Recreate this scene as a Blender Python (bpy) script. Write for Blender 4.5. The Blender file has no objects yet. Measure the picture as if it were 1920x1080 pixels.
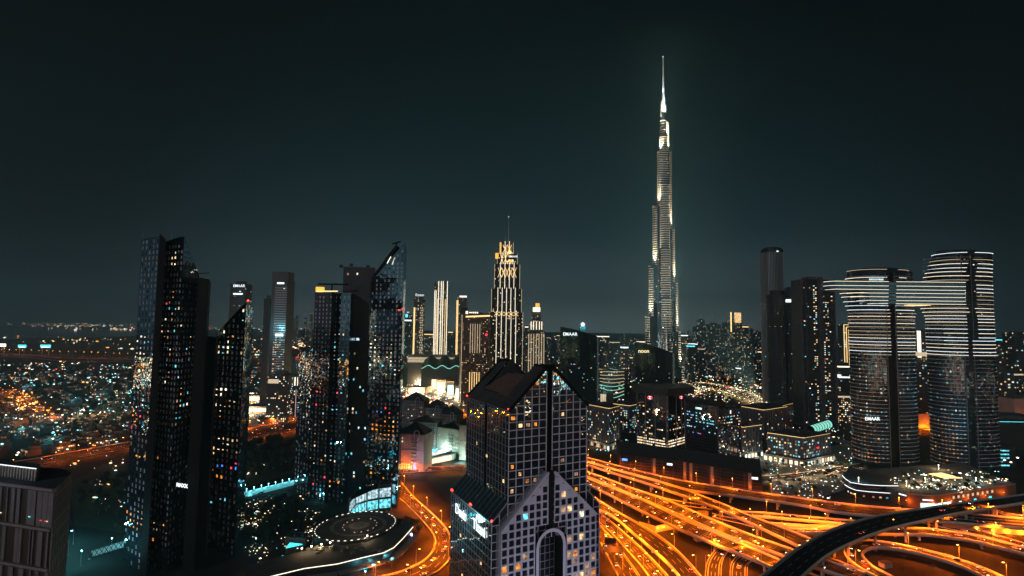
import bpy, bmesh, math, random
from mathutils import Vector, Matrix

# ------------------------------------------------------------------ camera, sky, city fill light, exposure
sc = bpy.context.scene
COL = sc.collection
F = 1000.0; H = 175.0
PITCH = math.atan(67/1000); ROLL = math.radians(0.8)
ROT = Matrix.Rotation(math.pi/2+PITCH, 3, 'X') @ Matrix.Rotation(ROLL, 3, 'Z')
cam_d = bpy.data.cameras.new('camera'); cam = bpy.data.objects.new('camera', cam_d); COL.objects.link(cam)
cam.matrix_world = Matrix.Translation((0, 0, H)) @ ROT.to_4x4()
cam_d.sensor_width = 36; cam_d.lens = 36*F/1920; cam_d.clip_start = 1; cam_d.clip_end = 60000
sc.camera = cam
sc.view_settings.view_transform = 'Standard'; sc.view_settings.look = 'None'
sc.view_settings.exposure = 0; sc.view_settings.gamma = 1
sc.cycles.use_denoising = True
sc.cycles.max_bounces = 4; sc.cycles.diffuse_bounces = 2; sc.cycles.glossy_bounces = 2
sc.cycles.transmission_bounces = 2; sc.cycles.volume_bounces = 0
sc.cycles.sample_clamp_indirect = 1.5; sc.cycles.sample_clamp_direct = 0
sc.cycles.caustics_reflective = False; sc.cycles.caustics_refractive = False
sc.cycles.use_light_tree = True

w = bpy.data.worlds.new('World'); sc.world = w; w.use_nodes = True
nt = w.node_tree; N = nt.nodes; L = nt.links; N.clear()
out = N.new('ShaderNodeOutputWorld'); bg = N.new('ShaderNodeBackground'); L.new(bg.outputs[0], out.inputs[0])
tc = N.new('ShaderNodeTexCoord'); sep = N.new('ShaderNodeSeparateXYZ'); L.new(tc.outputs['Generated'], sep.inputs[0])
ramp = N.new('ShaderNodeValToRGB'); L.new(sep.outputs['Z'], ramp.inputs[0])
cr = ramp.color_ramp; cr.interpolation = 'B_SPLINE'
cr.elements[0].position = 0.0; cr.elements[0].color = (.21, .265, .265, 1)
cr.elements[1].position = 1.0; cr.elements[1].color = (.0008, .0028, .0028, 1)
for p, c in ((.04, (.105, .150, .160, 1)), (.09, (.050, .082, .092, 1)), (.16, (.0110, .0285, .0350, 1)), (.30, (.0042, .0130, .0165, 1)), (.45, (.0018, .0068, .0078, 1))):
    e = cr.elements.new(p); e.color = c
# the dome of city light: brightest over downtown straight ahead, fading to the sides; brighter again over the city behind
dot = N.new('ShaderNodeVectorMath'); dot.operation = 'DOT_PRODUCT'; dot.inputs[1].default_value = (0.06, 0.998, 0)
L.new(tc.outputs['Generated'], dot.inputs[0])
mr = N.new('ShaderNodeMapRange'); mr.inputs[1].default_value = .70; mr.inputs[2].default_value = 1.0; mr.inputs[3].default_value = .10; mr.inputs[4].default_value = 1.0
mr.interpolation_type = 'SMOOTHSTEP'
L.new(dot.outputs['Value'], mr.inputs[0])
mb_ = N.new('ShaderNodeMapRange'); mb_.inputs[1].default_value = -.1; mb_.inputs[2].default_value = -1.0; mb_.inputs[3].default_value = 0; mb_.inputs[4].default_value = .8
L.new(dot.outputs['Value'], mb_.inputs[0])
ad = N.new('ShaderNodeMath'); ad.operation = 'ADD'; L.new(mr.outputs[0], ad.inputs[0]); L.new(mb_.outputs[0], ad.inputs[1])
nz = N.new('ShaderNodeTexNoise'); nz.inputs['Scale'].default_value = 3.0; nz.inputs['Detail'].default_value = 3
L.new(tc.outputs['Generated'], nz.inputs[0])
nm = N.new('ShaderNodeMapRange'); nm.inputs[3].default_value = .86; nm.inputs[4].default_value = 1.14; L.new(nz.outputs[0], nm.inputs[0])
mu = N.new('ShaderNodeMath'); mu.operation = 'MULTIPLY'; L.new(ad.outputs[0], mu.inputs[0]); L.new(nm.outputs[0], mu.inputs[1])
L.new(ramp.outputs[0], bg.inputs[0]); L.new(mu.outputs[0], bg.inputs[1])

FILL_EL, FILL_AZ = math.radians(24), math.radians(-38)      # added sun lamp for the city's light from behind, to the left
sd = bpy.data.lights.new('moon', 'SUN'); sd.energy = 0.42; sd.angle = math.radians(3); sd.color = (.86, .84, 1.0)
city_fill = bpy.data.objects.new('moon', sd); COL.objects.link(city_fill)
city_fill.rotation_euler = (math.pi/2-FILL_EL, 0, FILL_AZ)

# ------------------------------------------------------------------ pixel <-> world
def ray(px, py): return ROT @ Vector(((px-960)/F, -(py-540)/F, -1))
def G(px, py, z=0.0):
    d = ray(px, py)
    if d.z > -1e-4: d.z = -1e-4
    t = (z-H)/d.z
    return Vector((d.x*t, d.y*t, z))
def A(px, py, Y):
    d = ray(px, py); t = Y/d.y
    return Vector((d.x*t, Y, H+d.z*t))
def PR(p):
    q = ROT.transposed() @ (Vector(p)-Vector((0, 0, H)))
    if q.z > -1: return (-9999, -9999)
    return (960+F*q.x/-q.z, 540-F*q.y/-q.z)
def ZT(px, py, Y): return A(px, py, Y).z
def z5(x, y): return (460+x/3.6, 780+y/3.6)
def z7(x, y): return (1090+x/4.32, 830+y/4.32)
def z8(x, y): return (1480+x/4.32, 830+y/4.32)

# ------------------------------------------------------------------ materials
def pmat(name, col, rough=.7, metal=0.0, noise=0.0, nscale=.3, emis=None, est=0.0, spec=.4):
    m = bpy.data.materials.new(name); m.use_nodes = True; m.cycles.emission_sampling = 'NONE'
    n = m.node_tree.nodes; l = m.node_tree.links; b = n['Principled BSDF']
    b.inputs['Base Color'].default_value = (*col, 1); b.inputs['Roughness'].default_value = rough
    b.inputs['Metallic'].default_value = metal; b.inputs['Specular IOR Level'].default_value = spec
    if noise:
        t = n.new('ShaderNodeTexCoord'); z = n.new('ShaderNodeTexNoise'); z.inputs['Scale'].default_value = nscale; z.inputs['Detail'].default_value = 5
        g = n.new('ShaderNodeNewGeometry'); l.new(g.outputs['Position'], z.inputs[0])
        r = n.new('ShaderNodeMapRange'); r.inputs[1].default_value = .3; r.inputs[2].default_value = .7
        r.inputs[3].default_value = 1-noise; r.inputs[4].default_value = 1+noise; l.new(z.outputs[0], r.inputs[0])
        v = n.new('ShaderNodeVectorMath'); v.operation = 'SCALE'; v.inputs[0].default_value = col; l.new(r.outputs[0], v.inputs['Scale'])
        l.new(v.outputs[0], b.inputs['Base Color'])
    if emis:
        b.inputs['Emission Color'].default_value = (*emis, 1); b.inputs['Emission Strength'].default_value = est
    return m

def window_mat(name, col, st):            # a lit room seen through its pane: blinds and furniture break up the light
    m = pmat(name, (.03, .03, .035), .2, emis=col, est=st)
    n = m.node_tree.nodes; l = m.node_tree.links; b = n['Principled BSDF']
    g = n.new('ShaderNodeNewGeometry'); z = n.new('ShaderNodeTexNoise'); z.inputs['Scale'].default_value = .45; z.inputs['Detail'].default_value = 3
    l.new(g.outputs['Position'], z.inputs[0])
    r = n.new('ShaderNodeMapRange'); r.inputs[1].default_value = .32; r.inputs[2].default_value = .66; r.inputs[3].default_value = .12*st; r.inputs[4].default_value = 1.35*st
    l.new(z.outputs[0], r.inputs[0]); l.new(r.outputs[0], b.inputs['Emission Strength'])
    return m

def glass_mat(name, tint, bay, flr, tilt=.02, refl=.33, lines=0.0, rough=.02):   # mirror curtain wall, every pane set a hair out of true
    m = bpy.data.materials.new(name); m.use_nodes = True
    n = m.node_tree.nodes; l = m.node_tree.links; n.clear()
    o = n.new('ShaderNodeOutputMaterial'); mix = n.new('ShaderNodeMixShader'); gl = n.new('ShaderNodeBsdfGlossy'); di = n.new('ShaderNodeBsdfDiffuse')
    gl.inputs['Color'].default_value = (*tint, 1); gl.inputs['Roughness'].default_value = rough
    di.inputs['Color'].default_value = (tint[0]*.03, tint[1]*.035, tint[2]*.04, 1)
    uv = n.new('ShaderNodeUVMap'); sp = n.new('ShaderNodeSeparateXYZ'); l.new(uv.outputs[0], sp.inputs[0])
    def mth(op, a, b=None, c=None):
        x = n.new('ShaderNodeMath'); x.operation = op
        for i, q in enumerate((a, b, c)):
            if q is None: continue
            if isinstance(q, (int, float)): x.inputs[i].default_value = q
            else: l.new(q, x.inputs[i])
        return x.outputs[0]
    us = mth('DIVIDE', sp.outputs[0], bay); vs = mth('DIVIDE', sp.outputs[1], flr)
    cx = n.new('ShaderNodeCombineXYZ'); l.new(mth('FLOOR', us), cx.inputs[0]); l.new(mth('FLOOR', vs), cx.inputs[1])
    wn = n.new('ShaderNodeTexWhiteNoise'); wn.noise_dimensions = '2D'; l.new(cx.outputs[0], wn.inputs['Vector'])
    sub = n.new('ShaderNodeVectorMath'); sub.operation = 'SUBTRACT'; sub.inputs[1].default_value = (.5, .5, .5); l.new(wn.outputs['Color'], sub.inputs[0])
    ny = n.new('ShaderNodeTexNoise'); ny.inputs['Scale'].default_value = .5; ny.inputs['Detail'].default_value = 1; l.new(uv.outputs[0], ny.inputs[0])
    sb2 = n.new('ShaderNodeVectorMath'); sb2.operation = 'SUBTRACT'; sb2.inputs[1].default_value = (.5, .5, .5); l.new(ny.outputs['Color'], sb2.inputs[0])
    av = n.new('ShaderNodeVectorMath'); av.operation = 'ADD'; l.new(sub.outputs[0], av.inputs[0]); l.new(sb2.outputs[0], av.inputs[1])
    scl = n.new('ShaderNodeVectorMath'); scl.operation = 'SCALE'; scl.inputs['Scale'].default_value = tilt; l.new(av.outputs[0], scl.inputs[0])
    ge = n.new('ShaderNodeNewGeometry'); ad = n.new('ShaderNodeVectorMath'); ad.operation = 'ADD'; l.new(ge.outputs['Normal'], ad.inputs[0]); l.new(scl.outputs[0], ad.inputs[1])
    no = n.new('ShaderNodeVectorMath'); no.operation = 'NORMALIZE'; l.new(ad.outputs[0], no.inputs[0]); l.new(no.outputs[0], gl.inputs['Normal'])
    fac = refl
    if lines:
        fu = mth('FRACT', us); fv = mth('FRACT', vs)
        a = mth('GREATER_THAN', fu, lines); b2 = mth('GREATER_THAN', fv, lines)
        fac = mth('MULTIPLY', mth('MULTIPLY', a, b2), refl)
        l.new(fac, mix.inputs[0])
    else: mix.inputs[0].default_value = fac
    l.new(di.outputs[0], mix.inputs[1]); l.new(gl.outputs[0], mix.inputs[2]); l.new(mix.outputs[0], o.inputs[0])
    return m

def far_mat(name, base, lit, bay, flr, warm=.6, st=2.2, ww=.55, wh=.5):       # distant block: rows of rooms, some lit, a few pixels each
    m = pmat(name, base, .6)
    n = m.node_tree.nodes; l = m.node_tree.links; b = n['Principled BSDF']
    uv = n.new('ShaderNodeUVMap'); sp = n.new('ShaderNodeSeparateXYZ'); l.new(uv.outputs[0], sp.inputs[0])
    def mth(op, a, b=None):
        x = n.new('ShaderNodeMath'); x.operation = op
        for i, q in enumerate((a, b)):
            if q is None: continue
            if isinstance(q, (int, float)): x.inputs[i].default_value = q
            else: l.new(q, x.inputs[i])
        return x.outputs[0]
    us = mth('DIVIDE', sp.outputs[0], bay); vs = mth('DIVIDE', sp.outputs[1], flr)
    cx = n.new('ShaderNodeCombineXYZ'); l.new(mth('FLOOR', us), cx.inputs[0]); l.new(mth('FLOOR', vs), cx.inputs[1])
    wn = n.new('ShaderNodeTexWhiteNoise'); wn.noise_dimensions = '2D'; l.new(cx.outputs[0], wn.inputs['Vector'])
    big = n.new('ShaderNodeTexNoise'); big.inputs['Scale'].default_value = .045; big.inputs['Detail'].default_value = 1; l.new(uv.outputs[0], big.inputs[0])
    thr = mth('MULTIPLY', mth('POWER', big.outputs[0], 2.0), lit*4)
    on = mth('LESS_THAN', wn.outputs['Value'], thr)
    fu = mth('ABSOLUTE', mth('SUBTRACT', mth('FRACT', us), .5)); fv = mth('ABSOLUTE', mth('SUBTRACT', mth('FRACT', vs), .5))
    mk = mth('MULTIPLY', mth('LESS_THAN', fu, ww/2), mth('LESS_THAN', fv, wh/2))
    sc2 = n.new('ShaderNodeSeparateColor'); l.new(wn.outputs['Color'], sc2.inputs[0])
    rp = n.new('ShaderNodeValToRGB'); rp.color_ramp.interpolation = 'CONSTANT'; l.new(sc2.outputs[1], rp.inputs[0])
    e = rp.color_ramp.elements; e[0].position = 0; e[0].color = (1, .66, .33, 1); e[1].position = warm; e[1].color = (1, .86, .66, 1)
    q = e.new(min(.99, warm+(1-warm)*.35)); q.color = (.5, .92, 1, 1); q = e.new(.985); q.color = (1, .4, .12, 1)
    s = mth('MULTIPLY', mth('MULTIPLY', on, mk), mth('MULTIPLY', mth('ADD', sc2.outputs[2], .25), st))
    l.new(rp.outputs[0], b.inputs['Emission Color']); l.new(s, b.inputs['Emission Strength'])
    return m

ORANGE = (1, .158, .003); WARM = (1, .68, .34); WHITE = (1, .9, .74); TEAL = (.16, .82, .95); RED = (1, .03, .03)
M = {}
def reg(k, m): M[k] = m
reg('asphalt', pmat('asphalt', (.030, .028, .026), .95, noise=.3, nscale=.08, spec=.08))
reg('asphalt_dark', pmat('asphalt_dark', (.02, .02, .021), .9, noise=.2, nscale=.08, spec=.1))  # unlit: darker copy of asphalt, missing lamplight painted into its colour
reg('paint', pmat('road_paint', (.6, .58, .54), .6, noise=.15, nscale=.5))
reg('concrete', pmat('concrete', (.36, .34, .31), .8, noise=.18, nscale=.12))
reg('concrete_dark', pmat('concrete_dark', (.16, .15, .145), .8, noise=.2, nscale=.1))
reg('barrier', pmat('painted_barrier', (.66, .62, .55), .6, noise=.12, nscale=.1))
reg('soil', pmat('soil', (.032, .029, .025), .95, noise=.5, nscale=.03, spec=.1))
reg('grass', pmat('grass', (.03, .05, .02), .95, noise=.4, nscale=.06))
reg('paving', pmat('paving', (.17, .16, .15), .8, noise=.3, nscale=.07))
reg('stone', pmat('stone', (.36, .31, .26), .8, noise=.15, nscale=.1))
reg('brown', pmat('brown_cladding', (.14, .085, .06), .6, noise=.15, nscale=.1))
reg('lilac', pmat('pale_lilac_granite', (.48, .475, .56), .5, noise=.08, nscale=.1))
reg('steel', pmat('brushed_steel', (.45, .46, .48), .35, .6))
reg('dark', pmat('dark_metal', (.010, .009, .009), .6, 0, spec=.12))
reg('brown_dark', pmat('dark_brown_panel', (.055, .034, .024), .8, noise=.2, nscale=.1, spec=.1))
reg('panel_pale', pmat('pale_panel', (.13, .135, .155), .6, noise=.12, nscale=.2))
reg('glass_tw', glass_mat('tower_glass', (.75, .9, 1), 2.5, 3.6, .03, .06, .06))
reg('louvre', pmat('roof_louvre_blade', (.26, .17, .13), .6, noise=.15, nscale=.3))
reg('roof', pmat('roof_membrane', (.06, .058, .06), .85, noise=.3, nscale=.1))
reg('rooflight', pmat('roof_gravel', (.13, .125, .12), .9, noise=.3, nscale=.1))
reg('wall_dark', pmat('dark_granite', (.028, .028, .032), .4, noise=.15, nscale=.1))
reg('wall_grey', pmat('grey_cladding', (.09, .09, .095), .55, noise=.12, nscale=.1))
reg('wall_plum', pmat('plum_grey_cladding', (.10, .08, .095), .55, noise=.12, nscale=.1))
reg('wall_white', pmat('white_render', (.55, .54, .52), .7, noise=.1, nscale=.1))
reg('mint', pmat('pale_green_metal', (.30, .42, .36), .4, .3))
reg('mull_grey', pmat('grey_mullion', (.22, .22, .25), .45, .4))
reg('fin', pmat('bright_steel_fin', (.62, .60, .55), .4, .5))
reg('leaf', pmat('leaf', (.035, .06, .022), .8, noise=.5, nscale=.9))
reg('leaf2', pmat('leaf_dark', (.022, .045, .02), .8, noise=.5, nscale=.9))
reg('bark', pmat('bark', (.09, .07, .05), .9))
reg('water', pmat('still_water', (.004, .012, .014), .08, spec=.6))
reg('w_warm', window_mat('window_warm', (1, .62, .28), 1.5)); reg('w_dim', window_mat('window_dim', (1, .6, .32), .5))
reg('w_white', window_mat('window_white', (1, .84, .6), 1.9)); reg('w_teal', window_mat('window_teal', (.2, .85, 1), 1.3))
reg('w_cool', window_mat('window_cool', (.62, .9, 1), 1.1)); reg('w_orange', window_mat('window_orange', (1, .32, .04), 1.3))
reg('w_red', window_mat('window_red', (1, .06, .1), 1.8)); reg('w_blue', window_mat('window_blue', (.1, .25, 1), 1.4))
reg('w_glass', pmat('curtained_pane', (.46, .45, .52), .25, noise=.35, nscale=.25, spec=.9))  # pale colour stands in for city glow mirrored in the panes
reg('w_dark', glass_mat('dark_window_pane', (.8, .85, 1), 3, 3.5, .03, .4))
reg('glass', glass_mat('curtain_glass', (.8, .95, 1), 3.4, 3.8, .05, .45, .05))
reg('glass_mir', glass_mat('mirror_glass', (.85, .95, 1), 4.66, 4.2, .02, .6))
reg('glass_navy', glass_mat('navy_glass', (.72, .9, 1), 2.5, 3.6, .022, .75, .06))
reg('glass_green', glass_mat('green_glass', (.55, 1, .85), 3.2, 4.0, .025, .02, .05))
reg('glass_plum', glass_mat('plum_glass', (1, .82, .86), 3.0, 3.8, .02, .22, .05))
def em(k, col, st): reg(k, pmat(k, (.02, .02, .02), .5, emis=col, est=st))
em('led', (1, .89, .68), 1.9); em('led_gold', (1, .66, .26), 1.9); em('led_orange', (1, .40, .05), 1.6); em('led_cool', (.85, .95, 1), 1.9)
em('led_teal', (.12, .85, .95), 1.8); em('led_mint', (.35, 1, .8), .9); em('led_dim', (1, .78, .5), .75); em('led_pink', (1, .62, .78), .9)
em('sign_white', (.85, .97, 1), 1.6); em('sign_gold', (1, .78, .38), 1.7); em('sign_red', (1, .02, .03), 4); em('beacon', (1, .03, .02), 12)
em('lamp_orange', (1, .42, .08), 14); em('lamp_white', (1, .86, .6), 14); em('lamp_teal', (.25, .9, 1), 14)
em('head', (1, .9, .75), 11); em('tail', (1, .03, .02), 9); em('shop', (1, .78, .48), 2.2); em('shop_cool', (.7, 1, .9), 1.8); em('screen_teal', (.05, .75, .85), 2.2)
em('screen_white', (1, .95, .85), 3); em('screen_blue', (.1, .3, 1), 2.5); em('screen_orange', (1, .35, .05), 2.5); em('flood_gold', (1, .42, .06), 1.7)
reg('car_white', pmat('car_paint_white', (.7, .7, .7), .3)); reg('car_black', pmat('car_paint_black', (.02, .02, .02), .25))
reg('car_silver', pmat('car_paint_silver', (.4, .4, .42), .3, .5)); reg('car_red', pmat('car_paint_red', (.35, .03, .02), .3))
reg('car_glass', pmat('car_glass', (.01, .01, .012), .1)); reg('tyre', pmat('tyre', (.015, .015, .015), .9))

# ------------------------------------------------------------------ mesh builder
class MB:
    def __init__(s): s.v = []; s.f = []; s.m = []; s.uv = []
    def poly(s, pts, mi=0, uv=None):
        k = len(s.v); s.v += [tuple(p) for p in pts]; s.f.append(tuple(range(k, k+len(pts)))); s.m.append(mi)
        s.uv.append(uv if uv else [(p[0]+p[1]*.3, p[2]) for p in pts])
    def prism(s, plan, z0, tops, mi=0, rmi=None, cap=True, u0=0.0, bottom=False):
        n = len(plan)
        if isinstance(tops, (int, float)): tops = [tops]*n
        if isinstance(z0, (int, float)): z0 = [z0]*n
        u = u0
        for i in range(n):
            j = (i+1) % n; a = plan[i]; b = plan[j]; d = math.hypot(b[0]-a[0], b[1]-a[1])
            s.poly([(a[0], a[1], z0[i]), (b[0], b[1], z0[j]), (b[0], b[1], tops[j]), (a[0], a[1], tops[i])], mi,
                   [(u, z0[i]), (u+d, z0[j]), (u+d, tops[j]), (u, tops[i])]); u += d
        if cap: s.poly([(plan[i][0], plan[i][1], tops[i]) for i in range(n)], mi if rmi is None else rmi)
        if bottom: s.poly([(plan[i][0], plan[i][1], z0[i]) for i in reversed(range(n))], mi)
    def box(s, c, sz, ang=0.0, mi=0):
        ca, sa = math.cos(ang), math.sin(ang); hx, hy, hz = sz[0]/2, sz[1]/2, sz[2]/2
        pl = [(c[0]+x*ca-y*sa, c[1]+x*sa+y*ca) for x, y in ((-hx, -hy), (hx, -hy), (hx, hy), (-hx, hy))]
        s.prism(pl, c[2]-hz, c[2]+hz, mi, bottom=True)
    def beam(s, p, q, wd, ht=None, mi=0):
        p = Vector(p); q = Vector(q); ht = ht or wd; d = q-p
        if d.length < 1e-5: return
        d.normalize(); up = Vector((0, 0, 1)) if abs(d.z) < .95 else Vector((0, 1, 0))
        x = d.cross(up).normalized()*wd/2; y = x.cross(d).normalized()*ht/2
        a = [p-x-y, p+x-y, p+x+y, p-x+y]; b = [q-x-y, q+x-y, q+x+y, q-x+y]
        for i in range(4):
            j = (i+1) % 4; s.poly([a[i], a[j], b[j], b[i]], mi)
        s.poly(a[::-1], mi); s.poly(b, mi)
    def cyl(s, p, q, r0, r1=None, n=8, mi=0):
        p = Vector(p); q = Vector(q); r1 = r0 if r1 is None else r1; d = (q-p).normalized()
        up = Vector((0, 0, 1)) if abs(d.z) < .95 else Vector((1, 0, 0)); x = d.cross(up).normalized(); y = d.cross(x)
        a = [p+(x*math.cos(t)+y*math.sin(t))*r0 for t in [2*math.pi*i/n for i in range(n)]]
        b = [q+(x*math.cos(t)+y*math.sin(t))*r1 for t in [2*math.pi*i/n for i in range(n)]]
        for i in range(n):
            j = (i+1) % n; s.poly([a[j], a[i], b[i], b[j]], mi)
        s.poly(a, mi); s.poly(b[::-1], mi)
    def build(s, name, mats, parent=None, origin=None):
        me = bpy.data.meshes.new(name)
        o = origin or (ORI.get(parent.name, (0, 0, 0)) if parent else (0, 0, 0))
        me.from_pydata([(x-o[0], y-o[1], z-o[2]) for x, y, z in s.v], [], s.f)
        if not isinstance(mats, (list, tuple)): mats = [mats]
        for mm in mats: me.materials.append(M[mm] if isinstance(mm, str) else mm)
        me.polygons.foreach_set('material_index', s.m)
        ul = me.uv_layers.new(name='UVMap'); flat = []
        for f in s.uv:
            for a in f: flat += [a[0], a[1]]
        ul.data.foreach_set('uv', flat)
        ob = bpy.data.objects.new(name, me); COL.objects.link(ob)
        if parent: ob.parent = parent; ORI[ob.name] = o
        else: ob.location = o; ORI[ob.name] = o
        return ob
ORI = {}
def tag(o, label=None, cat=None, group=None, kind=None):
    if label: o['label'] = label
    if cat: o['category'] = cat
    if group: o['group'] = group
    if kind: o['kind'] = kind
    return o
def empty(name, loc, label=None, cat=None, group=None):
    o = bpy.data.objects.new(name, None); COL.objects.link(o); o.location = loc; o.empty_display_size = 1; ORI[o.name] = tuple(loc)
    return tag(o, label, cat, group)
def struct(name, mb, mats): return tag(mb.build(name, mats), kind='structure')
def light(parent, loc, col, power, kind='POINT', cone=150, rad=.4, aim=(0, 0, -1), blend=.5):
    ld = bpy.data.lights.new('light', kind); ld.color = col; ld.energy = power; ld.shadow_soft_size = rad
    if kind == 'SPOT': ld.spot_size = math.radians(cone); ld.spot_blend = blend
    lo = bpy.data.objects.new('light', ld); COL.objects.link(lo)
    o = ORI.get(parent.name, (0, 0, 0)) if parent else (0, 0, 0)
    lo.parent = parent; lo.location = (loc[0]-o[0], loc[1]-o[1], loc[2]-o[2])
    lo.rotation_euler = Vector(aim).to_track_quat('-Z', 'Y').to_euler()
    return lo
WORDS = 'first second third fourth fifth sixth seventh eighth ninth tenth eleventh twelfth thirteenth fourteenth fifteenth sixteenth seventeenth eighteenth nineteenth'.split()
TENS = {2: 'twenty', 3: 'thirty', 4: 'forty', 5: 'fifty', 6: 'sixty', 7: 'seventy', 8: 'eighty', 9: 'ninety'}
TTH = {2: 'twentieth', 3: 'thirtieth', 4: 'fortieth', 5: 'fiftieth', 6: 'sixtieth', 7: 'seventieth', 8: 'eightieth', 9: 'ninetieth'}
def ordw(n):
    if n >= 100: return f'{n}th'
    if n < 20: return WORDS[n-1]
    t, r = divmod(n, 10)
    return TTH[t] if r == 0 else TENS[t]+'-'+WORDS[r-1]
def number(objs, fmt, key=None):                # labels that single one out: counted from the left of the photograph
    for i, o in enumerate(sorted(objs, key=key or (lambda q: PR(q.location)[0]))): o['label'] = fmt.replace('#', ordw(i+1))

# ------------------------------------------------------------------ lit windows as parts
UNIT = {}
def unit_pane(k):
    if k not in UNIT:
        mb = MB(); mb.box((0, 0, 0), (1, .1, 1)); me = mb.build('pane', k).data
        for o in list(COL.objects):
            if o.data == me: bpy.data.objects.remove(o)
        UNIT[k] = me
    return UNIT[k]
def facing(a, b):
    n = Vector((b[1]-a[1], -(b[0]-a[0]))); m = Vector(((a[0]+b[0])/2, (a[1]+b[1])/2))
    return n.dot(-m) > 0
def pick(rng, pal):
    t = rng.random()*sum(w for _, w in pal)
    for k, w in pal:
        t -= w
        if t <= 0: return k
    return pal[-1][0]
PAL_W = [('w_warm', 5), ('w_dim', 5), ('w_white', 3), ('w_cool', 1), ('w_teal', 1)]
PAL_C = [('w_warm', 2), ('w_dim', 2), ('w_white', 3), ('w_cool', 3), ('w_teal', 3)]
PAL_M = [('w_warm', 3), ('w_dim', 3), ('w_white', 4), ('w_cool', 2), ('w_teal', 3), ('w_orange', 1.2), ('w_red', .12), ('w_blue', .12)]
PAL_G = [('w_glass', 5), ('w_dark', 3)]
def facade(wins, a, b, z0, ta, tb, bay, flr, ww, wh, lit, pal, rng, off=.07, fn=None, skip=None, zgap=1.0):
    d = math.hypot(b[0]-a[0], b[1]-a[1]); n = max(1, int(d/bay)); bay = d/n
    ang = math.atan2(b[1]-a[1], b[0]-a[0]); nx, ny = math.sin(ang), -math.cos(ang)
    for i in range(n):
        t = (i+.5)/n; top = ta+(tb-ta)*t
        if skip and skip(t): continue
        k = 0
        while z0+(k+1)*flr+zgap < top:
            z = z0+(k+.5)*flr
            p = lit if fn is None else fn(t, z)
            if rng.random() < p:
                x = a[0]+(b[0]-a[0])*t+nx*off; y = a[1]+(b[1]-a[1])*t+ny*off
                wins.append((x, y, z, ang, ww if ww < bay else bay*.96, wh, pick(rng, pal)))
            k += 1
def put_windows(root, wins, cap=100, name='lit_window', parent=None):
    par = parent or root; o = ORI[root.name]
    wins = [w for w in wins if -60 < PR(w[:3])[0] < 1980 and PR(w[:3])[1] < 1110]
    wins.sort(key=lambda w: -(w[4]*w[5])/(w[0]**2+w[1]**2))
    for x, y, z, ang, ww, wh, k in wins[:cap]:
        ob = bpy.data.objects.new(name, unit_pane(k)); COL.objects.link(ob); ob.parent = par
        ob.location = (x-o[0], y-o[1], z-o[2]); ob.rotation_euler = (0, 0, ang); ob.scale = (ww, 1, wh)
    rest = wins[cap:]
    if rest:
        ks = sorted({w[6] for w in rest}); mb = MB()
        for x, y, z, ang, ww, wh, k in rest:
            mb.box((x, y, z), (ww, .1, wh), ang, ks.index(k))
        tag(mb.build(name, ks, par), kind='stuff')
# ------------------------------------------------------------------ ground, water, hills of the setting
mb = MB()
ring = [0, 150, 300, 500, 800, 1300, 2200, 4000, 8000, 12000]
for i in range(len(ring)-1):
    for k in range(32):
        a0, a1 = 2*math.pi*k/32, 2*math.pi*(k+1)/32; r0, r1 = ring[i], ring[i+1]
        pts = [(r0*math.cos(a0), r0*math.sin(a0), 0), (r1*math.cos(a0), r1*math.sin(a0), 0), (r1*math.cos(a1), r1*math.sin(a1), 0), (r0*math.cos(a1), r0*math.sin(a1), 0)]
        mb.poly(pts if r0 else pts[1:3]+[pts[0]])
struct('ground', mb, 'soil')
def patch(name, px, z, m):
    mb = MB(); mb.poly([tuple(G(x, y, z)) for x, y in px][::-1]); o = struct(name, mb, m); return o
patch('water', [(-300, 618), (-300, 636), (120, 634), (255, 630), (390, 632), (390, 622), (250, 618), (60, 614)], .02, 'water')
patch('water', [(520, 668), (600, 668), (600, 700), (548, 706), (530, 690)], .02, 'water')
patch('park_lawn', [(452, 838), (560, 834), (575, 880), (455, 915)], .03, 'grass')
patch('park_lawn', [(130, 905), (235, 850), (235, 1000), (140, 985)], .03, 'grass')
patch('park_lawn', [(800, 895), (880, 868), (905, 905), (862, 960)], .03, 'grass')
patch('park_lawn', [(1287, 720), (1340, 726), (1383, 738), (1380, 747), (1300, 738)], .03, 'grass')
patch('plaza', [(1395, 860), (1600, 830), (1640, 900), (1500, 945), (1430, 925)], .03, 'paving')
patch('plaza', [(752, 735), (900, 700), (905, 790), (800, 800)], .03, 'paving')
patch('plaza', [(460, 760), (560, 745), (560, 800), (460, 806)], .03, 'paving')

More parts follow.
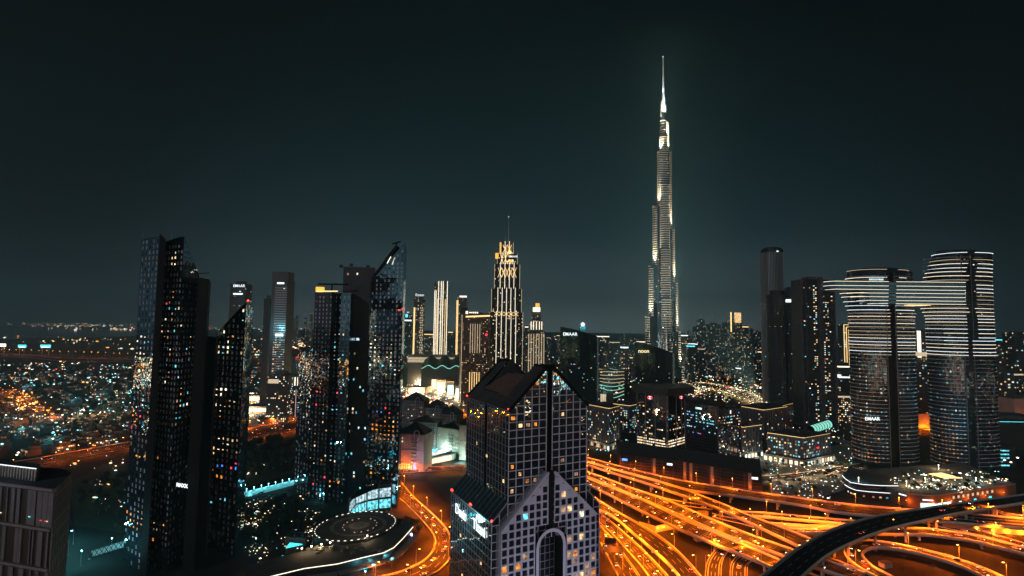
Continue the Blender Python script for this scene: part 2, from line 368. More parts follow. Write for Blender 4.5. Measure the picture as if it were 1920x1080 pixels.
# ------------------------------------------------------------------ roads
def crom(P, n):
    P = [Vector(p) for p in P]; E = [P[0]*2-P[1]]+P+[P[-1]*2-P[-2]]; o = []
    for i in range(1, len(E)-2):
        for k in range(12):
            t = k/12; a, b, c, d = E[i-1], E[i], E[i+1], E[i+2]
            o.append(.5*((2*b)+(c-a)*t+(2*a-5*b+4*c-d)*t*t+(-a+3*b-3*c+d)*t*t*t))
    o.append(P[-1]); ds = [0]
    for i in range(1, len(o)): ds.append(ds[-1]+(o[i]-o[i-1]).length)
    r = []; j = 0
    for k in range(n+1):
        t = ds[-1]*k/n
        while j < len(ds)-2 and ds[j+1] < t: j += 1
        q = (t-ds[j])/max(1e-6, ds[j+1]-ds[j]); r.append(o[j].lerp(o[j+1], q))
    return r, ds[-1]
LAMPSPOTS = []; LANES = []
def road(kind, U, Lo, z, label=None, lamps='L', step=34, lanes=3, cars=0, sep=True, base=0.0, mat='asphalt', lampc='orange', power=1.0, cols=True, dash=True, bar=True):
    ul, lu = crom([G(x, y, z) for x, y in U], 2); ll, l2 = crom([G(x, y, z) for x, y in Lo], 2)
    n = max(8, int((lu+l2)/2/7)); u, _ = crom([G(x, y, z) for x, y in U], n); l, _ = crom([G(x, y, z) for x, y in Lo], n)
    mid = u[n//2].lerp(l[n//2], .5)
    def strip(mb, f0, f1, dz, mi=0, a=0, b=None):
        for i in range(a, n if b is None else b):
            p0, p1 = l[i].lerp(u[i], f0), l[i+1].lerp(u[i+1], f0); q0, q1 = l[i].lerp(u[i], f1), l[i+1].lerp(u[i+1], f1)
            v = Vector((0, 0, dz)); pts = [p0+v, p1+v, q1+v, q0+v]
            if (pts[1]-pts[0]).cross(pts[3]-pts[0]).z < 0: pts = pts[::-1]
            mb.poly(pts, mi)
    wd = [(u[i]-l[i]).length for i in range(n+1)]; W = sum(wd)/len(wd)
    mk = MB(); strip(mk, .0, 1, 0)
    e = .6/W
    strip(mk, 1.2/W, 1.2/W+e, .012, 1); strip(mk, 1-1.2/W-e, 1-1.2/W, .012, 1)
    if dash:
        for j in range(1, lanes):
            f = (1.2/W)+(1-2.4/W)*j/lanes
            for i in range(0, n, 2): strip(mk, f-e/4, f+e/4, .012, 1, i, i+1)
    if kind == 'road':
        tag(mk.build('road', [mat, 'paint']), kind='structure')
        if bar:
            for f in (0.0, 1.0):
                b_ = MB()
                for i in range(n):
                    p, q = l[i].lerp(u[i], f), l[i+1].lerp(u[i+1], f); b_.beam(p+Vector((0, 0, .4)), q+Vector((0, 0, .4)), .4, .8)
                tag(b_.build('kerb', 'barrier'), kind='structure')
    else:
        root = empty('flyover' if kind != 'walled' else 'ramp', (mid.x, mid.y, base), label, 'flyover' if kind != 'walled' else 'ramp')
        mk.build('road_surface', [mat, 'paint'], root)
        th = 1.5; dk = MB()
        for i in range(n):
            a, b, c, d = l[i], l[i+1], u[i+1], u[i]; lo = Vector((0, 0, -th if kind != 'walled' else -(z-base)))
            top = Vector((0, 0, -.02))
            A_ = [a+top, b+top, c+top, d+top]; B_ = [a+lo, b+lo, c+lo, d+lo]
            dk.poly([A_[0], A_[1], B_[1], B_[0]]); dk.poly([A_[2], A_[3], B_[3], B_[2]]); dk.poly([B_[0], B_[1], B_[2], B_[3]])
        dk.poly([l[0], u[0], u[0]+lo, l[0]+lo]); dk.poly([l[n], u[n], u[n]+lo, l[n]+lo])
        dk.build('deck' if kind != 'walled' else 'retaining_wall', 'concrete', root)
        for f in (0.0, 1.0):
            b_ = MB()
            for i in range(n):
                p, q = l[i].lerp(u[i], f), l[i+1].lerp(u[i+1], f); b_.beam(p+Vector((0, 0, .45)), q+Vector((0, 0, .5)), .9, 1.3)
            b_.build('barrier', 'barrier', root)
        if cols and kind != 'walled':
            acc = 14
            for i in range(1, n):
                acc += (l[i]-l[i-1]).length
                if acc > 36:
                    acc = 0; c = MB(); m_ = l[i].lerp(u[i], .5); m2 = (u[i]-l[i]).normalized(); hw = min(7, wd[i]*.34)
                    zb = z-th; p = m_-m2*hw; q = m_+m2*hw
                    for s in (p.lerp(q, .12), p.lerp(q, .88)): c.cyl((s.x, s.y, base), (s.x, s.y, zb-1.3), 1.0, 1.0, 10)
                    c.beam((p.x, p.y, zb-.7), (q.x, q.y, zb-.7), 2.2, 1.4)
                    c.build('column', 'concrete', root)
    # lamps
    for side in lamps:
        f = {'L': .0, 'U': 1.0, 'M': .5}[side]; acc = step*.4; lst = []
        for i in range(1, n):
            acc += (l[i]-l[i-1]).length
            if acc >= step:
                acc = 0; p = l[i].lerp(u[i], f); dr = (u[i]-l[i]).normalized()
                lst.append((p, dr, side))
        LAMPSPOTS.append((lst, label or 'road', lampc, power, z))
    LANES.append((l, u, lanes, cars, label or 'the road', z))
    return l, u
o7 = lambda s: [z7(*p) for p in s]
o8 = lambda s: [z8(*p) for p in s]
FL = 'flyover'
road(FL, o7([(-60, 102), (30, 118), (300, 190), (590, 262), (860, 318), (1100, 355), (1400, 402), (1771, 452)])+o8([(500, 503), (900, 540), (1300, 566), (1700, 600), (2100, 640)]),
     o7([(-60, 135), (30, 150), (300, 225), (590, 302), (880, 385), (1250, 432), (1771, 505)])+o8([(370, 562), (760, 602), (1240, 640), (1700, 680), (2100, 710)]), 9.0,
     'long orange-lit flyover farthest from camera, passing the low brown car park block', 'U', 30, 3, 7)
road(FL, o7([(-60, 138), (30, 155), (300, 232), (590, 310), (860, 392), (1100, 480), (1400, 605), (1771, 745), (2000, 850)]),
     o7([(-60, 152), (30, 175), (250, 245), (500, 322), (770, 412), (1050, 512), (1300, 622), (1500, 715), (1740, 830), (1950, 940)]), 8.4,
     'orange-lit flyover branch that peels off and drops right toward the dark curved viaduct', 'L', 32, 3, 3)
road(FL, o7([(-60, 205), (30, 232), (250, 310), (400, 368), (700, 470), (1000, 600), (1300, 722), (1600, 830), (1900, 930), (2300, 1060)]),
     o7([(-60, 240), (30, 270), (250, 355), (400, 420), (700, 545), (1000, 680), (1300, 800), (1600, 905), (1800, 980), (2200, 1110)]), 7.0,
     'upper of the two wide parallel orange highway decks crossing the frame diagonally', 'LU', 34, 5, 14)
road(FL, o7([(-60, 252), (30, 285), (250, 370), (500, 470), (800, 610), (1100, 740), (1350, 845), (1600, 950), (1800, 1040), (2050, 1140)]),
     o7([(-60, 292), (30, 330), (240, 430), (500, 562), (800, 705), (1100, 830), (1350, 930), (1530, 1005), (1700, 1080), (1900, 1180)]), 6.8,
     'lower of the two wide parallel orange highway decks crossing the frame diagonally', 'L', 34, 5, 12)
road(FL, o7([(60, 420), (140, 470), (330, 585), (600, 740), (800, 900), (960, 1080), (1060, 1220)]),
     o7([(60, 480), (140, 545), (260, 600), (450, 760), (650, 930), (790, 1080), (880, 1220)]), 6.0,
     'dark-decked highway ramp descending to the bottom edge right of the gabled tower', 'U', 30, 3, 3)
road('road', o7([(40, 470), (140, 560), (300, 690), (500, 870), (700, 1080), (800, 1220)]), o7([(40, 540), (140, 640), (250, 740), (420, 930), (540, 1080), (610, 1220)]), .10,
     'ground highway beside the gabled tower', 'LU', 26, 4, 8)
road('road', o7([(60, 570), (130, 650), (250, 780), (400, 980), (470, 1080), (540, 1220)]), o7([(60, 680), (120, 760), (200, 900), (260, 1020), (290, 1080), (330, 1220)]), .14,
     'service road beside the gabled tower', 'L', 28, 3, 4)
road('road', o7([(520, 402), (700, 458), (900, 492), (1060, 518)]), o7([(520, 428), (700, 488), (900, 522), (1060, 544)]), .10, 'slip road between the flyovers', 'L', 26, 2, 1)
road('road', o7([(1060, 575), (1160, 600), (1300, 625), (1400, 650)]), o7([(1060, 600), (1160, 630), (1300, 660), (1400, 690)]), .10, 'slip road between the flyovers', 'L', 26, 2, 0)
road(FL, o7([(1300, 562), (1500, 572), (1771, 598), (2225, 636)]), o7([(1300, 590), (1500, 602), (1771, 626), (2225, 668)]), 5.0,
     'narrow walled road deck below the far flyover left of the dark viaduct', 'U', 30, 2, 2, cols=False)
road('walled', o7([(1420, 650), (1500, 650), (1771, 670), (1950, 676), (2240, 676)]), o7([(1420, 662), (1500, 664), (1771, 684), (1950, 692), (2240, 694)]), 4.4,
     'orange retaining wall ramp left of the dark viaduct', 'U', 34, 2, 0)
road(FL, o8([(-40, 700), (200, 702), (500, 700), (780, 696), (1100, 697), (1300, 722), (1500, 752), (1700, 800), (1901, 850), (2150, 915)]),
     o8([(-40, 728), (200, 730), (500, 732), (780, 740), (1100, 747), (1300, 768), (1500, 798), (1700, 850), (1901, 902), (2150, 975)]), 6.0,
     'orange-lit slip flyover sweeping right above the big loop ramp', 'L', 30, 3, 6, power=1.6)
road('road', o8([(1000, 612), (1120, 628), (1300, 665), (1500, 702), (1700, 756), (1901, 815), (2150, 880)]), o8([(1000, 640), (1120, 662), (1300, 702), (1500, 742), (1700, 790), (1901, 850), (2150, 925)]), .3,
     'right-hand highway', 'LU', 32, 3, 8, power=1.4)
road('walled', o8([(1235, 588), (1500, 616), (1901, 648), (2150, 664)]), o8([(1235, 606), (1500, 640), (1901, 674), (2150, 692)]), 8.0,
     'long orange retaining wall carrying a road behind the dark viaduct columns', 'U', 34, 2, 2, power=1.6)
road('road', o8([(1640, 540), (1800, 580), (2000, 600), (2150, 606)]), o8([(1640, 552), (1800, 598), (2000, 622), (2150, 630)]), .1, 'far right slip road', 'L', 40, 2, 1)
road(FL, o8([(760, 1120), (560, 1010), (470, 930), (445, 870), (480, 820), (580, 797), (720, 800), (960, 842), (1300, 925), (1550, 1010), (1720, 1085), (1850, 1150)]),
     o8([(1000, 1190), (830, 1085), (700, 1020), (620, 955), (596, 905), (640, 862), (750, 850), (1000, 885), (1350, 985), (1480, 1040), (1560, 1080), (1700, 1150)]), 5.0,
     'tight oval loop ramp at bottom right ringing a dark grass island', 'U', 26, 2, 7, cols=False, power=1.5)
road('road', o7([(1130, 1160), (1135, 1000), (1155, 935), (1190, 885), (1250, 850)]), o7([(1000, 1160), (1012, 1000), (1050, 915), (1110, 855), (1190, 815)]), .1, 'curved underpass ramp', 'L', 30, 3, 1, power=.45)
road('road', o7([(1345, 1160), (1345, 1010), (1372, 972), (1420, 945), (1500, 920)]), o7([(1205, 1160), (1208, 1010), (1236, 950), (1290, 905), (1370, 875)]), .1, 'curved underpass ramp', 'L', 30, 3, 1, power=.45)
road('road', o8([(60, 830), (200, 889), (400, 960), (650, 1060), (800, 1120)]), o8([(20, 880), (140, 932), (300, 1000), (480, 1080), (600, 1140)]), .3, 'diagonal road below the loop', 'LU', 30, 3, 2)
# unlit dark flyover crossing above all the others
road(FL, [(1300, 1190), (1380, 1120), (1436, 1075), (1500, 1026), (1560, 994), (1640, 969), (1720, 956), (1800, 944), (1920, 928), (2060, 908)],
     [(1400, 1200), (1470, 1120), (1500, 1086), (1550, 1043), (1600, 1017), (1660, 994), (1730, 977), (1800, 962), (1920, 943), (2060, 922)], 17.0,
     'unlit dark curved flyover high over the interchange on orange-lit columns', '', 34, 3, 2, mat='asphalt_dark', power=.5)
# left side of the picture
road('road', [z5(*p) for p in [(1040, 430), (1130, 540), (1240, 640), (1340, 740), (1390, 830), (1390, 950), (1300, 1050), (1150, 1110), (880, 1180)]],
     [z5(*p) for p in [(995, 520), (1090, 600), (1180, 690), (1262, 790), (1280, 860), (1225, 960), (1080, 1040), (900, 1090), (690, 1150)]], .1, 'winding road left of the gabled tower', 'LU', 28, 4, 14, power=1.1)
road('road', [z5(*p) for p in [(1000, 335), (1200, 345), (1440, 338), (1640, 330)]], [z5(*p) for p in [(1000, 392), (1200, 377), (1440, 366), (1640, 356)]], .12, 'cross road by the beige hotel', 'L', 34, 3, 8, power=.6)
road('road', [(-40, 874), (60, 861), (120, 850), (240, 829), (300, 820)], [(-40, 890), (60, 876), (120, 863), (240, 842), (300, 833)], .1, 'orange boulevard at far left', 'L', 38, 3, 5, power=.5)
road('road', [(440, 811), (500, 797), (552, 789), (620, 782)], [(440, 833), (500, 821), (552, 809), (620, 802)], .1, 'orange boulevard between the dark towers', 'LU', 38, 4, 8)
road('road', [(15, 730), (40, 746), (70, 765), (100, 790)], [(-5, 734), (18, 750), (46, 770), (78, 795)], .1, 'orange district street', 'LU', 45, 3, 5, power=.7)
road('road', [(-30, 662), (60, 666), (110, 671), (250, 674), (420, 678)], [(-30, 667), (60, 671), (110, 676), (250, 679), (420, 683)], .1, 'distant highway at left', '', 160, 4, 0, power=16)
road('road', [(450, 764), (500, 762), (560, 757), (640, 750)], [(450, 776), (500, 773), (560, 768), (640, 760)], .1, 'bright avenue between the dark towers', 'L', 50, 4, 10, lampc='white', power=3)
road('road', [(1270, 714), (1340, 720), (1400, 735), (1445, 757)], [(1270, 722), (1340, 730), (1395, 748), (1430, 768)], .1, 'downtown boulevard right of the spire tower', 'LU', 40, 4, 16, lampc='white', power=2)
road('road', [(750, 742), (800, 755), (860, 775), (900, 790)], [(750, 760), (800, 774), (850, 792), (890, 806)], .1, 'mall approach road', 'LU', 40, 4, 14, power=2.2)
road('road', [(1700, 790), (1760, 782), (1800, 778), (1930, 760)], [(1700, 812), (1760, 803), (1800, 798), (1930, 778)], .1, 'orange road seen between the twin slab towers', 'LU', 36, 4, 4, power=2)
road('road', [(1420, 893), (1490, 888), (1560, 877), (1620, 868)], [(1420, 903), (1490, 897), (1560, 886), (1620, 877)], .1, 'street behind the low car park', 'L', 36, 3, 5, lampc='white', power=.4)

# ------------------------------------------------------------------ street lamps
def make_lamp(kind, double, hgt=11.0):
    root = empty('street_lamp', (0, 0, 0))
    mb = MB(); mb.cyl((0, 0, 0), (0, 0, .8), .22, .2, 8); mb.cyl((0, 0, .8), (0, 0, hgt), .14, .08, 8); mb.build('pole', 'steel', root)
    for s in ((1, -1) if double else (1,)):
        mb = MB(); mb.cyl((0, 0, hgt-.2), (0, s*1.8, hgt+.5), .06, .05, 6); mb.build('arm', 'steel', root)
        mb = MB(); mb.box((0, s*2.3, hgt+.52), (.42, 1.2, .18)); hd = mb.build('lamp_head', 'steel', root)
        mb = MB(); mb.prism([(-.36, s*2.3-.55), (.36, s*2.3-.55), (.3, s*2.3+.55), (-.3, s*2.3+.55)], hgt+.08, hgt+.42, bottom=True); mb.build('lens', 'lamp_'+kind, hd)
    return root
PROTO = {}
def copy_tree(o, parent=None):
    c = o.copy(); COL.objects.link(c); c.parent = parent
    for ch in o.children: copy_tree(ch, c)
    return c
LCOL = {'orange': ORANGE, 'white': WARM, 'teal': TEAL}
def place_lamp(p, ang, kind='orange', double=False, power=1.0, group=None, hgt=11.0):
    k = (kind, double)
    if k not in PROTO: PROTO[k] = make_lamp(kind, double); o = PROTO[k]; first = True
    else: o = copy_tree(PROTO[k]); first = False
    o.location = p; o.rotation_euler = (0, 0, ang); ORI[o.name] = tuple(p)
    for ch in list(o.children):
        if ch.type == 'LIGHT': bpy.data.objects.remove(ch)
    return o
LAMP_JOBS = []
total = 0
for lst, lab, kind, power, z in LAMPSPOTS:
    objs = []
    for p, dr, side in lst:
        q = PR(p)
        if not (-60 < q[0] < 1990 and 560 < q[1] < 1130): continue
        d = dr if side == 'L' else -dr
        o = place_lamp(p, math.atan2(d.y, d.x)-math.pi/2, kind, False)
        o['category'] = 'street lamp'; o['group'] = 'street lamps along the roads'
        LAMP_JOBS.append((o, p+Vector((d.x*2.3, d.y*2.3, 10.9)), LCOL[kind], power)); objs.append(o)
    total += len(objs)
    short = ' '.join(lab.replace(',', '').split()[:9])
    number(objs, '# street lamp from the left on '+short)
for o, p, c, pw in LAMP_JOBS:        # the light of each lamp
    light(None, p, c, 62000*pw, 'SPOT', 158, .3, blend=.35).name = 'lamp_light'
print('LAMPS', total)

# ------------------------------------------------------------------ cars
def make_car(paint):
    mb = MB()
    prof = [(-2.2, .35), (2.2, .35), (2.25, .75), (1.2, .95), (.5, 1.42), (-1.1, 1.45), (-1.8, 1.0), (-2.25, .95)]
    for s in (-1, 1):
        pts = [(x, s*.9, z) for x, z in prof]; mb.poly(pts if s < 0 else pts[::-1], 0)
    for i in range(len(prof)):
        a, b = prof[i], prof[(i+1) % len(prof)]
        mb.poly([(a[0], .9, a[1]), (b[0], .9, b[1]), (b[0], -.9, b[1]), (a[0], -.9, a[1])], 1 if i in (3, 5) else 0)
    for s in (-1, 1):
        mb.poly([(x, s*.91, z) for x, z in ((1.0, .98), (.45, 1.36), (-1.05, 1.38), (-1.6, 1.02))][::s], 1)
        for x in (-1.4, 1.4): mb.cyl((x, s*.7, .34), (x, s*.93, .34), .34, .34, 10, 2)
        mb.box((2.2, s*.62, .68), (.16, .42, .22), 0, 3); mb.box((-2.24, s*.65, .82), (.1, .4, .16), 0, 4)
    return mb
CARM = {}
for k in ('car_white', 'car_black', 'car_silver', 'car_red'):
    o = make_car(k).build('parked_car', [k, 'car_glass', 'tyre', 'head', 'tail']); CARM[k] = o.data; bpy.data.objects.remove(o)
rng = random.Random(11); ncar = 0
for l, u, lanes, cars, lab, z in LANES:
    objs = []
    for c in range(int(cars*2)):
        for tr in range(8):
            i = rng.randrange(1, len(l)-1); j = rng.randrange(lanes); f = (j+.5)/lanes*.8+.1
            p = l[i].lerp(u[i], f); q = PR(p)
            if -10 < q[0] < 1930 and q[1] < 1085 and all((p-o.location).length > 9 for o in objs): break
        else: continue
        d = l[i+1]-l[i-1]
        if j >= lanes/2: d = -d
        k = rng.choice(('car_white', 'car_white', 'car_silver', 'car_black', 'car_red'))
        o = bpy.data.objects.new('car', CARM[k]); COL.objects.link(o); o.location = p+Vector((0, 0, .02)); o.rotation_euler = (0, 0, math.atan2(d.y, d.x))
        tag(o, None, 'car', 'cars driving on the roads'); objs.append(o); ncar += 1
    short = ' '.join(lab.replace(',', '').split()[:9])
    number(objs, '# car from the left on '+short)
print('CARS', ncar)
# ------------------------------------------------------------------ building helpers
def XY(px, py, Y): p = A(px, py, Y); return (p.x, p.y)
def txt(parent, s, pos, ang, h, mk, name='sign', depth=.3, align='LEFT', sx=1.0, bold=0.0, track=1.0):
    cu = bpy.data.curves.new('t', 'FONT'); cu.body = s; cu.size = h/.7; cu.extrude = depth/2; cu.align_x = align; cu.offset = bold; cu.space_character = track
    ob = bpy.data.objects.new('t', cu); COL.objects.link(ob)
    dg = bpy.context.evaluated_depsgraph_get(); me = bpy.data.meshes.new_from_object(ob.evaluated_get(dg))
    bpy.data.objects.remove(ob); bpy.data.curves.remove(cu)
    me.materials.clear(); me.materials.append(M[mk])
    o = bpy.data.objects.new(name, me); COL.objects.link(o); r = ORI.get(parent.name, (0, 0, 0)); o.parent = parent
    me.transform(Matrix.Translation((pos[0]-r[0], pos[1]-r[1], pos[2]-r[2])) @ Matrix.Rotation(ang, 4, 'Z') @ Matrix.Rotation(math.pi/2, 4, 'X') @ Matrix.Diagonal((sx, 1, 1, 1)))
    ORI[o.name] = r
    return o
def cen(plan): return (sum(p[0] for p in plan)/len(plan), sum(p[1] for p in plan)/len(plan), 0)
def lerp2(a, b, t): return (a[0]+(b[0]-a[0])*t, a[1]+(b[1]-a[1])*t)
def fang(a, b): return math.atan2(b[1]-a[1], b[0]-a[0])
def out_(a, b, d): an = fang(a, b); return (math.sin(an)*d, -math.cos(an)*d)
def grid_lines(mb, a, b, z0, ta, tb, bay, flr, th, proud=.12, hz=True, vt=True, mi=0):
    d = math.hypot(b[0]-a[0], b[1]-a[1]); n = max(1, round(d/bay)); ox, oy = out_(a, b, proud/2); an = fang(a, b)
    if vt:
        for i in range(n+1):
            t = i/n; top = ta+(tb-ta)*t; x, y = lerp2(a, b, t)
            if top > z0+.3: mb.box((x+ox, y+oy, (z0+top)/2), (th, proud, top-z0), an, mi)
    if hz:
        z = z0+flr
        while z < max(ta, tb):
            t0, t1 = 0.0, 1.0
            if abs(ta-tb) > .01:
                tt = (z-ta)/(tb-ta)
                if z > ta and tt > 0: t0 = max(0, tt)
                if z > tb: t1 = min(1, tt)
            if t1 > t0:
                p, q = lerp2(a, b, t0), lerp2(a, b, t1); m = lerp2(p, q, .5)
                mb.box((m[0]+ox*1.06, m[1]+oy*1.06, z), (math.hypot(q[0]-p[0], q[1]-p[1]), proud*1.12, th), an, mi)
            z += flr
def tower(kind, label, plan, tops, wall, rng, bay=3.4, flr=3.6, ww=1.8, wh=1.8, lit=.15, pal=PAL_W, group=None, fn=None, z0=0, cap=100,
          bands=None, mull=None, roof='roof', plant=True, cat='building', wname='lit_window', base=None, faces=None):
    c = base or cen(plan); root = empty(kind, c, label, cat, group)
    mb = MB(); mb.prism(plan, z0, tops, 0, 1); mb.build('facade', [wall, roof], root)
    n = len(plan); tp = [tops]*n if isinstance(tops, (int, float)) else tops; wins = []
    for i in range(n):
        j = (i+1) % n
        if not facing(plan[i], plan[j]): continue
        if faces is not None and i not in faces: continue
        if lit or fn: facade(wins, plan[i], plan[j], z0, tp[i], tp[j], bay, flr, ww, wh, lit, pal, rng, fn=fn)
        if bands:
            g = MB(); grid_lines(g, plan[i], plan[j], z0, tp[i], tp[j], 1e9, bands[1], bands[2], .35, vt=False); g.build('floor_bands', bands[0], root)
        if mull:
            g = MB(); grid_lines(g, plan[i], plan[j], z0, tp[i], tp[j], mull[1], 1e9, mull[2], .4, hz=False); g.build('mullions', mull[0], root)
    if wins: put_windows(root, wins, cap, wname)
    if plant and isinstance(tops, (int, float)):
        s = math.hypot(plan[1][0]-plan[0][0], plan[1][1]-plan[0][1]); an = fang(plan[0], plan[1])
        m = MB(); m.box((c[0], c[1], tops+1.6), (s*.45, s*.3, 3.2), an); m.box((c[0]+s*.2, c[1]+2, tops+1), (s*.15, s*.15, 2), an); m.build('roof_plant', 'wall_grey', root)
        p = MB()
        for i in range(n):
            j = (i+1) % n; a, b = plan[i], plan[j]; mm = lerp2(a, b, .5); p.box((mm[0], mm[1], tops+.55), (math.hypot(b[0]-a[0], b[1]-a[1]), .35, 1.1), fang(a, b))
        p.build('parapet', 'wall_grey', root)
    return root
def strip_on(root, a, b, za, zb, mk, th=.5, name='light_strip'):
    m = MB(); m.beam((a[0], a[1], za), (b[0], b[1], zb), th, th); return m.build(name, mk, root)

# ------------------------------------------------------------------ gabled hotel tower in the foreground
R_ = random.Random(3)
C0 = Vector((-.6, 285)); U_ = Vector((.879, .477)); V_ = Vector((-.46, .888))
def q(s, v): p = C0+U_*s+V_*v; return (p.x, p.y)
dt = empty('gabled_hotel_tower', (*q(25, 28), 0), 'stepped hotel tower with twin gables, pale grid facade and glowing name in the foreground', 'skyscraper')
SW, DV = 50.3, 57.0; ZE, ZR = 129.0, 153.0
def q3(s, v, z): p = q(s, v); return (p[0], p[1], z)
# shaft: two halves either side of a recess
RC = 1.9
mb = MB()
front = [[(0, 0), (SW/2-RC, 0)], [(SW/2+RC, 0), (SW, 0)]]
for s0, s1 in ((0, SW/2-RC), (SW/2+RC, SW)):
    z = lambda s: ZE+(ZR-ZE)*(1-abs(s-SW/2)/(SW/2))
    mb.poly([q3(s0, 0, 60), q3(s1, 0, 60), q3(s1, 0, z(s1)), q3(s0, 0, z(s0))], 0, [(s0, 60), (s1, 60), (s1, z(s1)), (s0, z(s0))])
for v0, v1 in ((0, DV/2-2), (DV/2+2, DV)):
    mb.poly([q3(0, v1, 60), q3(0, v0, 60), q3(0, v0, ZE), q3(0, v1, ZE)], 0, [(v1, 60), (v0, 60), (v0, ZE), (v1, ZE)])
mb.poly([q3(SW, 0, 0), q3(SW, DV, 0), q3(SW, DV, ZE), q3(SW, 0, ZE)], 0); mb.poly([q3(SW, DV, 0), q3(0, DV, 0), q3(0, DV, ZE), q3(SW/2, DV, ZR), q3(SW, DV, ZE)], 0)
mb.build('curtain_wall', 'glass_mir', dt)
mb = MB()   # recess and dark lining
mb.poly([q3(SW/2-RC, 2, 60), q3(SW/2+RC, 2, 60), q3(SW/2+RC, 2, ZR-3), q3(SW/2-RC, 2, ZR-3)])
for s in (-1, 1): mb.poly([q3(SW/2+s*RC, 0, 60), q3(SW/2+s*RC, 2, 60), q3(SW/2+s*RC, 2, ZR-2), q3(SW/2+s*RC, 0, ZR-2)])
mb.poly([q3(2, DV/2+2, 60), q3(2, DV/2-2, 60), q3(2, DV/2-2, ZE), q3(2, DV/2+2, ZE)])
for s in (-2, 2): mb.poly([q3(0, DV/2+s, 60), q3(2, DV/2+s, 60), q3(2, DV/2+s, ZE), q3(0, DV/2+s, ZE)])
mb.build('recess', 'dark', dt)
# roof: two planes with a sunken ribbed bay between gables
mb = MB()
def zr(s): return ZE+.3+(ZR-ZE)*(1-abs(s-SW/2)/(SW/2))
for a, b in ((-.8, SW/2-RC), (SW/2+RC, SW+.8)):
    mb.poly([q3(a, -.6, zr(a)), q3(b, -.6, zr(b)), q3(b, 14, zr(b)), q3(a, 14, zr(a))])
    mb.poly([q3(a, DV-10, zr(a)), q3(b, DV-10, zr(b)), q3(b, DV+.6, zr(b)), q3(a, DV+.6, zr(a))])
    lo, hi = (a, 6.0) if a < 10 else (SW-6.0, b)
    mb.poly([q3(lo, 14, zr(lo)), q3(hi, 14, zr(hi)), q3(hi, DV-10, zr(hi)), q3(lo, DV-10, zr(lo))])
    s_ = hi if a < 10 else lo
    mb.poly([q3(s_, 14, zr(s_)), q3(s_, DV-10, zr(s_)), q3(s_, DV-10, zr(s_)-3), q3(s_, 14, zr(s_)-3)])
for v in (14, DV-10): mb.poly([q3(6, v, zr(6)-3), q3(SW-6, v, zr(6)-3), q3(SW/2, v, ZR)])
mb.build('roof', 'roof', dt)
mb = MB(); mb.poly([q3(6, 14, zr(6)-3), q3(SW-6, 14, zr(6)-3), q3(SW-6, DV-10, zr(6)-3), q3(6, DV-10, zr(6)-3)])
for k in range(16):
    v = 15+k*2.05; mb.beam(q3(6.5, v, zr(6)+.5), q3(SW/2-RC, v, ZR-9), .55, .8)
    mb.beam(q3(SW-6.5, v, zr(6)+.5), q3(SW/2+RC, v, ZR-9), .55, .8)
mb.build('roof_louvres', 'louvre', dt)
mb = MB()
mb.beam(q3(SW/2, -.4, ZR+.2), q3(SW/2, DV+.4, ZR+.2), 2.2, 1.2) if False else None
for v, vb in ((-.5, 1), (DV+.3, DV-1)):
    for s in (-1, 1): mb.beam(q3(SW/2-s*(SW/2+.6), v, ZE), q3(SW/2-s*RC, v, ZR-1.4), 1.1, 1.4)
    mb.box((*q(SW/2, vb), ZR-2), (5.6, 4, 3.2), math.atan2(U_.y, U_.x))
    if v > 0: mb.build('gable_rim', 'dark', dt); mb = MB()
    else: mb.build('gable_rim', 'dark', dt); mb = MB()
mb.beam(q3(SW/2-RC-.6, 0, ZR-1.2), q3(SW/2-RC-.6, 13, ZR-1.2), 1, 1); mb.build('ridge_rail', 'dark', dt); mb = MB(); mb.beam(q3(SW/2+RC+.6, 0, ZR-1.2), q3(SW/2+RC+.6, 13, ZR-1.2), 1, 1)
mb.build('ridge_rail', 'dark', dt)
# mullion grids
for s0, s1 in ((0, SW/2-RC), (SW/2+RC, SW)):
    g = MB(); grid_lines(g, q(s0, 0), q(s1, 0), 60, zr(s0), zr(s1), 4.66, 4.2, .44, .3)
    g.build('mullion_grid', 'lilac', dt)
for v1, v0 in ((DV, DV/2+2), (DV/2-2, 0)):
    g = MB(); grid_lines(g, q(0, v1), q(0, v0), 60, ZE, ZE, 3.6, 4.2, .24, .25); g.beam(q3(-.2, v1, ZE-.2), q3(-.2, v0, ZE-.2), .7); g.build('mullion_grid', 'mull_grey', dt)
# lower block with shed roofs
Z1, Z2, SX = 73.0, 82.2, 9.2
mb = MB()
mb.poly([q3(-SX, DV, 0), q3(-SX, 0, 0), q3(-SX, 0, Z1), q3(-SX, DV, Z1)], 0, [(DV, 0), (0, 0), (0, Z1), (DV, Z1)])
mb.poly([q3(-SX, 0, 0), q3(0, 0, 0), q3(0, 0, Z2), q3(-SX, 0, Z1)], 0, [(0, 0), (SX, 0), (SX, Z2), (0, Z1)])
mb.poly([q3(SW, 0, 0), q3(SW+SX, 0, 0), q3(SW+SX, 0, Z1), q3(SW, 0, Z2)], 0, [(0, 0), (SX, 0), (SX, Z1), (0, Z2)])
mb.poly([q3(SW+SX, 0, 0), q3(SW+SX, DV, 0), q3(SW+SX, DV, Z1), q3(SW+SX, 0, Z1)], 0)
mb.build('curtain_wall', 'glass_mir', dt)
mb = MB()
mb.poly([q3(-SX-.4, -.3, Z1), q3(0, -.3, Z2+.3), q3(0, DV/2-1, Z2+.3), q3(-SX-.4, DV/2-1, Z1)]); mb.poly([q3(-SX-.4, DV/2+1, Z1), q3(0, DV/2+1, Z2+.3), q3(0, DV, Z2+.3), q3(-SX-.4, DV, Z1)])
mb.poly([q3(-SX+1, DV/2-1, Z1), q3(0, DV/2-1, Z2-.8), q3(0, DV/2+1, Z2-.8), q3(-SX+1, DV/2+1, Z1)])
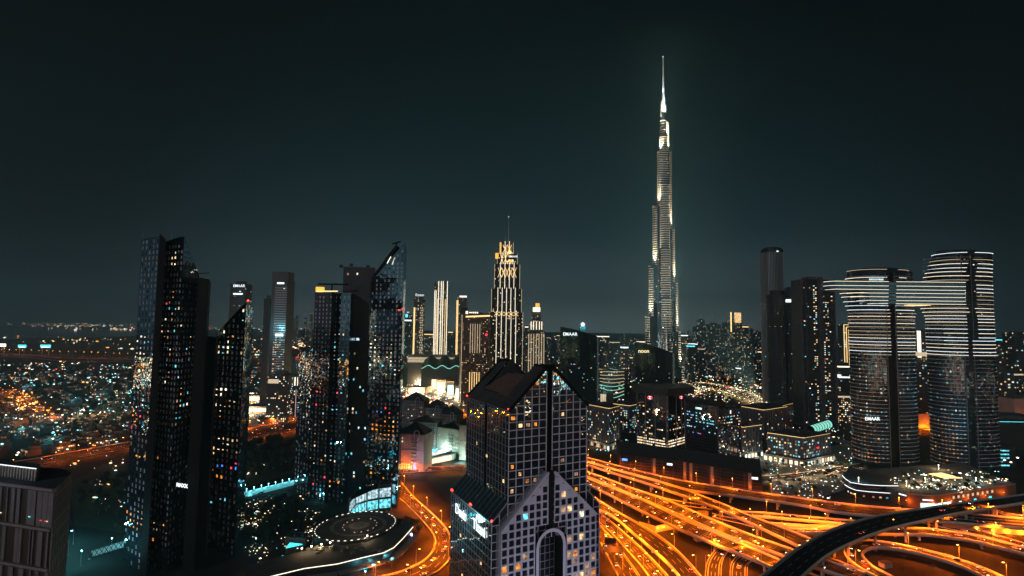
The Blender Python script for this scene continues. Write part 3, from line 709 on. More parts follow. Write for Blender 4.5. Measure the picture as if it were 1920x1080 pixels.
mb.poly([q3(SW, -.3, Z2+.3), q3(SW+SX+.4, -.3, Z1), q3(SW+SX+.4, DV, Z1), q3(SW, DV, Z2+.3)])
mb.build('shed_roof', 'glass_navy', dt)
mb = MB()
for s in range(1, 12): mb.beam(q3(-SX-.3, DV*s/12, Z1+.1), q3(0, DV*s/12, Z2+.4), .22)
mb.beam(q3(-SX-.3, 0, Z1), q3(-SX-.3, DV, Z1), .8); mb.beam(q3(0, -.2, Z2+.2), q3(-SX-.3, -.2, Z1), .7); mb.build('roof_rib', 'mull_grey', dt); mb = MB(); mb.beam(q3(SW, -.2, Z2+.2), q3(SW+SX+.3, -.2, Z1), .5)
mb.build('roof_rib', 'mull_grey', dt)
g = MB(); grid_lines(g, q(-SX, DV), q(-SX, 0), 0, Z1, Z1, 3.6, 4.2, .2, .25); g.build('mullion_grid', 'mull_grey', dt)
g = MB(); grid_lines(g, q(-SX, 0), q(-4.8, 0), 0, Z1, Z1+4, 4.4, 4.2, .3, .25); grid_lines(g, q(SW+5, 0), q(SW+SX, 0), 0, Z1+4, Z1, 4.2, 4.2, .3, .25); g.build('mullion_grid', 'lilac', dt)
# projecting lower gable in pale granite, punched windows, tall arch
GL, GR, GE, GP, GB = -5.0, 55.3, 68.5, 97.0, -3.0
ms = (GL+GR)/2
def zg(s): return GE+(GP-GE)*(1-abs(s-ms)/(GR-ms))
aw, atop = 7.6, 64.0
def arch_pts(hw, top, n=10, z0=0): return [(ms-hw, z0)]+[(ms-hw*math.cos(math.pi*k/n), top-hw+hw*math.sin(math.pi*k/n)) for k in range(n+1)]+[(ms+hw, z0)]
cell_w, cell_h = 4.02, 4.1
mb = MB(); pane = []
P = lambda s, z, v=GB: q3(s, v, z)
def wallquad(s0, s1, z0, z1):
    if zg((s0+s1)/2) < z0: return
    mb.poly([P(s0, z0), P(s1, z0), P(s1, min(z1, zg(s1))), P(s0, min(z1, zg(s0)))])
for half in (0, 1):
    s0 = GL if half == 0 else ms+RC; s1 = ms-RC if half == 0 else GR
    nc = 7; cw = (s1-s0)/nc
    for i in range(nc):
        a = s0+i*cw; b = a+cw; z = 2.5
        while z < 97:
            zt = z+cell_h; inside = abs((a+b)/2-ms) < aw+2.0 and z < atop+1.5
            if inside: z = zt; continue
            lim = min(zg(a), zg(b))
            fw, fh = .52, .46
            if zt < lim+.6 and not (abs((a+b)/2-ms) < aw+4.5 and atop-3 < z < atop+6 and False):
                mb.poly([P(a, z), P(b, z), P(b, z+fh), P(a, z+fh)]); mb.poly([P(a, zt-fh), P(b, zt-fh), P(b, zt), P(a, zt)])
                mb.poly([P(a, z+fh), P(a+fw, z+fh), P(a+fw, zt-fh), P(a, zt-fh)]); mb.poly([P(b-fw, z+fh), P(b, z+fh), P(b, zt-fh), P(b-fw, zt-fh)])
                for (x0, y0), (x1, y1) in (((a+fw, z+fh), (b-fw, z+fh)), ((b-fw, z+fh), (b-fw, zt-fh)), ((b-fw, zt-fh), (a+fw, zt-fh)), ((a+fw, zt-fh), (a+fw, z+fh))):
                    mb.poly([P(x0, y0), P(x1, y1), P(x1, y1, GB+.5), P(x0, y0, GB+.5)])
                pane.append(((a+b)/2, z+cell_h/2, cw-2*fw, cell_h-2*fh))
            elif z < max(zg(a), zg(b)):
                mb.poly([P(a, z), P(b, z), P(b, max(z, min(zt, zg(b)))), P(a, max(z, min(zt, zg(a))))])
            z = zt
mb.build('stone_grid', 'lilac', dt)
mb = MB()   # gable edge, sides, recess, arch surround
for s in (-1, 1):
    e = GL if s < 0 else GR
    mb.beam(P(e, GE), P(ms+s*RC, zg(ms+s*RC)), .7, 1.3); mb.poly([P(e, 0), q3(e, 0, 0), q3(e, 0, GE), P(e, GE)])
    mb.poly([P(e, GE, GB-.2), P(ms+s*RC, zg(ms+s*RC), GB-.2), q3(ms+s*RC, .2, zg(ms+s*RC)), q3(e, .2, GE)])
ap = arch_pts(aw, atop); ap2 = arch_pts(aw+1.8, atop+1.8)
for i in range(len(ap)-1):
    mb.poly([P(*ap[i], GB-.25), P(*ap2[i], GB-.25), P(*ap2[i+1], GB-.25), P(*ap[i+1], GB-.25)]); pass
mb.build('arch_surround', 'lilac', dt); mb = MB()
for i in range(len(ap)-1): mb.poly([P(*ap[i], GB-.25), P(*ap[i+1], GB-.25), q3(ap[i+1][0], 6, ap[i+1][1]), q3(ap[i][0], 6, ap[i][1])])
mb.build('arch_reveal', 'dark', dt)
mb = MB(); mb.poly([P(ms-RC, atop, GB+1.2), P(ms+RC, atop, GB+1.2), P(ms+RC, GP-1, GB+1.2), P(ms-RC, GP-1, GB+1.2)]); mb.build('recess', 'dark', dt)
mb = MB(); mb.poly([q3(*(ap[i][0], 5.9, ap[i][1])) for i in range(len(ap))], 0, [(a_[0], a_[1]) for a_ in ap]); mb.build('arch_window', 'car_glass', dt)
g = MB(); grid_lines(g, q(ms-aw, 5.9), q(ms+aw, 5.9), 0, atop-4, atop-4, 3.0, 4.1, .25, .2); g.build('mullion_grid', 'mull_grey', dt)
pane.sort(key=lambda p: -p[1]); rest = MB(); ang = math.atan2(U_.y, U_.x); wins = []
for s, z, ww, wh in pane:
    r = R_.random(); k = 'w_dark'
    if z < 50 and r < .30: k = R_.choice(('w_orange', 'w_orange', 'w_dim', 'w_warm'))
    elif r < .10: k = R_.choice(('w_warm', 'w_white', 'w_dim'))
    elif 62 < z < 84 and s < ms-4 and r < .3: k = R_.choice(('w_cool', 'w_teal', 'w_warm', 'w_white'))
    x, y = q(s, GB+.5); wins.append((x, y, z, ang, ww, wh, k))
for s in range(60):
    ss = R_.uniform(1, SW-1); z = R_.uniform(75, 130)
    if z > zr(ss)-4 or z < zg(ss)+3: continue
    a = ss//4.66; zc = 60+(int((z-60)/4.2)+.5)*4.2; sc_ = (a+.5)*4.66 if ss < SW/2-RC else SW-(int((SW-ss)/4.66)+.5)*4.66
    if abs(sc_-SW/2) < RC+2.3: continue
    x, y = q(sc_, -.08); 
    if R_.random() < .35: wins.append((x, y, zc, ang, R_.choice((1.6, 2.2)), 1.9, R_.choice(('w_dim', 'w_warm', 'w_orange'))))
for k in range(14):
    v = (int(R_.uniform(2, DV-2)/3.6)+.5)*3.6; zc = 60+(R_.randrange(0, 15)+.5)*4.2 if R_.random() < .5 else (R_.randrange(1, 16)+.5)*4.2
    x, y = q(-.08 if zc > 84 else -SX-.08, v)
    if not 70 < zc < 86: wins.append((x, y, zc, math.atan2(-V_.y, -V_.x), 1.6, 1.7, R_.choice(('w_dim', 'w_warm'))))
put_windows(dt, wins, 100, 'window')
av = math.atan2(-V_.y, -V_.x)
p = q(-SX-.6, DV-8); txt(dt, 'Dusit', (*p, 63.2), av, 5.6, 'sign_white', bold=.03, sx=.92)
p = q(-SX-.6, DV/2-5.5); txt(dt, 'Thani', (*p, 63.2), av, 5.6, 'sign_white', bold=.03, sx=.92)
light(dt, (*q(-SX-7, DV/2), 66), (.4, .95, 1), 7000, 'POINT', rad=3)
for s, v, z in ((-.3, DV, ZE+.6), (-.3, 0, ZE+.6), (SW, 0, ZE+.6), (-SX, DV, Z1+.7), (-SX, DV/2, Z1+.7), (-SX, 0, Z1+.7), (SW+SX, 0, Z1+.7)):
    m = MB(); x, y = q(s, v); m.cyl((x, y, z-.6), (x, y, z), .12); m.cyl((x, y, z), (x, y, z+.7), .55, .4, 8, 1); m.build('warning_light', ['steel', 'beacon'], dt)
for s in (-6, 25, 56): light(dt, (*q(s, -60), 4), (.76, .76, 1), 44000, 'SPOT', 75, 2, (V_.x, V_.y, .9), .8)  # unseen spots added to brighten the pale granite front

# ------------------------------------------------------------------ left pair of slanting towers
def dark_block(root, plan, tops, name='fin_wall', m='dark'):
    mb = MB(); mb.prism(plan, 0, tops); return mb.build(name, m, root)
def slab(root, plan, tops, rng, faces=(0,), wall='glass_navy', bay=4.7, flr=4.1, ww=1.5, wh=2.4, litp=.0, reflection_clusters=(), skipc=True):
    mb = MB(); mb.prism(plan, 0, tops, 0, 1); mb.build('facade', [wall, 'roof'], root)
    W = []
    for i in faces:
        a, b = plan[i], plan[i+1]
        def fn(t, z): return 1.0
        tmp = []; facade(tmp, a, b, 0, tops[i], tops[i+1], bay, flr, ww, wh, 1.0, PAL_G, rng, fn=fn)
        for x, y, z, an, w_, h_, k in tmp:
            qx, qy = PR((x, y, z)); r = rng.random()
            for cx, cy, rx, ry, pr, pal in reflection_clusters:
                e = ((qx-cx)/rx)**2+((qy-cy)/ry)**2
                if e < 1 and r < pr*1.05 and rng.random() < 1.25-e: k = pick(rng, pal); f1, f2 = rng.uniform(.35, 1.25), rng.uniform(.15, .9); z += rng.uniform(-.5, .5); w_ *= f1; h_ *= f2; break  # lit panes here imitate broken city reflections painted onto the glass
            else:
                if rng.random() < litp: k = rng.choice(('w_dim', 'w_warm', 'w_cool'))
            W.append((x, y, z, an, w_, h_, k))
    return W
R1 = random.Random(5)
row = 600
def plan_px(pts, r=600): return [XY(x, r, Y) for x, Y in pts]
ta = empty('slanted_residential_tower', (*XY(300, 600, 392), 0), 'tall dark tower at left with slanted crown, black vertical fins and small pale windows', 'skyscraper')
W = []
pl = plan_px([(257, 398), (291, 383), (301, 420), (268, 432)]); t = ZT(280, 446, 392)
W += slab(ta, pl, [t]*4, R1, (0,), reflection_clusters=[(270, 690, 25, 40, .5, [('w_warm', 2), ('w_white', 2), ('w_teal', 2)]), (262, 775, 28, 14, .7, [('w_red', 1), ('w_orange', 3), ('w_teal', 1)]), (250, 975, 30, 20, .7, [('w_orange', 3)]), (262, 640, 25, 30, .3, PAL_C)])
dark_block(ta, plan_px([(290, 379), (302, 376), (304, 392), (294, 396)]), [ZT(300, 438, 380), ZT(300, 450, 380), ZT(300, 450, 380), ZT(300, 438, 380)])
pl = plan_px([(302, 392), (337, 381), (368, 402), (340, 430), (306, 425)])
tt = [ZT(306, 452, 390), ZT(336, 441, 381), ZT(368, 514, 402), ZT(368, 514, 402), ZT(306, 452, 390)]
W += slab(ta, pl, tt, R1, (0, 1), reflection_clusters=[(325, 485, 9, 14, .95, [('w_white', 3), ('w_warm', 1)]), (320, 600, 22, 60, .25, PAL_M), (350, 755, 20, 12, .6, PAL_W), (345, 780, 24, 10, .5, [('w_teal', 1)]), (300, 860, 30, 8, .3, [('w_orange', 1), ('w_cool', 1)]), (290, 1000, 30, 40, .4, [('w_orange', 3), ('w_dim', 2)]), (330, 700, 40, 120, .12, PAL_M)], bay=3.6, flr=4.1, ww=1.2, wh=2.2)
dark_block(ta, plan_px([(367, 383), (388, 383), (392, 412), (368, 414)]), [ZT(370, 520, 385), ZT(388, 524, 385), ZT(388, 524, 385), ZT(370, 520, 385)])
put_windows(ta, W, 100, 'window')
for x, y in ((322, 442), (268, 442)):
    b = A(x, y, 392); m = MB(); m.cyl((b.x, b.y, b.z-3), (b.x, b.y, b.z+3), .25); m.build('antenna', 'steel', ta)
b = A(372, 514, 390); m = MB(); m.beam((b.x-6, b.y, b.z), (b.x+8, b.y, b.z+1), .5); m.cyl((b.x, b.y, b.z-4), (b.x, b.y, b.z), .5); m.build('roof_crane', 'dark', ta)
light(ta, (pl[0][0]-2, pl[0][1]-25, 6), (.5, .9, 1), 9000, 'SPOT', 90, 2, (0, 1, .9), .8)
tb = empty('slanted_residential_tower', (*XY(425, 700, 420), 0), 'shorter dark tower whose slanted crown rises right to a red beacon, left of hotel pair', 'skyscraper')
pl = plan_px([(388, 432), (404, 421), (455, 408), (470, 440), (404, 455)], 700)
za, zb = ZT(388, 668, 432), ZT(464, 566, 408)
mid_z = ZT(410, 622, 421)
W = slab(tb, pl, [za, mid_z, zb, zb, za], R1, (0, 1), reflection_clusters=[(455, 590, 12, 18, .6, [('w_teal', 2), ('w_white', 1)]), (420, 640, 12, 40, .5, PAL_C), (415, 740, 14, 45, .6, [('w_warm', 2), ('w_white', 2)]), (425, 835, 45, 22, .6, [('w_warm', 3), ('w_white', 2), ('w_dim', 2)]), (425, 880, 45, 20, .35, [('w_orange', 2), ('w_red', 1), ('w_blue', 1)]), (405, 935, 20, 10, .5, [('w_teal', 2)]), (430, 700, 50, 110, .12, PAL_M)], ww=1.6, wh=2.5)
dark_block(tb, plan_px([(386, 396), (402, 396), (406, 415), (388, 420)], 700), [ZT(388, 632, 396), ZT(415, 634, 396), ZT(412, 634, 396), ZT(388, 632, 396)])
put_windows(tb, W, 100, 'window')
b = A(465, 565, 408); m = MB(); m.cyl((b.x, b.y, b.z-2), (b.x, b.y, b.z), .2); m.cyl((b.x, b.y, b.z), (b.x, b.y, b.z+1.2), .7, .5, 8, 1); m.build('warning_light', ['steel', 'beacon'], tb)
p = XY(352, 912, 372)
txt(ta, 'MAXX', (*XY(331, 905, 379), ZT(331, 912, 379)), -.35, 2.6, 'sign_white', 'sign', bold=.05)
# second pair
R2 = random.Random(8)
tc_ = empty('stepped_residential_tower', (*XY(600, 700, 535), 0), 'mid-height dark slab with gold-lit roof edge, left half of the second dark pair', 'skyscraper')
row = 700
W = []
pl = plan_px([(559, 560), (585, 545), (590, 570), (564, 580)], 700); W += slab(tc_, pl, [ZT(570, 653, 550)]*4, R2, (0,), reflection_clusters=[(578, 740, 8, 60, .4, [('w_cool', 1), ('w_dim', 1)]), (578, 835, 10, 8, .6, PAL_W)])
pl = plan_px([(585, 542), (619, 532), (622, 560), (588, 570)], 700); W += slab(tc_, pl, [ZT(600, 547, 536)]*4, R2, (0,), 'glass_plum', reflection_clusters=[(605, 626, 20, 6, .5, PAL_W), (600, 690, 20, 40, .25, PAL_C), (597, 736, 8, 5, .9, [('w_red', 1)]), (600, 760, 16, 6, .8, [('w_red', 1), ('w_orange', 1)]), (595, 570, 8, 30, .12, [('w_red', 1)]), (600, 850, 30, 90, .1, PAL_M)])
dark_block(tc_, plan_px([(617, 528), (623, 528), (624, 540), (618, 540)], 700), [ZT(620, 549, 530)]*4)
pl = plan_px([(622, 534), (653, 527), (660, 550), (628, 560)], 700); W += slab(tc_, pl, [ZT(635, 549, 530)]*4, R2, (0,), reflection_clusters=[(635, 622, 18, 8, .5, PAL_W), (632, 665, 22, 25, .4, [('w_teal', 2), ('w_cool', 2), ('w_dim', 1)]), (636, 735, 12, 6, .8, [('w_red', 1), ('w_teal', 1)]), (632, 762, 20, 9, .8, [('w_blue', 1), ('w_cool', 1), ('w_teal', 1)]), (625, 830, 16, 8, .6, [('w_red', 1), ('w_blue', 1), ('w_teal', 1)]), (600, 858, 20, 8, .7, [('w_teal', 1)]), (620, 905, 25, 6, .5, [('w_orange', 1)]), (620, 900, 40, 80, .08, PAL_M)])
put_windows(tc_, W, 100, 'window')
a, b = XY(594, 547, 534), XY(633, 547, 531); strip_on(tc_, a, b, ZT(594, 546, 534), ZT(633, 546, 531), 'led_gold', 1.0)
m = MB(); b = A(600, 547, 538); m.box((b.x, b.y, b.z+2.2), (7, 5, 5)); m.build('roof_plant', 'flood_gold', tc_)  # plant box glows gold, its floodlighting painted as emission
b = A(622, 546, 536); m = MB(); m.cyl((b.x, b.y, b.z-2), (b.x, b.y, b.z+7), .8); m.beam((b.x-14, b.y, b.z+7), (b.x+16, b.y, b.z+7), 1.6); m.build('roof_crane', 'dark', tc_)
td = empty('slanted_residential_tower', (*XY(690, 700, 530), 0), 'tallest dark tower right of centre-left with sharp slanted crown and small crane arm', 'skyscraper')
dk = plan_px([(651, 524), (692, 521), (700, 560), (655, 565)], 700); dkt = plan_px([(637, 548), (697, 543), (700, 575), (640, 580)], 700)
dark_block(td, dkt, [ZT(640, 500, 548), ZT(697, 502, 545), ZT(697, 502, 545), ZT(640, 500, 548)], 'facade', 'wall_dark')
W = []; tmp = []
facade(tmp, dkt[0], dkt[1], 0, ZT(640, 500, 548), ZT(697, 502, 545), 3.3, 3.7, 1.5, 2.2, .0, PAL_C, R2, fn=lambda t, z: .10 if (.35 < t < .5 or z < 120) else .015)
W += tmp
for xx in (655, 663, 671, 679, 687): W.append((*XY(xx, 636, 545), ZT(xx, 636, 545), 0, 3.2, 2.4, 'w_cool'))
pl = plan_px([(690, 524), (752, 515), (756, 560), (696, 570)], 700); zl, zr2 = ZT(697, 529, 524), ZT(758, 455, 515)
W += slab(td, pl, [zl, zr2, zr2, zl], R2, (0,), 'glass_navy', bay=4.4, ww=1.5, wh=2.3, reflection_clusters=[(728, 614, 8, 6, .6, [('w_red', 1), ('w_cool', 1)]), (720, 612, 32, 3, .8, [('w_cool', 1)]), (703, 665, 10, 50, .7, [('w_white', 2), ('w_warm', 2)]), (733, 670, 10, 50, .6, [('w_white', 2), ('w_warm', 2), ('w_dim', 1)]), (720, 772, 20, 8, .8, [('w_red', 1), ('w_teal', 1), ('w_blue', 1)]), (722, 805, 34, 24, .75, [('w_orange', 6), ('w_warm', 1)]), (718, 864, 28, 6, .6, [('w_cool', 1), ('w_white', 1)]), (718, 888, 28, 18, .6, [('w_orange', 3), ('w_dim', 1)]), (720, 700, 34, 40, .15, PAL_M)])
put_windows(td, W, 100, 'window')
m = MB()
p0 = A(699, 525, 530); p1 = A(746, 462, 528)
m.beam(p0, p1, 7, 3); m.build('crown_parapet', 'dark', td)
strip_on(td, XY(726, 487, 514), XY(733, 478, 514), ZT(722, 494, 514), ZT(732, 481, 514), 'led', .6)
b = A(743, 462, 528); m = MB(); m.cyl((b.x, b.y, b.z-2), (b.x, b.y, b.z+4.5), .8); m.beam((b.x-4, b.y, b.z+2.5), (b.x+4.5, b.y, b.z+5), 1.2); m.build('roof_crane', 'dark', td)
for i, (x, y) in enumerate(((640, 499), (659, 497), (690, 500))):
    b = A(x, y, 550); m = MB(); m.box((b.x, b.y, b.z), (3, 3, 3)); m.build('roof_plant', 'wall_dark', td)

# ------------------------------------------------------------------ slab at the bottom left corner
R3 = random.Random(21)
lo = empty('panelled_office_block', (*XY(60, 900, 178), 0), 'dark office block with tall pale vertical panels cut off at the bottom left corner', 'building')
a, b, c, d, e = XY(-120, 925, 178), XY(102, 920, 165), XY(134, 895, 181), XY(120, 885, 186), XY(-120, 885, 196)
zt = ZT(102, 916, 165); pl = [a, b, c, d, e]
mb = MB(); mb.prism(pl, 0, zt, 0, 1); mb.build('facade', ['wall_dark', 'roof'], lo)
pan = []; FL_H = 11.7
dd = math.hypot(b[0]-a[0], b[1]-a[1]); an = fang(a, b); ox, oy = out_(a, b, .3)
for f in range(5):
    x = .5; z1 = zt-1.0-f*FL_H; z0_ = z1-FL_H+1.0
    m = MB(); mm = lerp2(a, b, .5); m.box((mm[0]+ox, mm[1]+oy, z1+.5), (dd, .5, .8), an); m.build('floor_band', 'mull_grey', lo)
    pm = MB(); gm = MB()
    while x < dd-.6:
        wdt = R3.choice((.5, .8, 1.5, 1.5, 2.2)); t = (x+wdt/2)/dd; X, Yy = lerp2(a, b, t)
        if R3.random() < .5: pm.box((X+ox*.8, Yy+oy*.8, (z0_+z1)/2), (wdt*.92, .3, z1-z0_-.4), an)
        x += wdt
    pm.build('cladding_panels', 'panel_pale', lo)
m = MB(); grid_lines(m, b, c, 0, zt, zt, 2.6, 3.9, .18, .2); m.build('mullions', 'mull_grey', lo)
ph = [XY(-120, 905, 184), XY(66, 905, 172), XY(74, 900, 178), XY(-120, 900, 190)]; zp = ZT(60, 889, 172)
mb = MB(); mb.prism(ph, zt, zp+1.5, 0, 1); mb.build('penthouse', ['wall_grey', 'roof'], lo)
m = MB(); grid_lines(m, ph[0], ph[1], zt, zp+1.5, zp+1.5, 1.3, 99, .5, .3, hz=False); m.build('cladding_panels', 'steel', lo)
strip_on(lo, ph[0], ph[1], zp+1.7, zp+1.7, 'led_cool', .18)
light(lo, (ph[1][0]-8, ph[1][1]-9, zt+5), (.5, .85, 1), 500, 'POINT', rad=1)
wins = []
for k in range(9): t = R3.uniform(.5, .99); x, y = lerp2(a, b, t); wins.append((x+ox*2, y+oy*2, R3.choice((zt-9, zt-9.6, zt-34)), an, R3.uniform(.3, 1.0), .25, R3.choice(('w_teal', 'w_cool', 'w_red', 'w_white'))))
for t in (.55, .72): x, y = lerp2(a, b, t); wins.append((x+ox*2, y+oy*2, zt-33.5, an, 2.4, .35, 'w_teal'))
put_windows(lo, wins)
light(lo, (b[0]-14, b[1]-32, zt-4), (.75, .8, 1), 1500, 'POINT', rad=2)
# ------------------------------------------------------------------ supertall spire tower
RB = random.Random(40)
YB = 1286.0; bx = XY(1246, 640, YB)[0]
sp = empty('supertall_spire_tower', (bx, YB, 0), 'tallest tower of all, stepped and tapering to a needle spire, lit pale gold', 'skyscraper')
def wing(ang, Ls, wd, name='wing'):
    mb = MB(); fb = MB(); wins = []; lg = MB()
    ca, sa = math.cos(ang), math.sin(ang); z0 = 0
    for ztop, Lw in Ls:
        prof = [(0, -wd)]+[(Lw-wd*.75+wd*.75*math.sin(math.pi*k/10), -wd*math.cos(math.pi*k/10)) for k in range(11)]+[(0, wd)]
        pl = [(bx+x*ca-y*sa, YB+x*sa+y*ca) for x, y in prof]
        mb.prism(pl, z0, ztop, 0, 1)
        z = z0+4; k = 0
        while z < ztop-1:
            for i in range(1, len(pl)-2):
                a, b = pl[i], pl[i+1]
                if facing(a, b):
                    o = out_(a, b, .45); fb.beam((a[0]+o[0], a[1]+o[1], z), (b[0]+o[0], b[1]+o[1], z), 1.0, 1.9)
            z += 5.6
        for i in range(len(pl)-1):
            if facing(pl[i], pl[i+1]): facade(wins, pl[i], pl[i+1], z0, ztop, ztop, 4.2, 6.4, 1.8, 2.0, .10, PAL_W, RB, off=.5)
        # terrace crown lights
        for i in (range(4, len(pl)-5) if abs(ca) > .5 else ()): lg.beam((*pl[i], ztop+.6), (*pl[i+1], ztop+.6), 1.0, 1.0)
        z0 = ztop
        wd *= .985
    w_ = mb.build(name, ['glass_navy', 'wall_grey'], sp); fb.build('floor_fins', 'fin', w_); (lg.v and lg.build('terrace_light', 'led_dim', w_))
    return wins
wins = []
LW = [(76, 45), (161, 38), (279, 32), (408, 25), (600, 18), (674, 12.0)]
wins += wing(0.0, LW, 11)
wins += wing(math.pi, [(196, 46), (318, 37), (465, 27), (600, 15), (660, 8)], 11)
wins += wing(-math.pi/2-.12, [(120, 46), (240, 37), (360, 29), (520, 21), (640, 12)], 11)
mb = MB()
for z0, z1, r in ((0, 600, 11), (600, 674, 8.5), (674, 700, 6.5)): mb.cyl((bx, YB, z0), (bx, YB, z1), r, r, 14)
mb.build('core', 'glass_navy', sp)
m = MB(); m.cyl((bx, YB, 700), (bx, YB, 748), 5.0, 3.2, 12); m.cyl((bx+1.5, YB, 700), (bx+1.5, YB, 720), 6.0, 5.6, 12); m.cyl((bx-3, YB, 690), (bx-3, YB, 729), 4, 3.4, 10); m.build('pinnacle', 'fin', sp)
m = MB(); m.cyl((bx, YB, 748), (bx, YB, 795), 3.0, 1.7, 10); m.cyl((bx, YB, 795), (bx, YB, 842), 1.4, .8, 8); m.build('spire', 'fin', sp)
m = MB(); m.cyl((bx, YB, 842), (bx, YB, 844.5), 1.2, 1.2, 8); m.build('spire_light', 'sign_white', sp)
put_windows(sp, wins, 100)
fb = MB()
for z in range(20, 680, 7):
    r = 11.3 if z < 600 else 8.8
    for k in range(14):
        a0, a1 = 2*math.pi*k/14, 2*math.pi*(k+1)/14
        if math.sin((a0+a1)/2) < .1: fb.beam((bx+r*math.cos(a0), YB+r*math.sin(a0), z), (bx+r*math.cos(a1), YB+r*math.sin(a1), z), .8, 1.0)
fb.build('floor_fins', 'fin', sp)
# floodlights on the terraces wash the fins above them
for x, z, pw in ((49, 8, 1), (42, 78, 1.3), (36, 163, 1.4), (29, 281, 1.4), (22, 410, 1.0), (16, 602, .8), (-50, 8, .5), (-41, 198, .9), (-31, 320, 1.1), (-20, 467, .9), (-12, 602, .8), (8, 640, 1.3), (-8, 662, .8)):
    light(sp, (bx+x, YB-14, z), (1, .83, .55), 1500000*pw, 'SPOT', 60, 1.5, (-.06 if x > 0 else .06, .17, 1), .9)
for x, z, pw in ((0, 698, 1.0), (4, 720, .8), (-5, 745, .7)):
    light(sp, (bx+x, YB-12, z-6), (.75, .95, 1), 400000*pw, 'SPOT', 60, 1, (0, .3, 1), .9)
light(sp, (bx-10, YB-70, 10), (1, .85, .6), 2600000, 'SPOT', 60, 3, (0, .3, 1), .9)

for sx_, pw in ((1, 9e6), (-1, 6e6)): light(sp, (bx+sx_*170, YB-120, 12), (1, .86, .62), pw, 'SPOT', 50, 4, (-sx_*.42, .28, 1), .9)  # unseen side spots added to brighten the dark wings
# ------------------------------------------------------------------ twin slab towers joined by a sky bridge
RS = random.Random(77)
sv = empty('twin_sky_bridge_towers', (*XY(1720, 700, 690), 0), 'twin rounded towers ringed by white light lines, joined by a high sky bridge', 'skyscraper')
def oval(cx, cy, rx, ry, ang, n=44, p=2.6):
    o = []
    for k in range(n):
        t = 2*math.pi*k/n; c, s = math.cos(t), math.sin(t)
        x = rx*math.copysign(abs(c)**(2/p), c); y = ry*math.copysign(abs(s)**(2/p), s)
        o.append((cx+x*math.cos(ang)-y*math.sin(ang), cy+x*math.sin(ang)+y*math.cos(ang)))
    return o
def arc_line(mb, pts, z, th, gap=None, off=.25, sel=None):
    n = len(pts)
    for i in range(n):
        a, b = pts[i], pts[(i+1) % n]
        if not facing(a, b): continue
        px = PR(((a[0]+b[0])/2, (a[1]+b[1])/2, z))[0]
        if gap and gap[0] < px < gap[1]: continue
        o = out_(a, b, off); mb.beam((a[0]+o[0], a[1]+o[1], z), (b[0]+o[0], b[1]+o[1], z), th, th)
YS = 690.0; ANG = .12
def sky_tower(x0, x1, Y, ytop, gap, rows, ylow):
    # x0,x1 limits at mid height
    a, b = XY(x0, 700, Y+23), XY(x1, 700, Y+23); cx = (a[0]+b[0])/2; rx = (b[0]-a[0])/2/1.02; ry = rx*.62
    base = oval(cx, Y+ry, rx, ry, ANG); zt = ZT((x0+x1)/2, ytop, Y)
    mb = MB()
    if ytop < 500:                  # the right tower draws in toward its crown
        zs = [ZT(x1, y_, Y) for y_ in (545, 525, 509, 494, 483)]+[zt]; dl = [0, -.3, 5.5, 10.5, 15, 18]
        mb.prism(base, 0, zs[0], 0, 1); z_ = zs[0]
        for zz_, d_ in zip(zs[1:], dl[1:]):
            k_ = (Y+ry)/1000; r__ = rx-d_*k_/2-.4; mb.prism(oval(cx+d_*k_/2, Y+ry, r__, ry-.4, ANG), z_, zz_, 0, 1); z_ = zz_
    else: mb.prism(base, 0, zt, 0, 1)
    part = mb.build('tower_body', ['glass_tw', 'roof'], sv)
    m = MB(); m.prism(oval(cx, Y+ry, rx*.6, ry*.6, ANG), zt, zt+5); m.build('roof_plant', 'wall_dark', part)
    # dark vertical recess
    g0, g1 = XY(gap[0], 700, Y-2), XY(gap[1], 700, Y-2)
    gm = MB(); gz = zt-3
    yy = min(p[1] for p in base)
    gm.prism([(g0[0], yy-1.0+abs((g0[0]+g1[0])/2-cx)*.12), (g1[0], yy-1.0+abs((g0[0]+g1[0])/2-cx)*.12), (g1[0], Y+ry), (g0[0], Y+ry)], 0, gz); gm.build('recess', 'dark', part)
    em_ = MB()
    for g in (g0, g1): em_.box((g[0], yy-1.3+abs((g0[0]+g1[0])/2-cx)*.12, gz/2), (.7, .7, gz))
    em_.build('recess_edge', 'mull_grey', part)
    # plain floor edges down the shaft
    z = 6; fb = MB()
    while z < zt-4:
        arc_line(fb, base, z, .58, (gap[0]+0, gap[1]-0), .3); z += 4.85
    fb.build('floor_edges', 'lilac', part)
    W = []
    for i in range(len(base)):
        A_, B_ = base[i], base[(i+1) % len(base)]
        px = PR(((A_[0]+B_[0])/2, (A_[1]+B_[1])/2, 80))[0]
        if facing(A_, B_) and not gap[0]-2 < px < gap[1]+2:
            def fn(t, z, px=px):
                y = PR((cx, Y, z))[1]
                if y < 660: return .05
                p = .28
                if y > 770 and px < x0+(x1-x0)*.62: p = .75
                return p
            tmp = []; facade(tmp, A_, B_, 3.6, zt, zt, 3.0, 4.85, 2.2, 1.7, 0, PAL_W, RS, fn=fn, off=.12)
            for w_ in tmp:
                qx, qy = PR(w_[:3]); k = w_[6]
                if qy > 780: k = RS.choice(('w_orange', 'w_dim', 'w_warm', 'w_orange')) if qx < x0+(x1-x0)*.45 else RS.choice(('w_dim', 'w_warm', 'w_teal', 'w_cool'))
                if 660 < qy < 780: k = RS.choice(('w_cool', 'w_white', 'w_teal', 'w_dim'))
                W.append((*w_[:4], w_[4]*RS.uniform(.3, 1), w_[5]*RS.uniform(.3, 1), k))
    return base, cx, rx, ry, zt, part, W
B1, cx1, rx1, ry1, zt1, P1, W1 = sky_tower(1599, 1714, 690, 507, (1666, 1683), None, 0)
B2, cx2, rx2, ry2, zt2, P2, W2 = sky_tower(1747, 1862, 676, 473, (1812, 1830), None, 0)
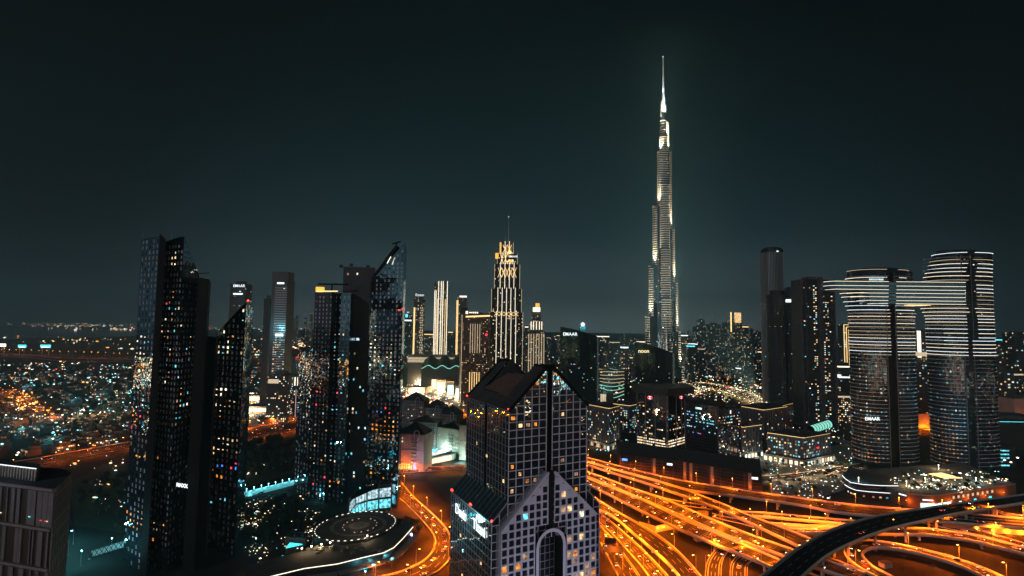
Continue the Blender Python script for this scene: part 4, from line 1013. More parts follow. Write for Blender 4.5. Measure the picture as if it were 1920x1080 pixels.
put_windows(sv, W1+W2, 100)
def led_rows(cx, rx, ry, Y, ys, ext, gapf, part):
    for y in ys:
        dl, dr = ext(y); k = (Y+ry)/1000
        c_ = cx+(dl+dr)*k/2; r_ = rx+(dr-dl)*k/2
        z = ZT(960+(cx/(Y+ry))*1000, y, Y)
        ov = oval(c_, Y+ry, r_, ry+.3, ANG); m = MB(); mm = MB()
        m.prism(ov, z-.5, z+.2, bottom=True); m.build('floor_plate', 'wall_dark', part); lk = RS.choice(('led', 'led', 'led_cool', 'led_dim'))
        for g_ in ((gapf[0], 9999), (-9999, gapf[1])): mm = MB(); arc_line(mm, ov, z, .44, g_, .3); mm.build('light_line', lk, part)
ys1 = [505, 520]+[549, 556, 565, 573, 581, 587, 593, 599, 606, 613, 621, 628, 634, 641, 647, 653, 659, 665]
def ext1(y):
    if y < 512: return 1, -9
    if y < 530: return -3, -4
    if y <= 581: return -16+(y-549)*.45, 0
    if y < 595: return 0, 6-(y-581)*.4
    return 0, 0
led_rows(cx1, rx1, ry1, 690, ys1, ext1, (1667, 1682), P1)
def ext2(y):
    if y < 530: return -5+max(0, (525-y))*.46, 0
    if y < 578: return 0, 0
    if y < 595: return -9+(y-578)*.5, 0
    return 0, 0
ys2 = [473, 486, 494, 502, 509, 517, 525, 534, 541, 548, 555, 562, 570, 578, 585, 592, 598, 604, 610, 617, 625, 633, 639, 646, 653, 660, 666]
led_rows(cx2, rx2, ry2, 676, ys2, ext2, (1813, 1829), P2)
# sky bridge: stacked slabs from the cantilevered nose at left to the right tower
br = []
for i, (y, xl) in enumerate(((527, 1556), (535, 1556), (542, 1559), (549, 1600), (556, 1608), (563, 1620), (569, 1640))):
    a, b = XY(xl, y, 680), XY(1812, y+8, 672); z = ZT(xl, y, 680)
    W_ = 30; r = 6
    pl = [(a[0]+r, a[1]), (b[0], b[1]), (b[0], b[1]+W_), (a[0]+r, a[1]+W_), (a[0]+1.5, a[1]+W_*.8), (a[0], a[1]+W_*.5), (a[0]+1.5, a[1]+W_*.2)]
    br.append((pl, z))
for i, (pl, z) in enumerate(br):
    m = MB(); m.prism(pl, z-.6, z+.3, bottom=True); s = m.build('bridge_deck', 'wall_dark', sv)
    mm = MB()
    for a, b in ((pl[5], pl[6]), (pl[6], pl[0])): mm.beam((a[0], a[1]-.4, z), (b[0], b[1]-.4, z), .4)
    a, b = pl[0], pl[1]; g0 = XY(1667, 540, 676)[0]; g1 = XY(1681, 540, 676)[0]
    f = lambda x: a[1]+(b[1]-a[1])*(x-a[0])/(b[0]-a[0])
    if a[0] < g0: mm.beam((a[0], a[1]-.4, z), (g0, f(g0)-.4, z), .4)
    mm.build('light_line', 'led', s); mm = MB()
    mm.beam((max(g1, a[0]), f(max(g1, a[0]))-.4, z), (b[0]-1, b[1]-.4, z), .4)
    mm.build('light_line', 'led', s)
pl, z = br[0]; pl2, z2 = br[2]; m = MB(); m.prism([(p[0]+(.8 if k_ in (0, 4, 5, 6) else 0), p[1]+.8) for k_, p in enumerate(pl)], z2, z); m.build('bridge_glazing', 'glass_navy', sv)
pl, z = br[6]; pl0, z0 = br[0]; m = MB(); m.prism([(pl[0][0]-12, pl[0][1]+1), (pl[1][0], pl[1][1]+1), (pl[2][0], pl[2][1]-1), (pl[0][0]-12, pl[3][1]-1)], z, z0-1); m.build('bridge_glazing', 'glass_navy', sv)
m = MB(); p0, p1 = XY(1708, 570, 680), XY(1748, 571, 680); m.box(((p0[0]+p1[0])/2, 692, br[6][1]-1.2), (p1[0]-p0[0], 20, .5)); m.build('soffit_light', 'led_gold', sv)
m = MB(); m.box((*lerp2(XY(1628, 522, 686), XY(1658, 522, 686), .5), ZT(1640, 524, 686)), (18, 1, 2.2)); m.build('lounge_window', 'w_cool', sv)
txt(sv, 'EMAAR', (XY(1626, 785, 684)[0], min(p[1] for p in B1)-.8, ZT(1626, 788, 689)), .02, 4.2, 'sign_white', bold=.05)
for x, y in ((1660, 560), (1835, 560)): light(sv, (*XY(x-60, y, 640), 4), (1, .45, .12), 200000, 'SPOT', 60, 3, (.3, .5, 1), .8)
for x in (1672, 1822): light(sv, (*XY(x+30, 880, 640), 4), (.3, .85, 1), 150000, 'SPOT', 50, 3, (-.2, .5, 1), .8)

# ------------------------------------------------------------------ stepped gold-lit hotel tower
RA = random.Random(9)
YA = 1250.0
ab = empty('stepped_gold_hotel_tower', (*XY(948, 640, YA), 0), 'stepped art-deco tower with gold light lines and glowing orange crown left of centre', 'skyscraper')
def tier(x0, x1, y0, y1, dep, nl, wall='wall_dark', lit=.10, X=False, cols='led'):
    a, b = XY(x0, 640, YA), XY(x1, 640, YA); z1 = ZT((x0+x1)/2, y1, YA); z0 = 0 if y0 is None else ZT((x0+x1)/2, y0, YA)
    c = (b[0]-a[0])*.14
    pl = [(a[0]+c, a[1]), (b[0]-c, b[1]), (b[0], b[1]+c), (b[0], b[1]+dep), (a[0], a[1]+dep), (a[0], a[1]+c)]
    mb = MB(); mb.prism(pl, z0, z1, 0, 1); t = mb.build('tier', [wall, 'roof'], ab)
    W = []
    for i in (0, 1, 5): facade(W, pl[i], pl[(i+1) % 6], z0, z1, z1, 4.6, 4.2, 2.4, 2.0, lit, [('w_warm', 3), ('w_white', 2), ('w_dim', 2)], RA)
    g = MB(); grid_lines(g, pl[0], pl[1], z0, z1, z1, 1e9, 4.2, .8, .5, vt=False); grid_lines(g, pl[1], pl[2], z0, z1, z1, 1e9, 4.2, .8, .5, vt=False); g.build('floor_bands', 'wall_grey', t)
    for i in range(nl):
        p = lerp2(pl[0], pl[1], (i+.5)/nl); m = MB(); m.beam((p[0], p[1]-.8, z0 if y0 else 20), (p[0], p[1]-.8, z1+2), 1.0); m.build('light_line', cols, t)
    for p in (pl[5], pl[2]): m = MB(); m.beam((p[0], p[1]-.8, z0 if y0 else 20), (p[0], p[1]-.8, z1), .8); m.build('light_line', 'led_dim', t)
    return pl, z0, z1, t, W
T = [(917, 980, None, 585, 55, 5), (920, 977, 585, 541, 48, 5), (925, 973, 541, 495, 40, 4), (930, 968, 495, 475, 34, 4), (937, 960, 475, 454, 24, 2)]
AW = []; TT = []
for x0, x1, y0, y1, dp, nl in T:
    r = tier(x0, x1, y0, y1, dp, nl); AW += r[4]; TT.append(r)
put_windows(ab, AW, 100)
def lattice(a, b, z0, z1, n, mk, par):
    m = MB(); w_ = 1/n
    for i in range(n):
        p, r_, c = lerp2(a, b, i*w_), lerp2(a, b, (i+1)*w_), lerp2(a, b, (i+.5)*w_)
        for u_, v_ in ((p, r_), (r_, p)): m.beam((u_[0], u_[1]-1, z0), (v_[0], v_[1]-1, z1), .9)
    return m.build('lattice', mk, par)
for i, (f0, f1) in ((0, (.955, 1.0)), (2, (.45, .85)), (3, (.0, 1.0)), (4, (.0, .75))):
    pl, z0, z1, t, _ = TT[i]
    lattice(pl[0], pl[1], z0+(z1-z0)*f0, z0+(z1-z0)*f1, 5 if i < 3 else 4 if i == 3 else 2, 'led_gold', t)
m = MB()
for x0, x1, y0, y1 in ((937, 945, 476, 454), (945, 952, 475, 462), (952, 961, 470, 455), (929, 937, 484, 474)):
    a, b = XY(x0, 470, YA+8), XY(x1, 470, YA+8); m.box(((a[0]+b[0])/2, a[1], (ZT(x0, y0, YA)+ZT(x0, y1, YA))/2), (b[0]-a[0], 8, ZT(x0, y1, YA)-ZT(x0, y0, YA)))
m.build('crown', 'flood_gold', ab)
m = MB(); a, b = XY(955, 480, YA), XY(967, 480, YA); m.box(((a[0]+b[0])/2, a[1]-3, ZT(961, 481, YA)), (b[0]-a[0]+4, 3, 14)); m.build('sign_panel', 'dark', ab)
txt(ab, 'EMAAR', (a[0]-1, YA-5, ZT(961, 483, YA)), 0, 4.4, 'sign_white', bold=.06)
m = MB(); c = XY(953, 450, YA); m.cyl((c[0], YA, ZT(953, 465, YA)), (c[0], YA, ZT(953, 407, YA)), 1.2, .4, 8); m.cyl((c[0]-7, YA, ZT(948, 465, YA)), (c[0]-7, YA, ZT(948, 440, YA)), 1, .5, 8); m.build('mast', 'steel', ab)
m = MB(); m.cyl((c[0], YA, ZT(953, 407, YA)), (c[0], YA, ZT(953, 406, YA)), 1.0, 1.0, 8); m.build('mast_light', 'led_cool', ab)
light(ab, (c[0]+4, YA-6, ZT(953, 474, YA)), (1, .5, .1), 60000, 'POINT', rad=2)
m = MB(); a = XY(958, 489, YA); m.box((a[0], YA-4, ZT(958, 489, YA)), (8, 2, 4)); m.build('red_crown_light', 'screen_orange', ab)

# ------------------------------------------------------------------ other named towers
RT = random.Random(14)
def simple(kind, label, x0, x1, ytop, Y, dep=None, rowy=640, skew=0.0, **k):
    a, b = XY(x0, rowy, Y), XY(x1, rowy, Y+skew); d = dep or (b[0]-a[0])*.8
    n = Vector((-(b[1]-a[1]), b[0]-a[0])).normalized()*d
    pl = [a, b, (b[0]+n.x, b[1]+n.y), (a[0]+n.x, a[1]+n.y)]
    wall = k.pop('wall', 'wall_grey'); mod = k.pop('rng', RT)
    return tower(kind, label, pl, ZT((x0+x1)/2, ytop, Y), wall, mod, **k), pl, ZT((x0+x1)/2, ytop, Y)
# bronze block
o, pl, z = simple('bronze_hotel_block', 'broad bronze-brown block with gold roof edge, directly left of the stepped gold tower', 866, 918, 588, 1150, 45, skew=12, wall='brown', bay=4, flr=4.2, ww=1.6, wh=1.6, lit=.22, pal=[('w_warm', 3), ('w_dim', 4), ('w_white', 1)])
strip_on(o, lerp2(pl[0], pl[1], .12), pl[1], z-7, z-4, 'led_gold', 3.0)
m = MB(); p = lerp2(pl[0], pl[1], .06); m.box((p[0], p[1]+14, z+6), (14, 26, 14)); m.build('stair_tower', 'wall_dark', o)
for zz0, zz1 in ((z-85, z-22), (22, 70)):
    for i in range(5): p = lerp2(pl[0], pl[1], .30+i*.085); m = MB(); m.beam((p[0], p[1]-.6, zz0), (p[0], p[1]-.6, zz1), 1.0); m.build('light_line', 'led_dim' if zz0 > 50 else 'led_gold', o)
m = MB(); m.beam((pl[0][0]-.5, pl[0][1]-.6, 5), (pl[0][0]-.5, pl[0][1]-.6, z-3), .9); m.build('light_line', 'led_dim', o)
for t_, w_, h_ in ((.16, 5, 6), (.30, 7, 2.2), (.40, 3, 3), (.47, 3, 3), (.54, 3, 3)):
    m = MB(); p = lerp2(pl[0], pl[1], t_); m.box((p[0], p[1]-.8, z+2.2), (w_, .5, h_), fang(pl[0], pl[1])); m.build('sign', 'led', o)
m = MB(); p = lerp2(pl[0], pl[1], .88); m.box((p[0], p[1]-1, z-45), (4, 1, 4)); m.build('red_light', 'sign_red', o)
# pair of wedge office towers
def wedge(kind, label, x0, x1, yl, yr, Y, wall, sign, signy, sgm, bulge=5.0, lit=.06, sh=7):
    root = empty(kind, (*XY((x0+x1)/2, 680, Y), 0), label, 'office tower'); n = 10; pl = []
    a, b = XY(x0, 690, Y), XY(x1, 690, Y+16)
    for i in range(n+1):
        t = i/n; p = lerp2(a, b, t); o = out_(a, b, bulge*math.sin(math.pi*t)); pl.append((p[0]+o[0], p[1]+o[1]))
    zl, zr_ = ZT(x0, yl, Y), ZT(x1, yr, Y); tops = [zl+(zr_-zl)*((i/n)**1.3) for i in range(n+1)]
    back = [(b[0]+4, b[1]+24), (a[0]+8, a[1]+34)]
    mb = MB(); mb.prism(pl+back, 0, tops+[zr_, zl], 0, 1); mb.build('curtain_wall', [wall, 'roof'], root)
    g = MB()
    for i in range(n):
        for s in (0, .33, .66): p = lerp2(pl[i], pl[i+1], s); tz = tops[i]+(tops[i+1]-tops[i])*s; o = out_(pl[i], pl[i+1], .3); g.box((p[0]+o[0], p[1]+o[1], tz/2), (.28, .5, tz), fang(pl[i], pl[i+1]))
    g.build('mullions', 'wall_grey', root)
    W = []
    for i in range(n): facade(W, pl[i], pl[i+1], 0, tops[i], tops[i+1], 2.6, 4.0, 1.6, 1.5, 0, PAL_C, RT, fn=lambda t, z: lit*(1.5 if 40 < z < 90 else .4) if z < zr_-20 else .002, off=.3)
    put_windows(root, W, 100)
    e = MB(); e.beam((b[0]+.6, b[1]-1, 0), (b[0]+.6, b[1]-1, zr_), 3.2, 1.4); e.build('edge_fin', 'mint', root)
    e = MB()
    for i in range(n): e.beam((*pl[i], tops[i]+.4), (*pl[i+1], tops[i+1]+.4), 1.0)
    e.build('coping', 'mull_grey', root)
    p = lerp2(a, b, .06); o = out_(a, b, bulge*.45)
    txt(root, sign, (p[0]+o[0], p[1]+o[1]-1.2, ZT(x0, signy, Y)), fang(a, b)-.16, sh, sgm, bold=.05)
    light(root, (b[0]+6, b[1]-10, 4), (.6, 1, .8), 90000, 'SPOT', 30, 1, (-.03, .05, 1), .9)
    return root, pl, tops
wedge('wedge_office_tower', 'dark wedge-topped glass tower with white name at top left, right of the gabled hotel', 1050, 1120, 613, 632, 1100, 'glass_green', 'EMAAR', 629, 'sign_white', lit=.03, sh=6.5)
nr, npl, ntop = wedge('curved_office_tower', 'dark glass tower with curved sloping roof and gold lowercase name, before the spire tower', 1191, 1262, 641, 664, 950, 'glass_green', 'noon', 661, 'sign_gold', lit=.07, sh=6.6)
m = MB()
# bank block with two red and white emblems
hb = empty('emblem_office_block', (*XY(1250, 800, 760), 0), 'dark boxy office block with two red-and-white hexagon emblems near its roof', 'office block')
a, b, c = XY(1194, 780, 790), XY(1251, 790, 757), XY(1284, 785, 790); d = (a[0]+c[0]-b[0], a[1]+c[1]-b[1]); zt = ZT(1250, 737, 757)
mb = MB(); mb.prism([a, b, c, d], 0, zt, 0, 1); mb.build('facade', ['glass_plum', 'roof'], hb)
ct = [(a[0]-3, a[1]-2), (b[0], b[1]-4), (c[0]+14, c[1]-2), (c[0]+14, d[1]), (a[0], d[1])]
m = MB(); m.prism([(p[0], p[1]+1.5) for p in ct], zt-4, zt+6, bottom=True); m.build('roof_screen', 'wall_dark', hb)
W = []
for A1_, B1_ in ((a, b), (b, c)):
    facade(W, A1_, B1_, 4, zt-16, zt-16, 3.0, 3.8, 2.5, 1.7, 0, PAL_W, RT, fn=lambda t, z: .92 if z < 16 else (.5 if 27 < z < 31 else .10))
W = [(*w_[:6], RT.choice(('w_white', 'w_warm', 'w_white')) if w_[2] < 16 else w_[6]) for w_ in W]
put_windows(hb, W, 100)
for A1_, B1_, tt_ in ((a, b, (.3, .62)), (b, c, (.5, .8))):
    g = MB()
    for t in (0.02,)+tt_+(.98,): p = lerp2(A1_, B1_, t); o = out_(A1_, B1_, .5); g.box((p[0]+o[0], p[1]+o[1], (zt-4)/2), (.8, 1.0, zt-4), fang(A1_, B1_))
    g.build('mullions', 'mull_grey', hb)
def hexlogo(par, pos, ang, s):
    an = Matrix.Rotation(ang, 3, 'Z')
    def T_(x, z, d): v = an @ Vector((x*s, -d, 0)); return (pos[0]+v.x, pos[1]+v.y, pos[2]+z*s)
    m = MB()
    m.poly([T_(-.5, -.5, .3), T_(.5, -.5, .3), T_(.5, .5, .3), T_(-.5, .5, .3)], 1)
    for sg in (-1, 1):
        m.poly([T_(sg*.5, -.5, .35), T_(sg*.98, 0, .35), T_(sg*.5, .5, .35)][::sg], 0); m.poly([T_(sg*.5, -.5, .35), T_(sg*.5, .5, .35), T_(0, 0, .35)][::sg], 0)
    m.build('emblem', ['sign_red', 'sign_white'], par)
p = lerp2(a, b, .45); o = out_(a, b, .6); hexlogo(hb, (p[0]+o[0], p[1]+o[1], zt-9), fang(a, b), 4.2)
p = lerp2(b, c, .78); o = out_(b, c, .6); hexlogo(hb, (p[0]+o[0], p[1]+o[1], zt-9), fang(b, c), 3.8)
# plum office block to its right
pb = empty('plum_office_block', (*XY(1340, 810, 705), 0), 'dark plum office block mirroring teal street light, standing over the low car park', 'office block')
a, b, c = XY(1285, 810, 735), XY(1346, 815, 697), XY(1389, 812, 722); d = (a[0]+c[0]-b[0], a[1]+c[1]-b[1]); zt = ZT(1346, 762, 697)
mb = MB(); mb.prism([a, b, c, d], 0, zt, 0, 1); mb.build('facade', ['glass_plum', 'roof'], pb)
g = MB()
for A1_, B1_ in ((a, b), (b, c)): grid_lines(g, A1_, B1_, 0, zt-5, zt-5, 3.0, 3.8, .14, .12)
for p, ox in ((a, 0), (b, 0), (c, 0)): g.box((p[0], p[1]-.8, zt/2), (1.3, 1.3, zt), .3)
g.build('mullions', 'wall_plum', pb)
W = []
facade(W, a, b, 20, zt-7, zt-7, 2.6, 3.8, 2.0, 1.3, 0, [('w_teal', 4), ('w_cool', 2), ('w_blue', .4), ('w_red', .3)], RT, fn=lambda t, z: .33 if zt-34 < z < zt-10 and t < .9 else (.06 if z > 30 else 0))  # teal lit panes painted as street light mirrored in this face
facade(W, b, c, 6, zt-7, zt-7, 2.4, 3.8, 1.9, 1.3, 0, PAL_C, RT, fn=lambda t, z: .5 if zt-26 < z < zt-14 else .10)
put_windows(pb, W, 100)
m = MB(); p = lerp2(a, b, .46); o = out_(a, b, .5); an_ = fang(a, b); m.box((p[0]+o[0]*1.4, p[1]+o[1]*1.4, zt-6), (6.2, .5, 2.2), an_); m.build('sign', 'sign_white', pb)
m = MB(); p = lerp2(a, b, .37); m.cyl((p[0]+o[0], p[1]+o[1], zt-6), (p[0]+o[0]*2.2, p[1]+o[1]*2.2, zt-6), 1.6, 1.6, 10); m.build('sign', 'led_mint', pb)
m = MB(); p = lerp2(b, c, .55); m.box((p[0]+.2, p[1]-.6, zt-9), (1.3, .4, 4.4), fang(b, c)); m.build('sign', 'sign_white', pb)
# low brown car park slab along the flyover
cp = empty('low_car_park_block', (*XY(1300, 880, 600), 0), 'long low brown block with glowing orange pilasters and small lit signs beside the flyover', 'car park')
pts = [(1163, 848, 650), (1262, 868, 628), (1330, 878, 604), (1395, 886, 580), (1428, 888, 575)]
fr = [XY(x, y, Y) for x, y, Y in pts]; zc = 21.0
pl = fr+[(fr[-1][0]+26, fr[-1][1]+60), (fr[0][0]+10, fr[0][1]+75)]
mb = MB(); mb.prism(pl, 0, zc, 0, 1); mb.build('facade', ['brown_dark', 'roof'], cp)
for i in range(len(fr)-1):
    g = MB(); grid_lines(g, fr[i], fr[i+1], 0, zc-1, zc-1, 12, 3.4, .35, .3); g.build('louvre_bands', 'concrete_dark', cp)
for x in (1227, 1284, 1296, 1335, 1405):
    for i in range(len(fr)-1):
        x0_, x1_ = pts[i][0], pts[i+1][0]
        if x0_ <= x < x1_ or (i == len(fr)-2 and x >= x0_):
            t = (x-x0_)/(x1_-x0_); p = lerp2(fr[i], fr[i+1], t); m = MB(); m.box((p[0], p[1]-.9, zc/2), (3.2, 1.6, zc-1), fang(fr[i], fr[i+1])); m.build('pilaster', 'stone', cp)
            light(cp, (p[0]-1, p[1]-6, 1.5), ORANGE, 7000, 'SPOT', 60, .3, (0.1, .45, 1), .6)
            break
for x, y, s, mk in ((1256, 868, 'HUB', 'sign_white'), (1172, 841, 'PARK', 'screen_blue'), (1415, 889, 'P1', 'sign_white')):
    i = 0 if x < 1262 else 3; t = (x-pts[i][0])/(pts[i+1][0]-pts[i][0]); p = lerp2(fr[i], fr[i+1], t); m = MB(); o = out_(fr[i], fr[i+1], .8)
    m.box((p[0]+o[0], p[1]+o[1], zc-5.5), (7.5, .5, 3.4), fang(fr[i], fr[i+1])); sgn = m.build('sign_panel', 'dark', cp)
    m = MB(); an_ = fang(fr[i], fr[i+1]); o = out_(fr[i], fr[i+1], 1.2)
    m.box((p[0]+o[0], p[1]+o[1], zc-5.5), (6.2, .2, 2.4), an_); m.build('sign_face', mk, sgn)
for x in (1240, 1272, 1312, 1370): light(cp, (*XY(x, 900, 590), 9), ORANGE, 1500, 'POINT', rad=.5)
# cornice-lit office blocks
def cornice(kind, label, xs, ytop, pal, lit, corn='led_gold', podium=True, wall='wall_grey', mul='mull_grey'):
    pts = [XY(x, y, Y) for x, y, Y in xs]; a, b, c = pts; d = (a[0]+c[0]-b[0], a[1]+c[1]-b[1]); zt = ZT(xs[1][0], ytop, xs[1][2])
    root = empty(kind, cen([a, b, c, d]), label, 'office block')
    mb = MB(); mb.prism([a, b, c, d], 0, zt, 0, 1); mb.build('facade', [wall, 'roof'], root)
    W = []; z0 = 9 if podium else 0
    for A1_, B1_ in ((a, b), (b, c)):
        if math.hypot(B1_[0]-A1_[0], B1_[1]-A1_[1]) < 3: continue
        facade(W, A1_, B1_, z0, zt-3, zt-3, 3.1, 3.7, 1.9, 1.9, lit, pal, RT)
        g = MB(); grid_lines(g, A1_, B1_, z0, zt-2, zt-2, 6.2, 1e9, .6, .8, hz=False); g.build('mullions', mul, root)
        an_ = fang(A1_, B1_); o = out_(A1_, B1_, 1.2); m = MB(); m.beam((A1_[0]+o[0], A1_[1]+o[1], zt+.2), (B1_[0]+o[0], B1_[1]+o[1], zt+.2), 2.6, .5); co = m.build('cornice', wall, root)
        m = MB(); o = out_(A1_, B1_, .7); m.beam((A1_[0]+o[0], A1_[1]+o[1], zt-.5), (B1_[0]+o[0], B1_[1]+o[1], zt-.5), .9, .55); m.build('light_line', corn, co)
    put_windows(root, W, 100)
    if podium:
        s = 1.16; cc = cen([a, b, c, d]); pp = [(cc[0]+(p[0]-cc[0])*s, cc[1]+(p[1]-cc[1])*s) for p in (a, b, c, d)]
        m = MB(); m.prism(pp, 0, 8.5, 0, 1); m.build('podium', ['stone', 'roof'], root)
        for A1_, B1_ in ((pp[0], pp[1]), (pp[1], pp[2])):
            L_ = math.hypot(B1_[0]-A1_[0], B1_[1]-A1_[1]); n = max(1, int(L_/6))
            for i in range(n):
                p = lerp2(A1_, B1_, (i+.5)/n); o = out_(A1_, B1_, .12)
                m = MB(); m.box((p[0]+o[0], p[1]+o[1], 3.2), (3.4, .2, 4.8), fang(A1_, B1_)); m.build('shop_window', RT.choice(('shop', 'shop', 'led_dim', 'shop_cool')) if RT.random() < .75 else 'dark', root)
        o = out_(pp[0], pp[1], 8); p = lerp2(pp[0], pp[1], .5); light(root, (p[0]+o[0], p[1]+o[1], 5), WARM, 3500, 'POINT', rad=.5)
        o = out_(pp[1], pp[2], 8); p = lerp2(pp[1], pp[2], .5); light(root, (p[0]+o[0], p[1]+o[1], 5), (.9, 1, .9), 3500, 'POINT', rad=.5)
    cc = cen([a, b, c, d]); m = MB(); m.box((cc[0], cc[1], zt+1.8), (14, 9, 3.4), .4); m.box((cc[0]+12, cc[1]+4, zt+1), (5, 5, 2), .4); m.build('roof_plant', 'wall_grey', root)
    return root, pts, zt
cornice('cornice_office_block', 'small dark office block with gold cornice and arcaded base beside the gabled hotel', [(1100, 800, 800), (1142, 800, 762), (1162, 800, 790)], 765, PAL_C, .2)
cornice('cornice_office_block', 'tall narrow office block with pale pilasters behind the plum block', [(1388, 830, 735), (1392, 830, 720), (1428, 830, 740)], 800, PAL_W, .18)
r_, pts_, z_ = cornice('cornice_office_block', 'wide office block with gold cornice and many lit windows, midway to the twin towers', [(1440, 835, 720), (1506, 840, 690), (1556, 835, 722)], 820, PAL_C, .38)
p = lerp2(pts_[1], pts_[2], .5); m = MB(); m.box((p[0]+.5, p[1]-1.6, 20), (4.2, .5, 1.4), .5); m.build('sign', 'sign_red', r_)
cornice('cornice_office_block', 'low dark annex block lit by windows behind the emblem block', [(1150, 770, 900), (1180, 770, 880), (1196, 770, 900)], 760, PAL_C, .35, podium=False)
cornice('cornice_office_block', 'dark low block with thin gold roof line behind the plum office block', [(1385, 770, 880), (1432, 780, 840), (1475, 770, 880)], 768, PAL_W, .08, podium=False)
cornice('cornice_office_block', 'dark low block with two gold roof lines at the foot of the cylindrical towers', [(1440, 775, 940), (1466, 780, 920), (1486, 772, 950)], 760, PAL_W, .1, podium=False)
# ------------------------------------------------------------------ towers farther off
RF = random.Random(101)
for k, base, lit, warm in (('a', (.055, .06, .065), .30, .5), ('b', (.075, .062, .066), .26, .6), ('c', (.04, .048, .052), .34, .45), ('d', (.09, .08, .075), .42, .72), ('e', (.05, .055, .06), .16, .55)):
    reg('far_'+k, far_mat('far_facade_'+k, base, lit*.42, 6.0, 5.2, warm, 1.1, .55, .5))
    reg('near_'+k, far_mat('mid_facade_'+k, base, lit*.9, 3.4, 3.6, warm, 2.0, .6, .5))
def box_tower(kind, label, x0, x1, ytop, Y, wall, rowy=650, dep=None, crown=None, group=None, steps=0, cat='tower', skew=0.0, rngk=RF):
    a, b = XY(x0, rowy, Y), XY(x1, rowy, Y+skew); d = dep or max(16, (b[0]-a[0])*.8); z = ZT((x0+x1)/2, ytop, Y); w_ = b[0]-a[0]
    root = empty(kind, ((a[0]+b[0])/2, Y+d/2, 0), label, cat, group); mb = MB(); u0 = rngk.uniform(0, 900)
    def rect(f, g=0.0): c = (a[0]+b[0])/2+g*w_; return [(c-w_*f/2, a[1]+(1-f)*d/2), (c+w_*f/2, b[1]+(1-f)*d/2), (c+w_*f/2, b[1]+d-(1-f)*d/2), (c-w_*f/2, a[1]+d-(1-f)*d/2)]
    if steps == 0: mb.prism(rect(1), 0, z, 0, 1, u0=u0)
    else:
        zz = 0; fr = [1, .78, .55, .34][:steps+1]
        for i, f in enumerate(fr):
            zt_ = z*(.70+.30*(i/steps)) if steps else z
            mb.prism(rect(f), zz, zt_, 0, 1, u0=u0); zz = zt_
    mb.build('facade', [wall, 'roof'], root)
    f = [1, .78, .55, .34][steps]; m = MB(); c = rect(f*.5); m.prism(c, z, z+rngk.uniform(3, 8)); m.build('roof_plant', 'wall_grey', root)
    if crown:
        m = MB(); c = rect(f*1.02); m.prism(c, z-3.5, z-.5); m.build('crown_light', crown, root)
    return root, (a, b, z, d)
def vlines(root, a, b, z0, z1, ts, mk, th=2.0):
    for t in ts: p = lerp2(a, b, t); m = MB(); m.beam((p[0], p[1]-1, z0), (p[0], p[1]-1, z1), th); m.build('light_line', mk, root)
# left of the frame
o, (a, b, z, d) = box_tower('banded_office_tower', 'tall slim tower with teal horizontal bands and a bright cyan sign halfway, left', 505, 534, 524, 1000, 'wall_grey', dep=34)
g = MB(); a2, b2 = lerp2(a, b, .22), b; grid_lines(g, a2, b2, 60, z-12, z-12, 1e9, 4.4, 1.6, .5, vt=False); g.build('floor_bands', 'steel', o)
W = []; facade(W, a2, b2, 4, z-12, z-12, 3.4, 4.4, 2.4, 1.3, 0, PAL_C, RF, fn=lambda t, zz: .45 if zz < 150 else .03, off=.6); put_windows(o, W, 60)
m = MB(); p = lerp2(a, b, .62); m.box((p[0], p[1]-1, ZT(519, 628, 1000)), (15, 1, 5)); m.build('sign', 'sign_white', o)
m = MB(); m.box(((a[0]+b[0])/2, a[1]+14, z+7), (b[0]-a[0]+2, 26, 16)); m.build('crown_screen', 'wall_plum', o)
m = MB(); m.box((a2[0]+10, a2[1]-.8, z-7), (13, .6, 3)); m.build('crown_light', 'led_cool', o)
light(o, ((a[0]+b[0])/2-4, a[1]-30, 160), (.3, .85, 1), 26000, 'POINT', rad=2)
o, (a, b, z, d) = box_tower('dark_office_tower', 'narrow dark tower tucked against the left side of the teal banded tower', 491, 502, 560, 1040, 'wall_dark')
o, (a, b, z, d) = box_tower('named_residential_tower', 'slim dark teal tower with small white name, behind the left slanting crown', 426, 456, 532, 1150, 'far_e')
txt(o, 'EMAAR', (a[0]+7, a[1]-1.2, z-7), 0, 5.5, 'sign_white', bold=.04); m = MB(); m.box((a[0]+18, a[1]-1, ZT(440, 551, 1150)), (20, 1, 3)); m.build('crown_light', 'led_cool', o)
g = MB(); grid_lines(g, a, b, 60, z-24, z-24, 1e9, 5, 1.4, .5, vt=False); g.build('floor_bands', 'wall_grey', o)
o, (a, b, z, d) = box_tower('low_office_tower', 'dark low tower with a warm sign band below the teal banded tower', 500, 538, 704, 930, 'near_e', rowy=740, dep=36)
m = MB(); m.box((a[0]+11, a[1]-.8, z-10), (18, 1, 7)); m.build('sign', 'led_dim', o); m = MB(); m.box(((a[0]+b[0])/2, a[1]-8, 6), (46, 14, 12)); m.build('podium', 'near_d', o)
o, (a, b, z, d) = box_tower('column_lit_hotel', 'plum hotel block with glowing vertical columns, right of the low dark tower', 541, 562, 708, 960, 'far_b', rowy=740); vlines(o, a, b, z-14, z+1, (.05, .3, .55, .8), 'led', 1.3)
vlines(o, a, b, 5, z-20, (.18, .42, .68), 'led_pink', .5)
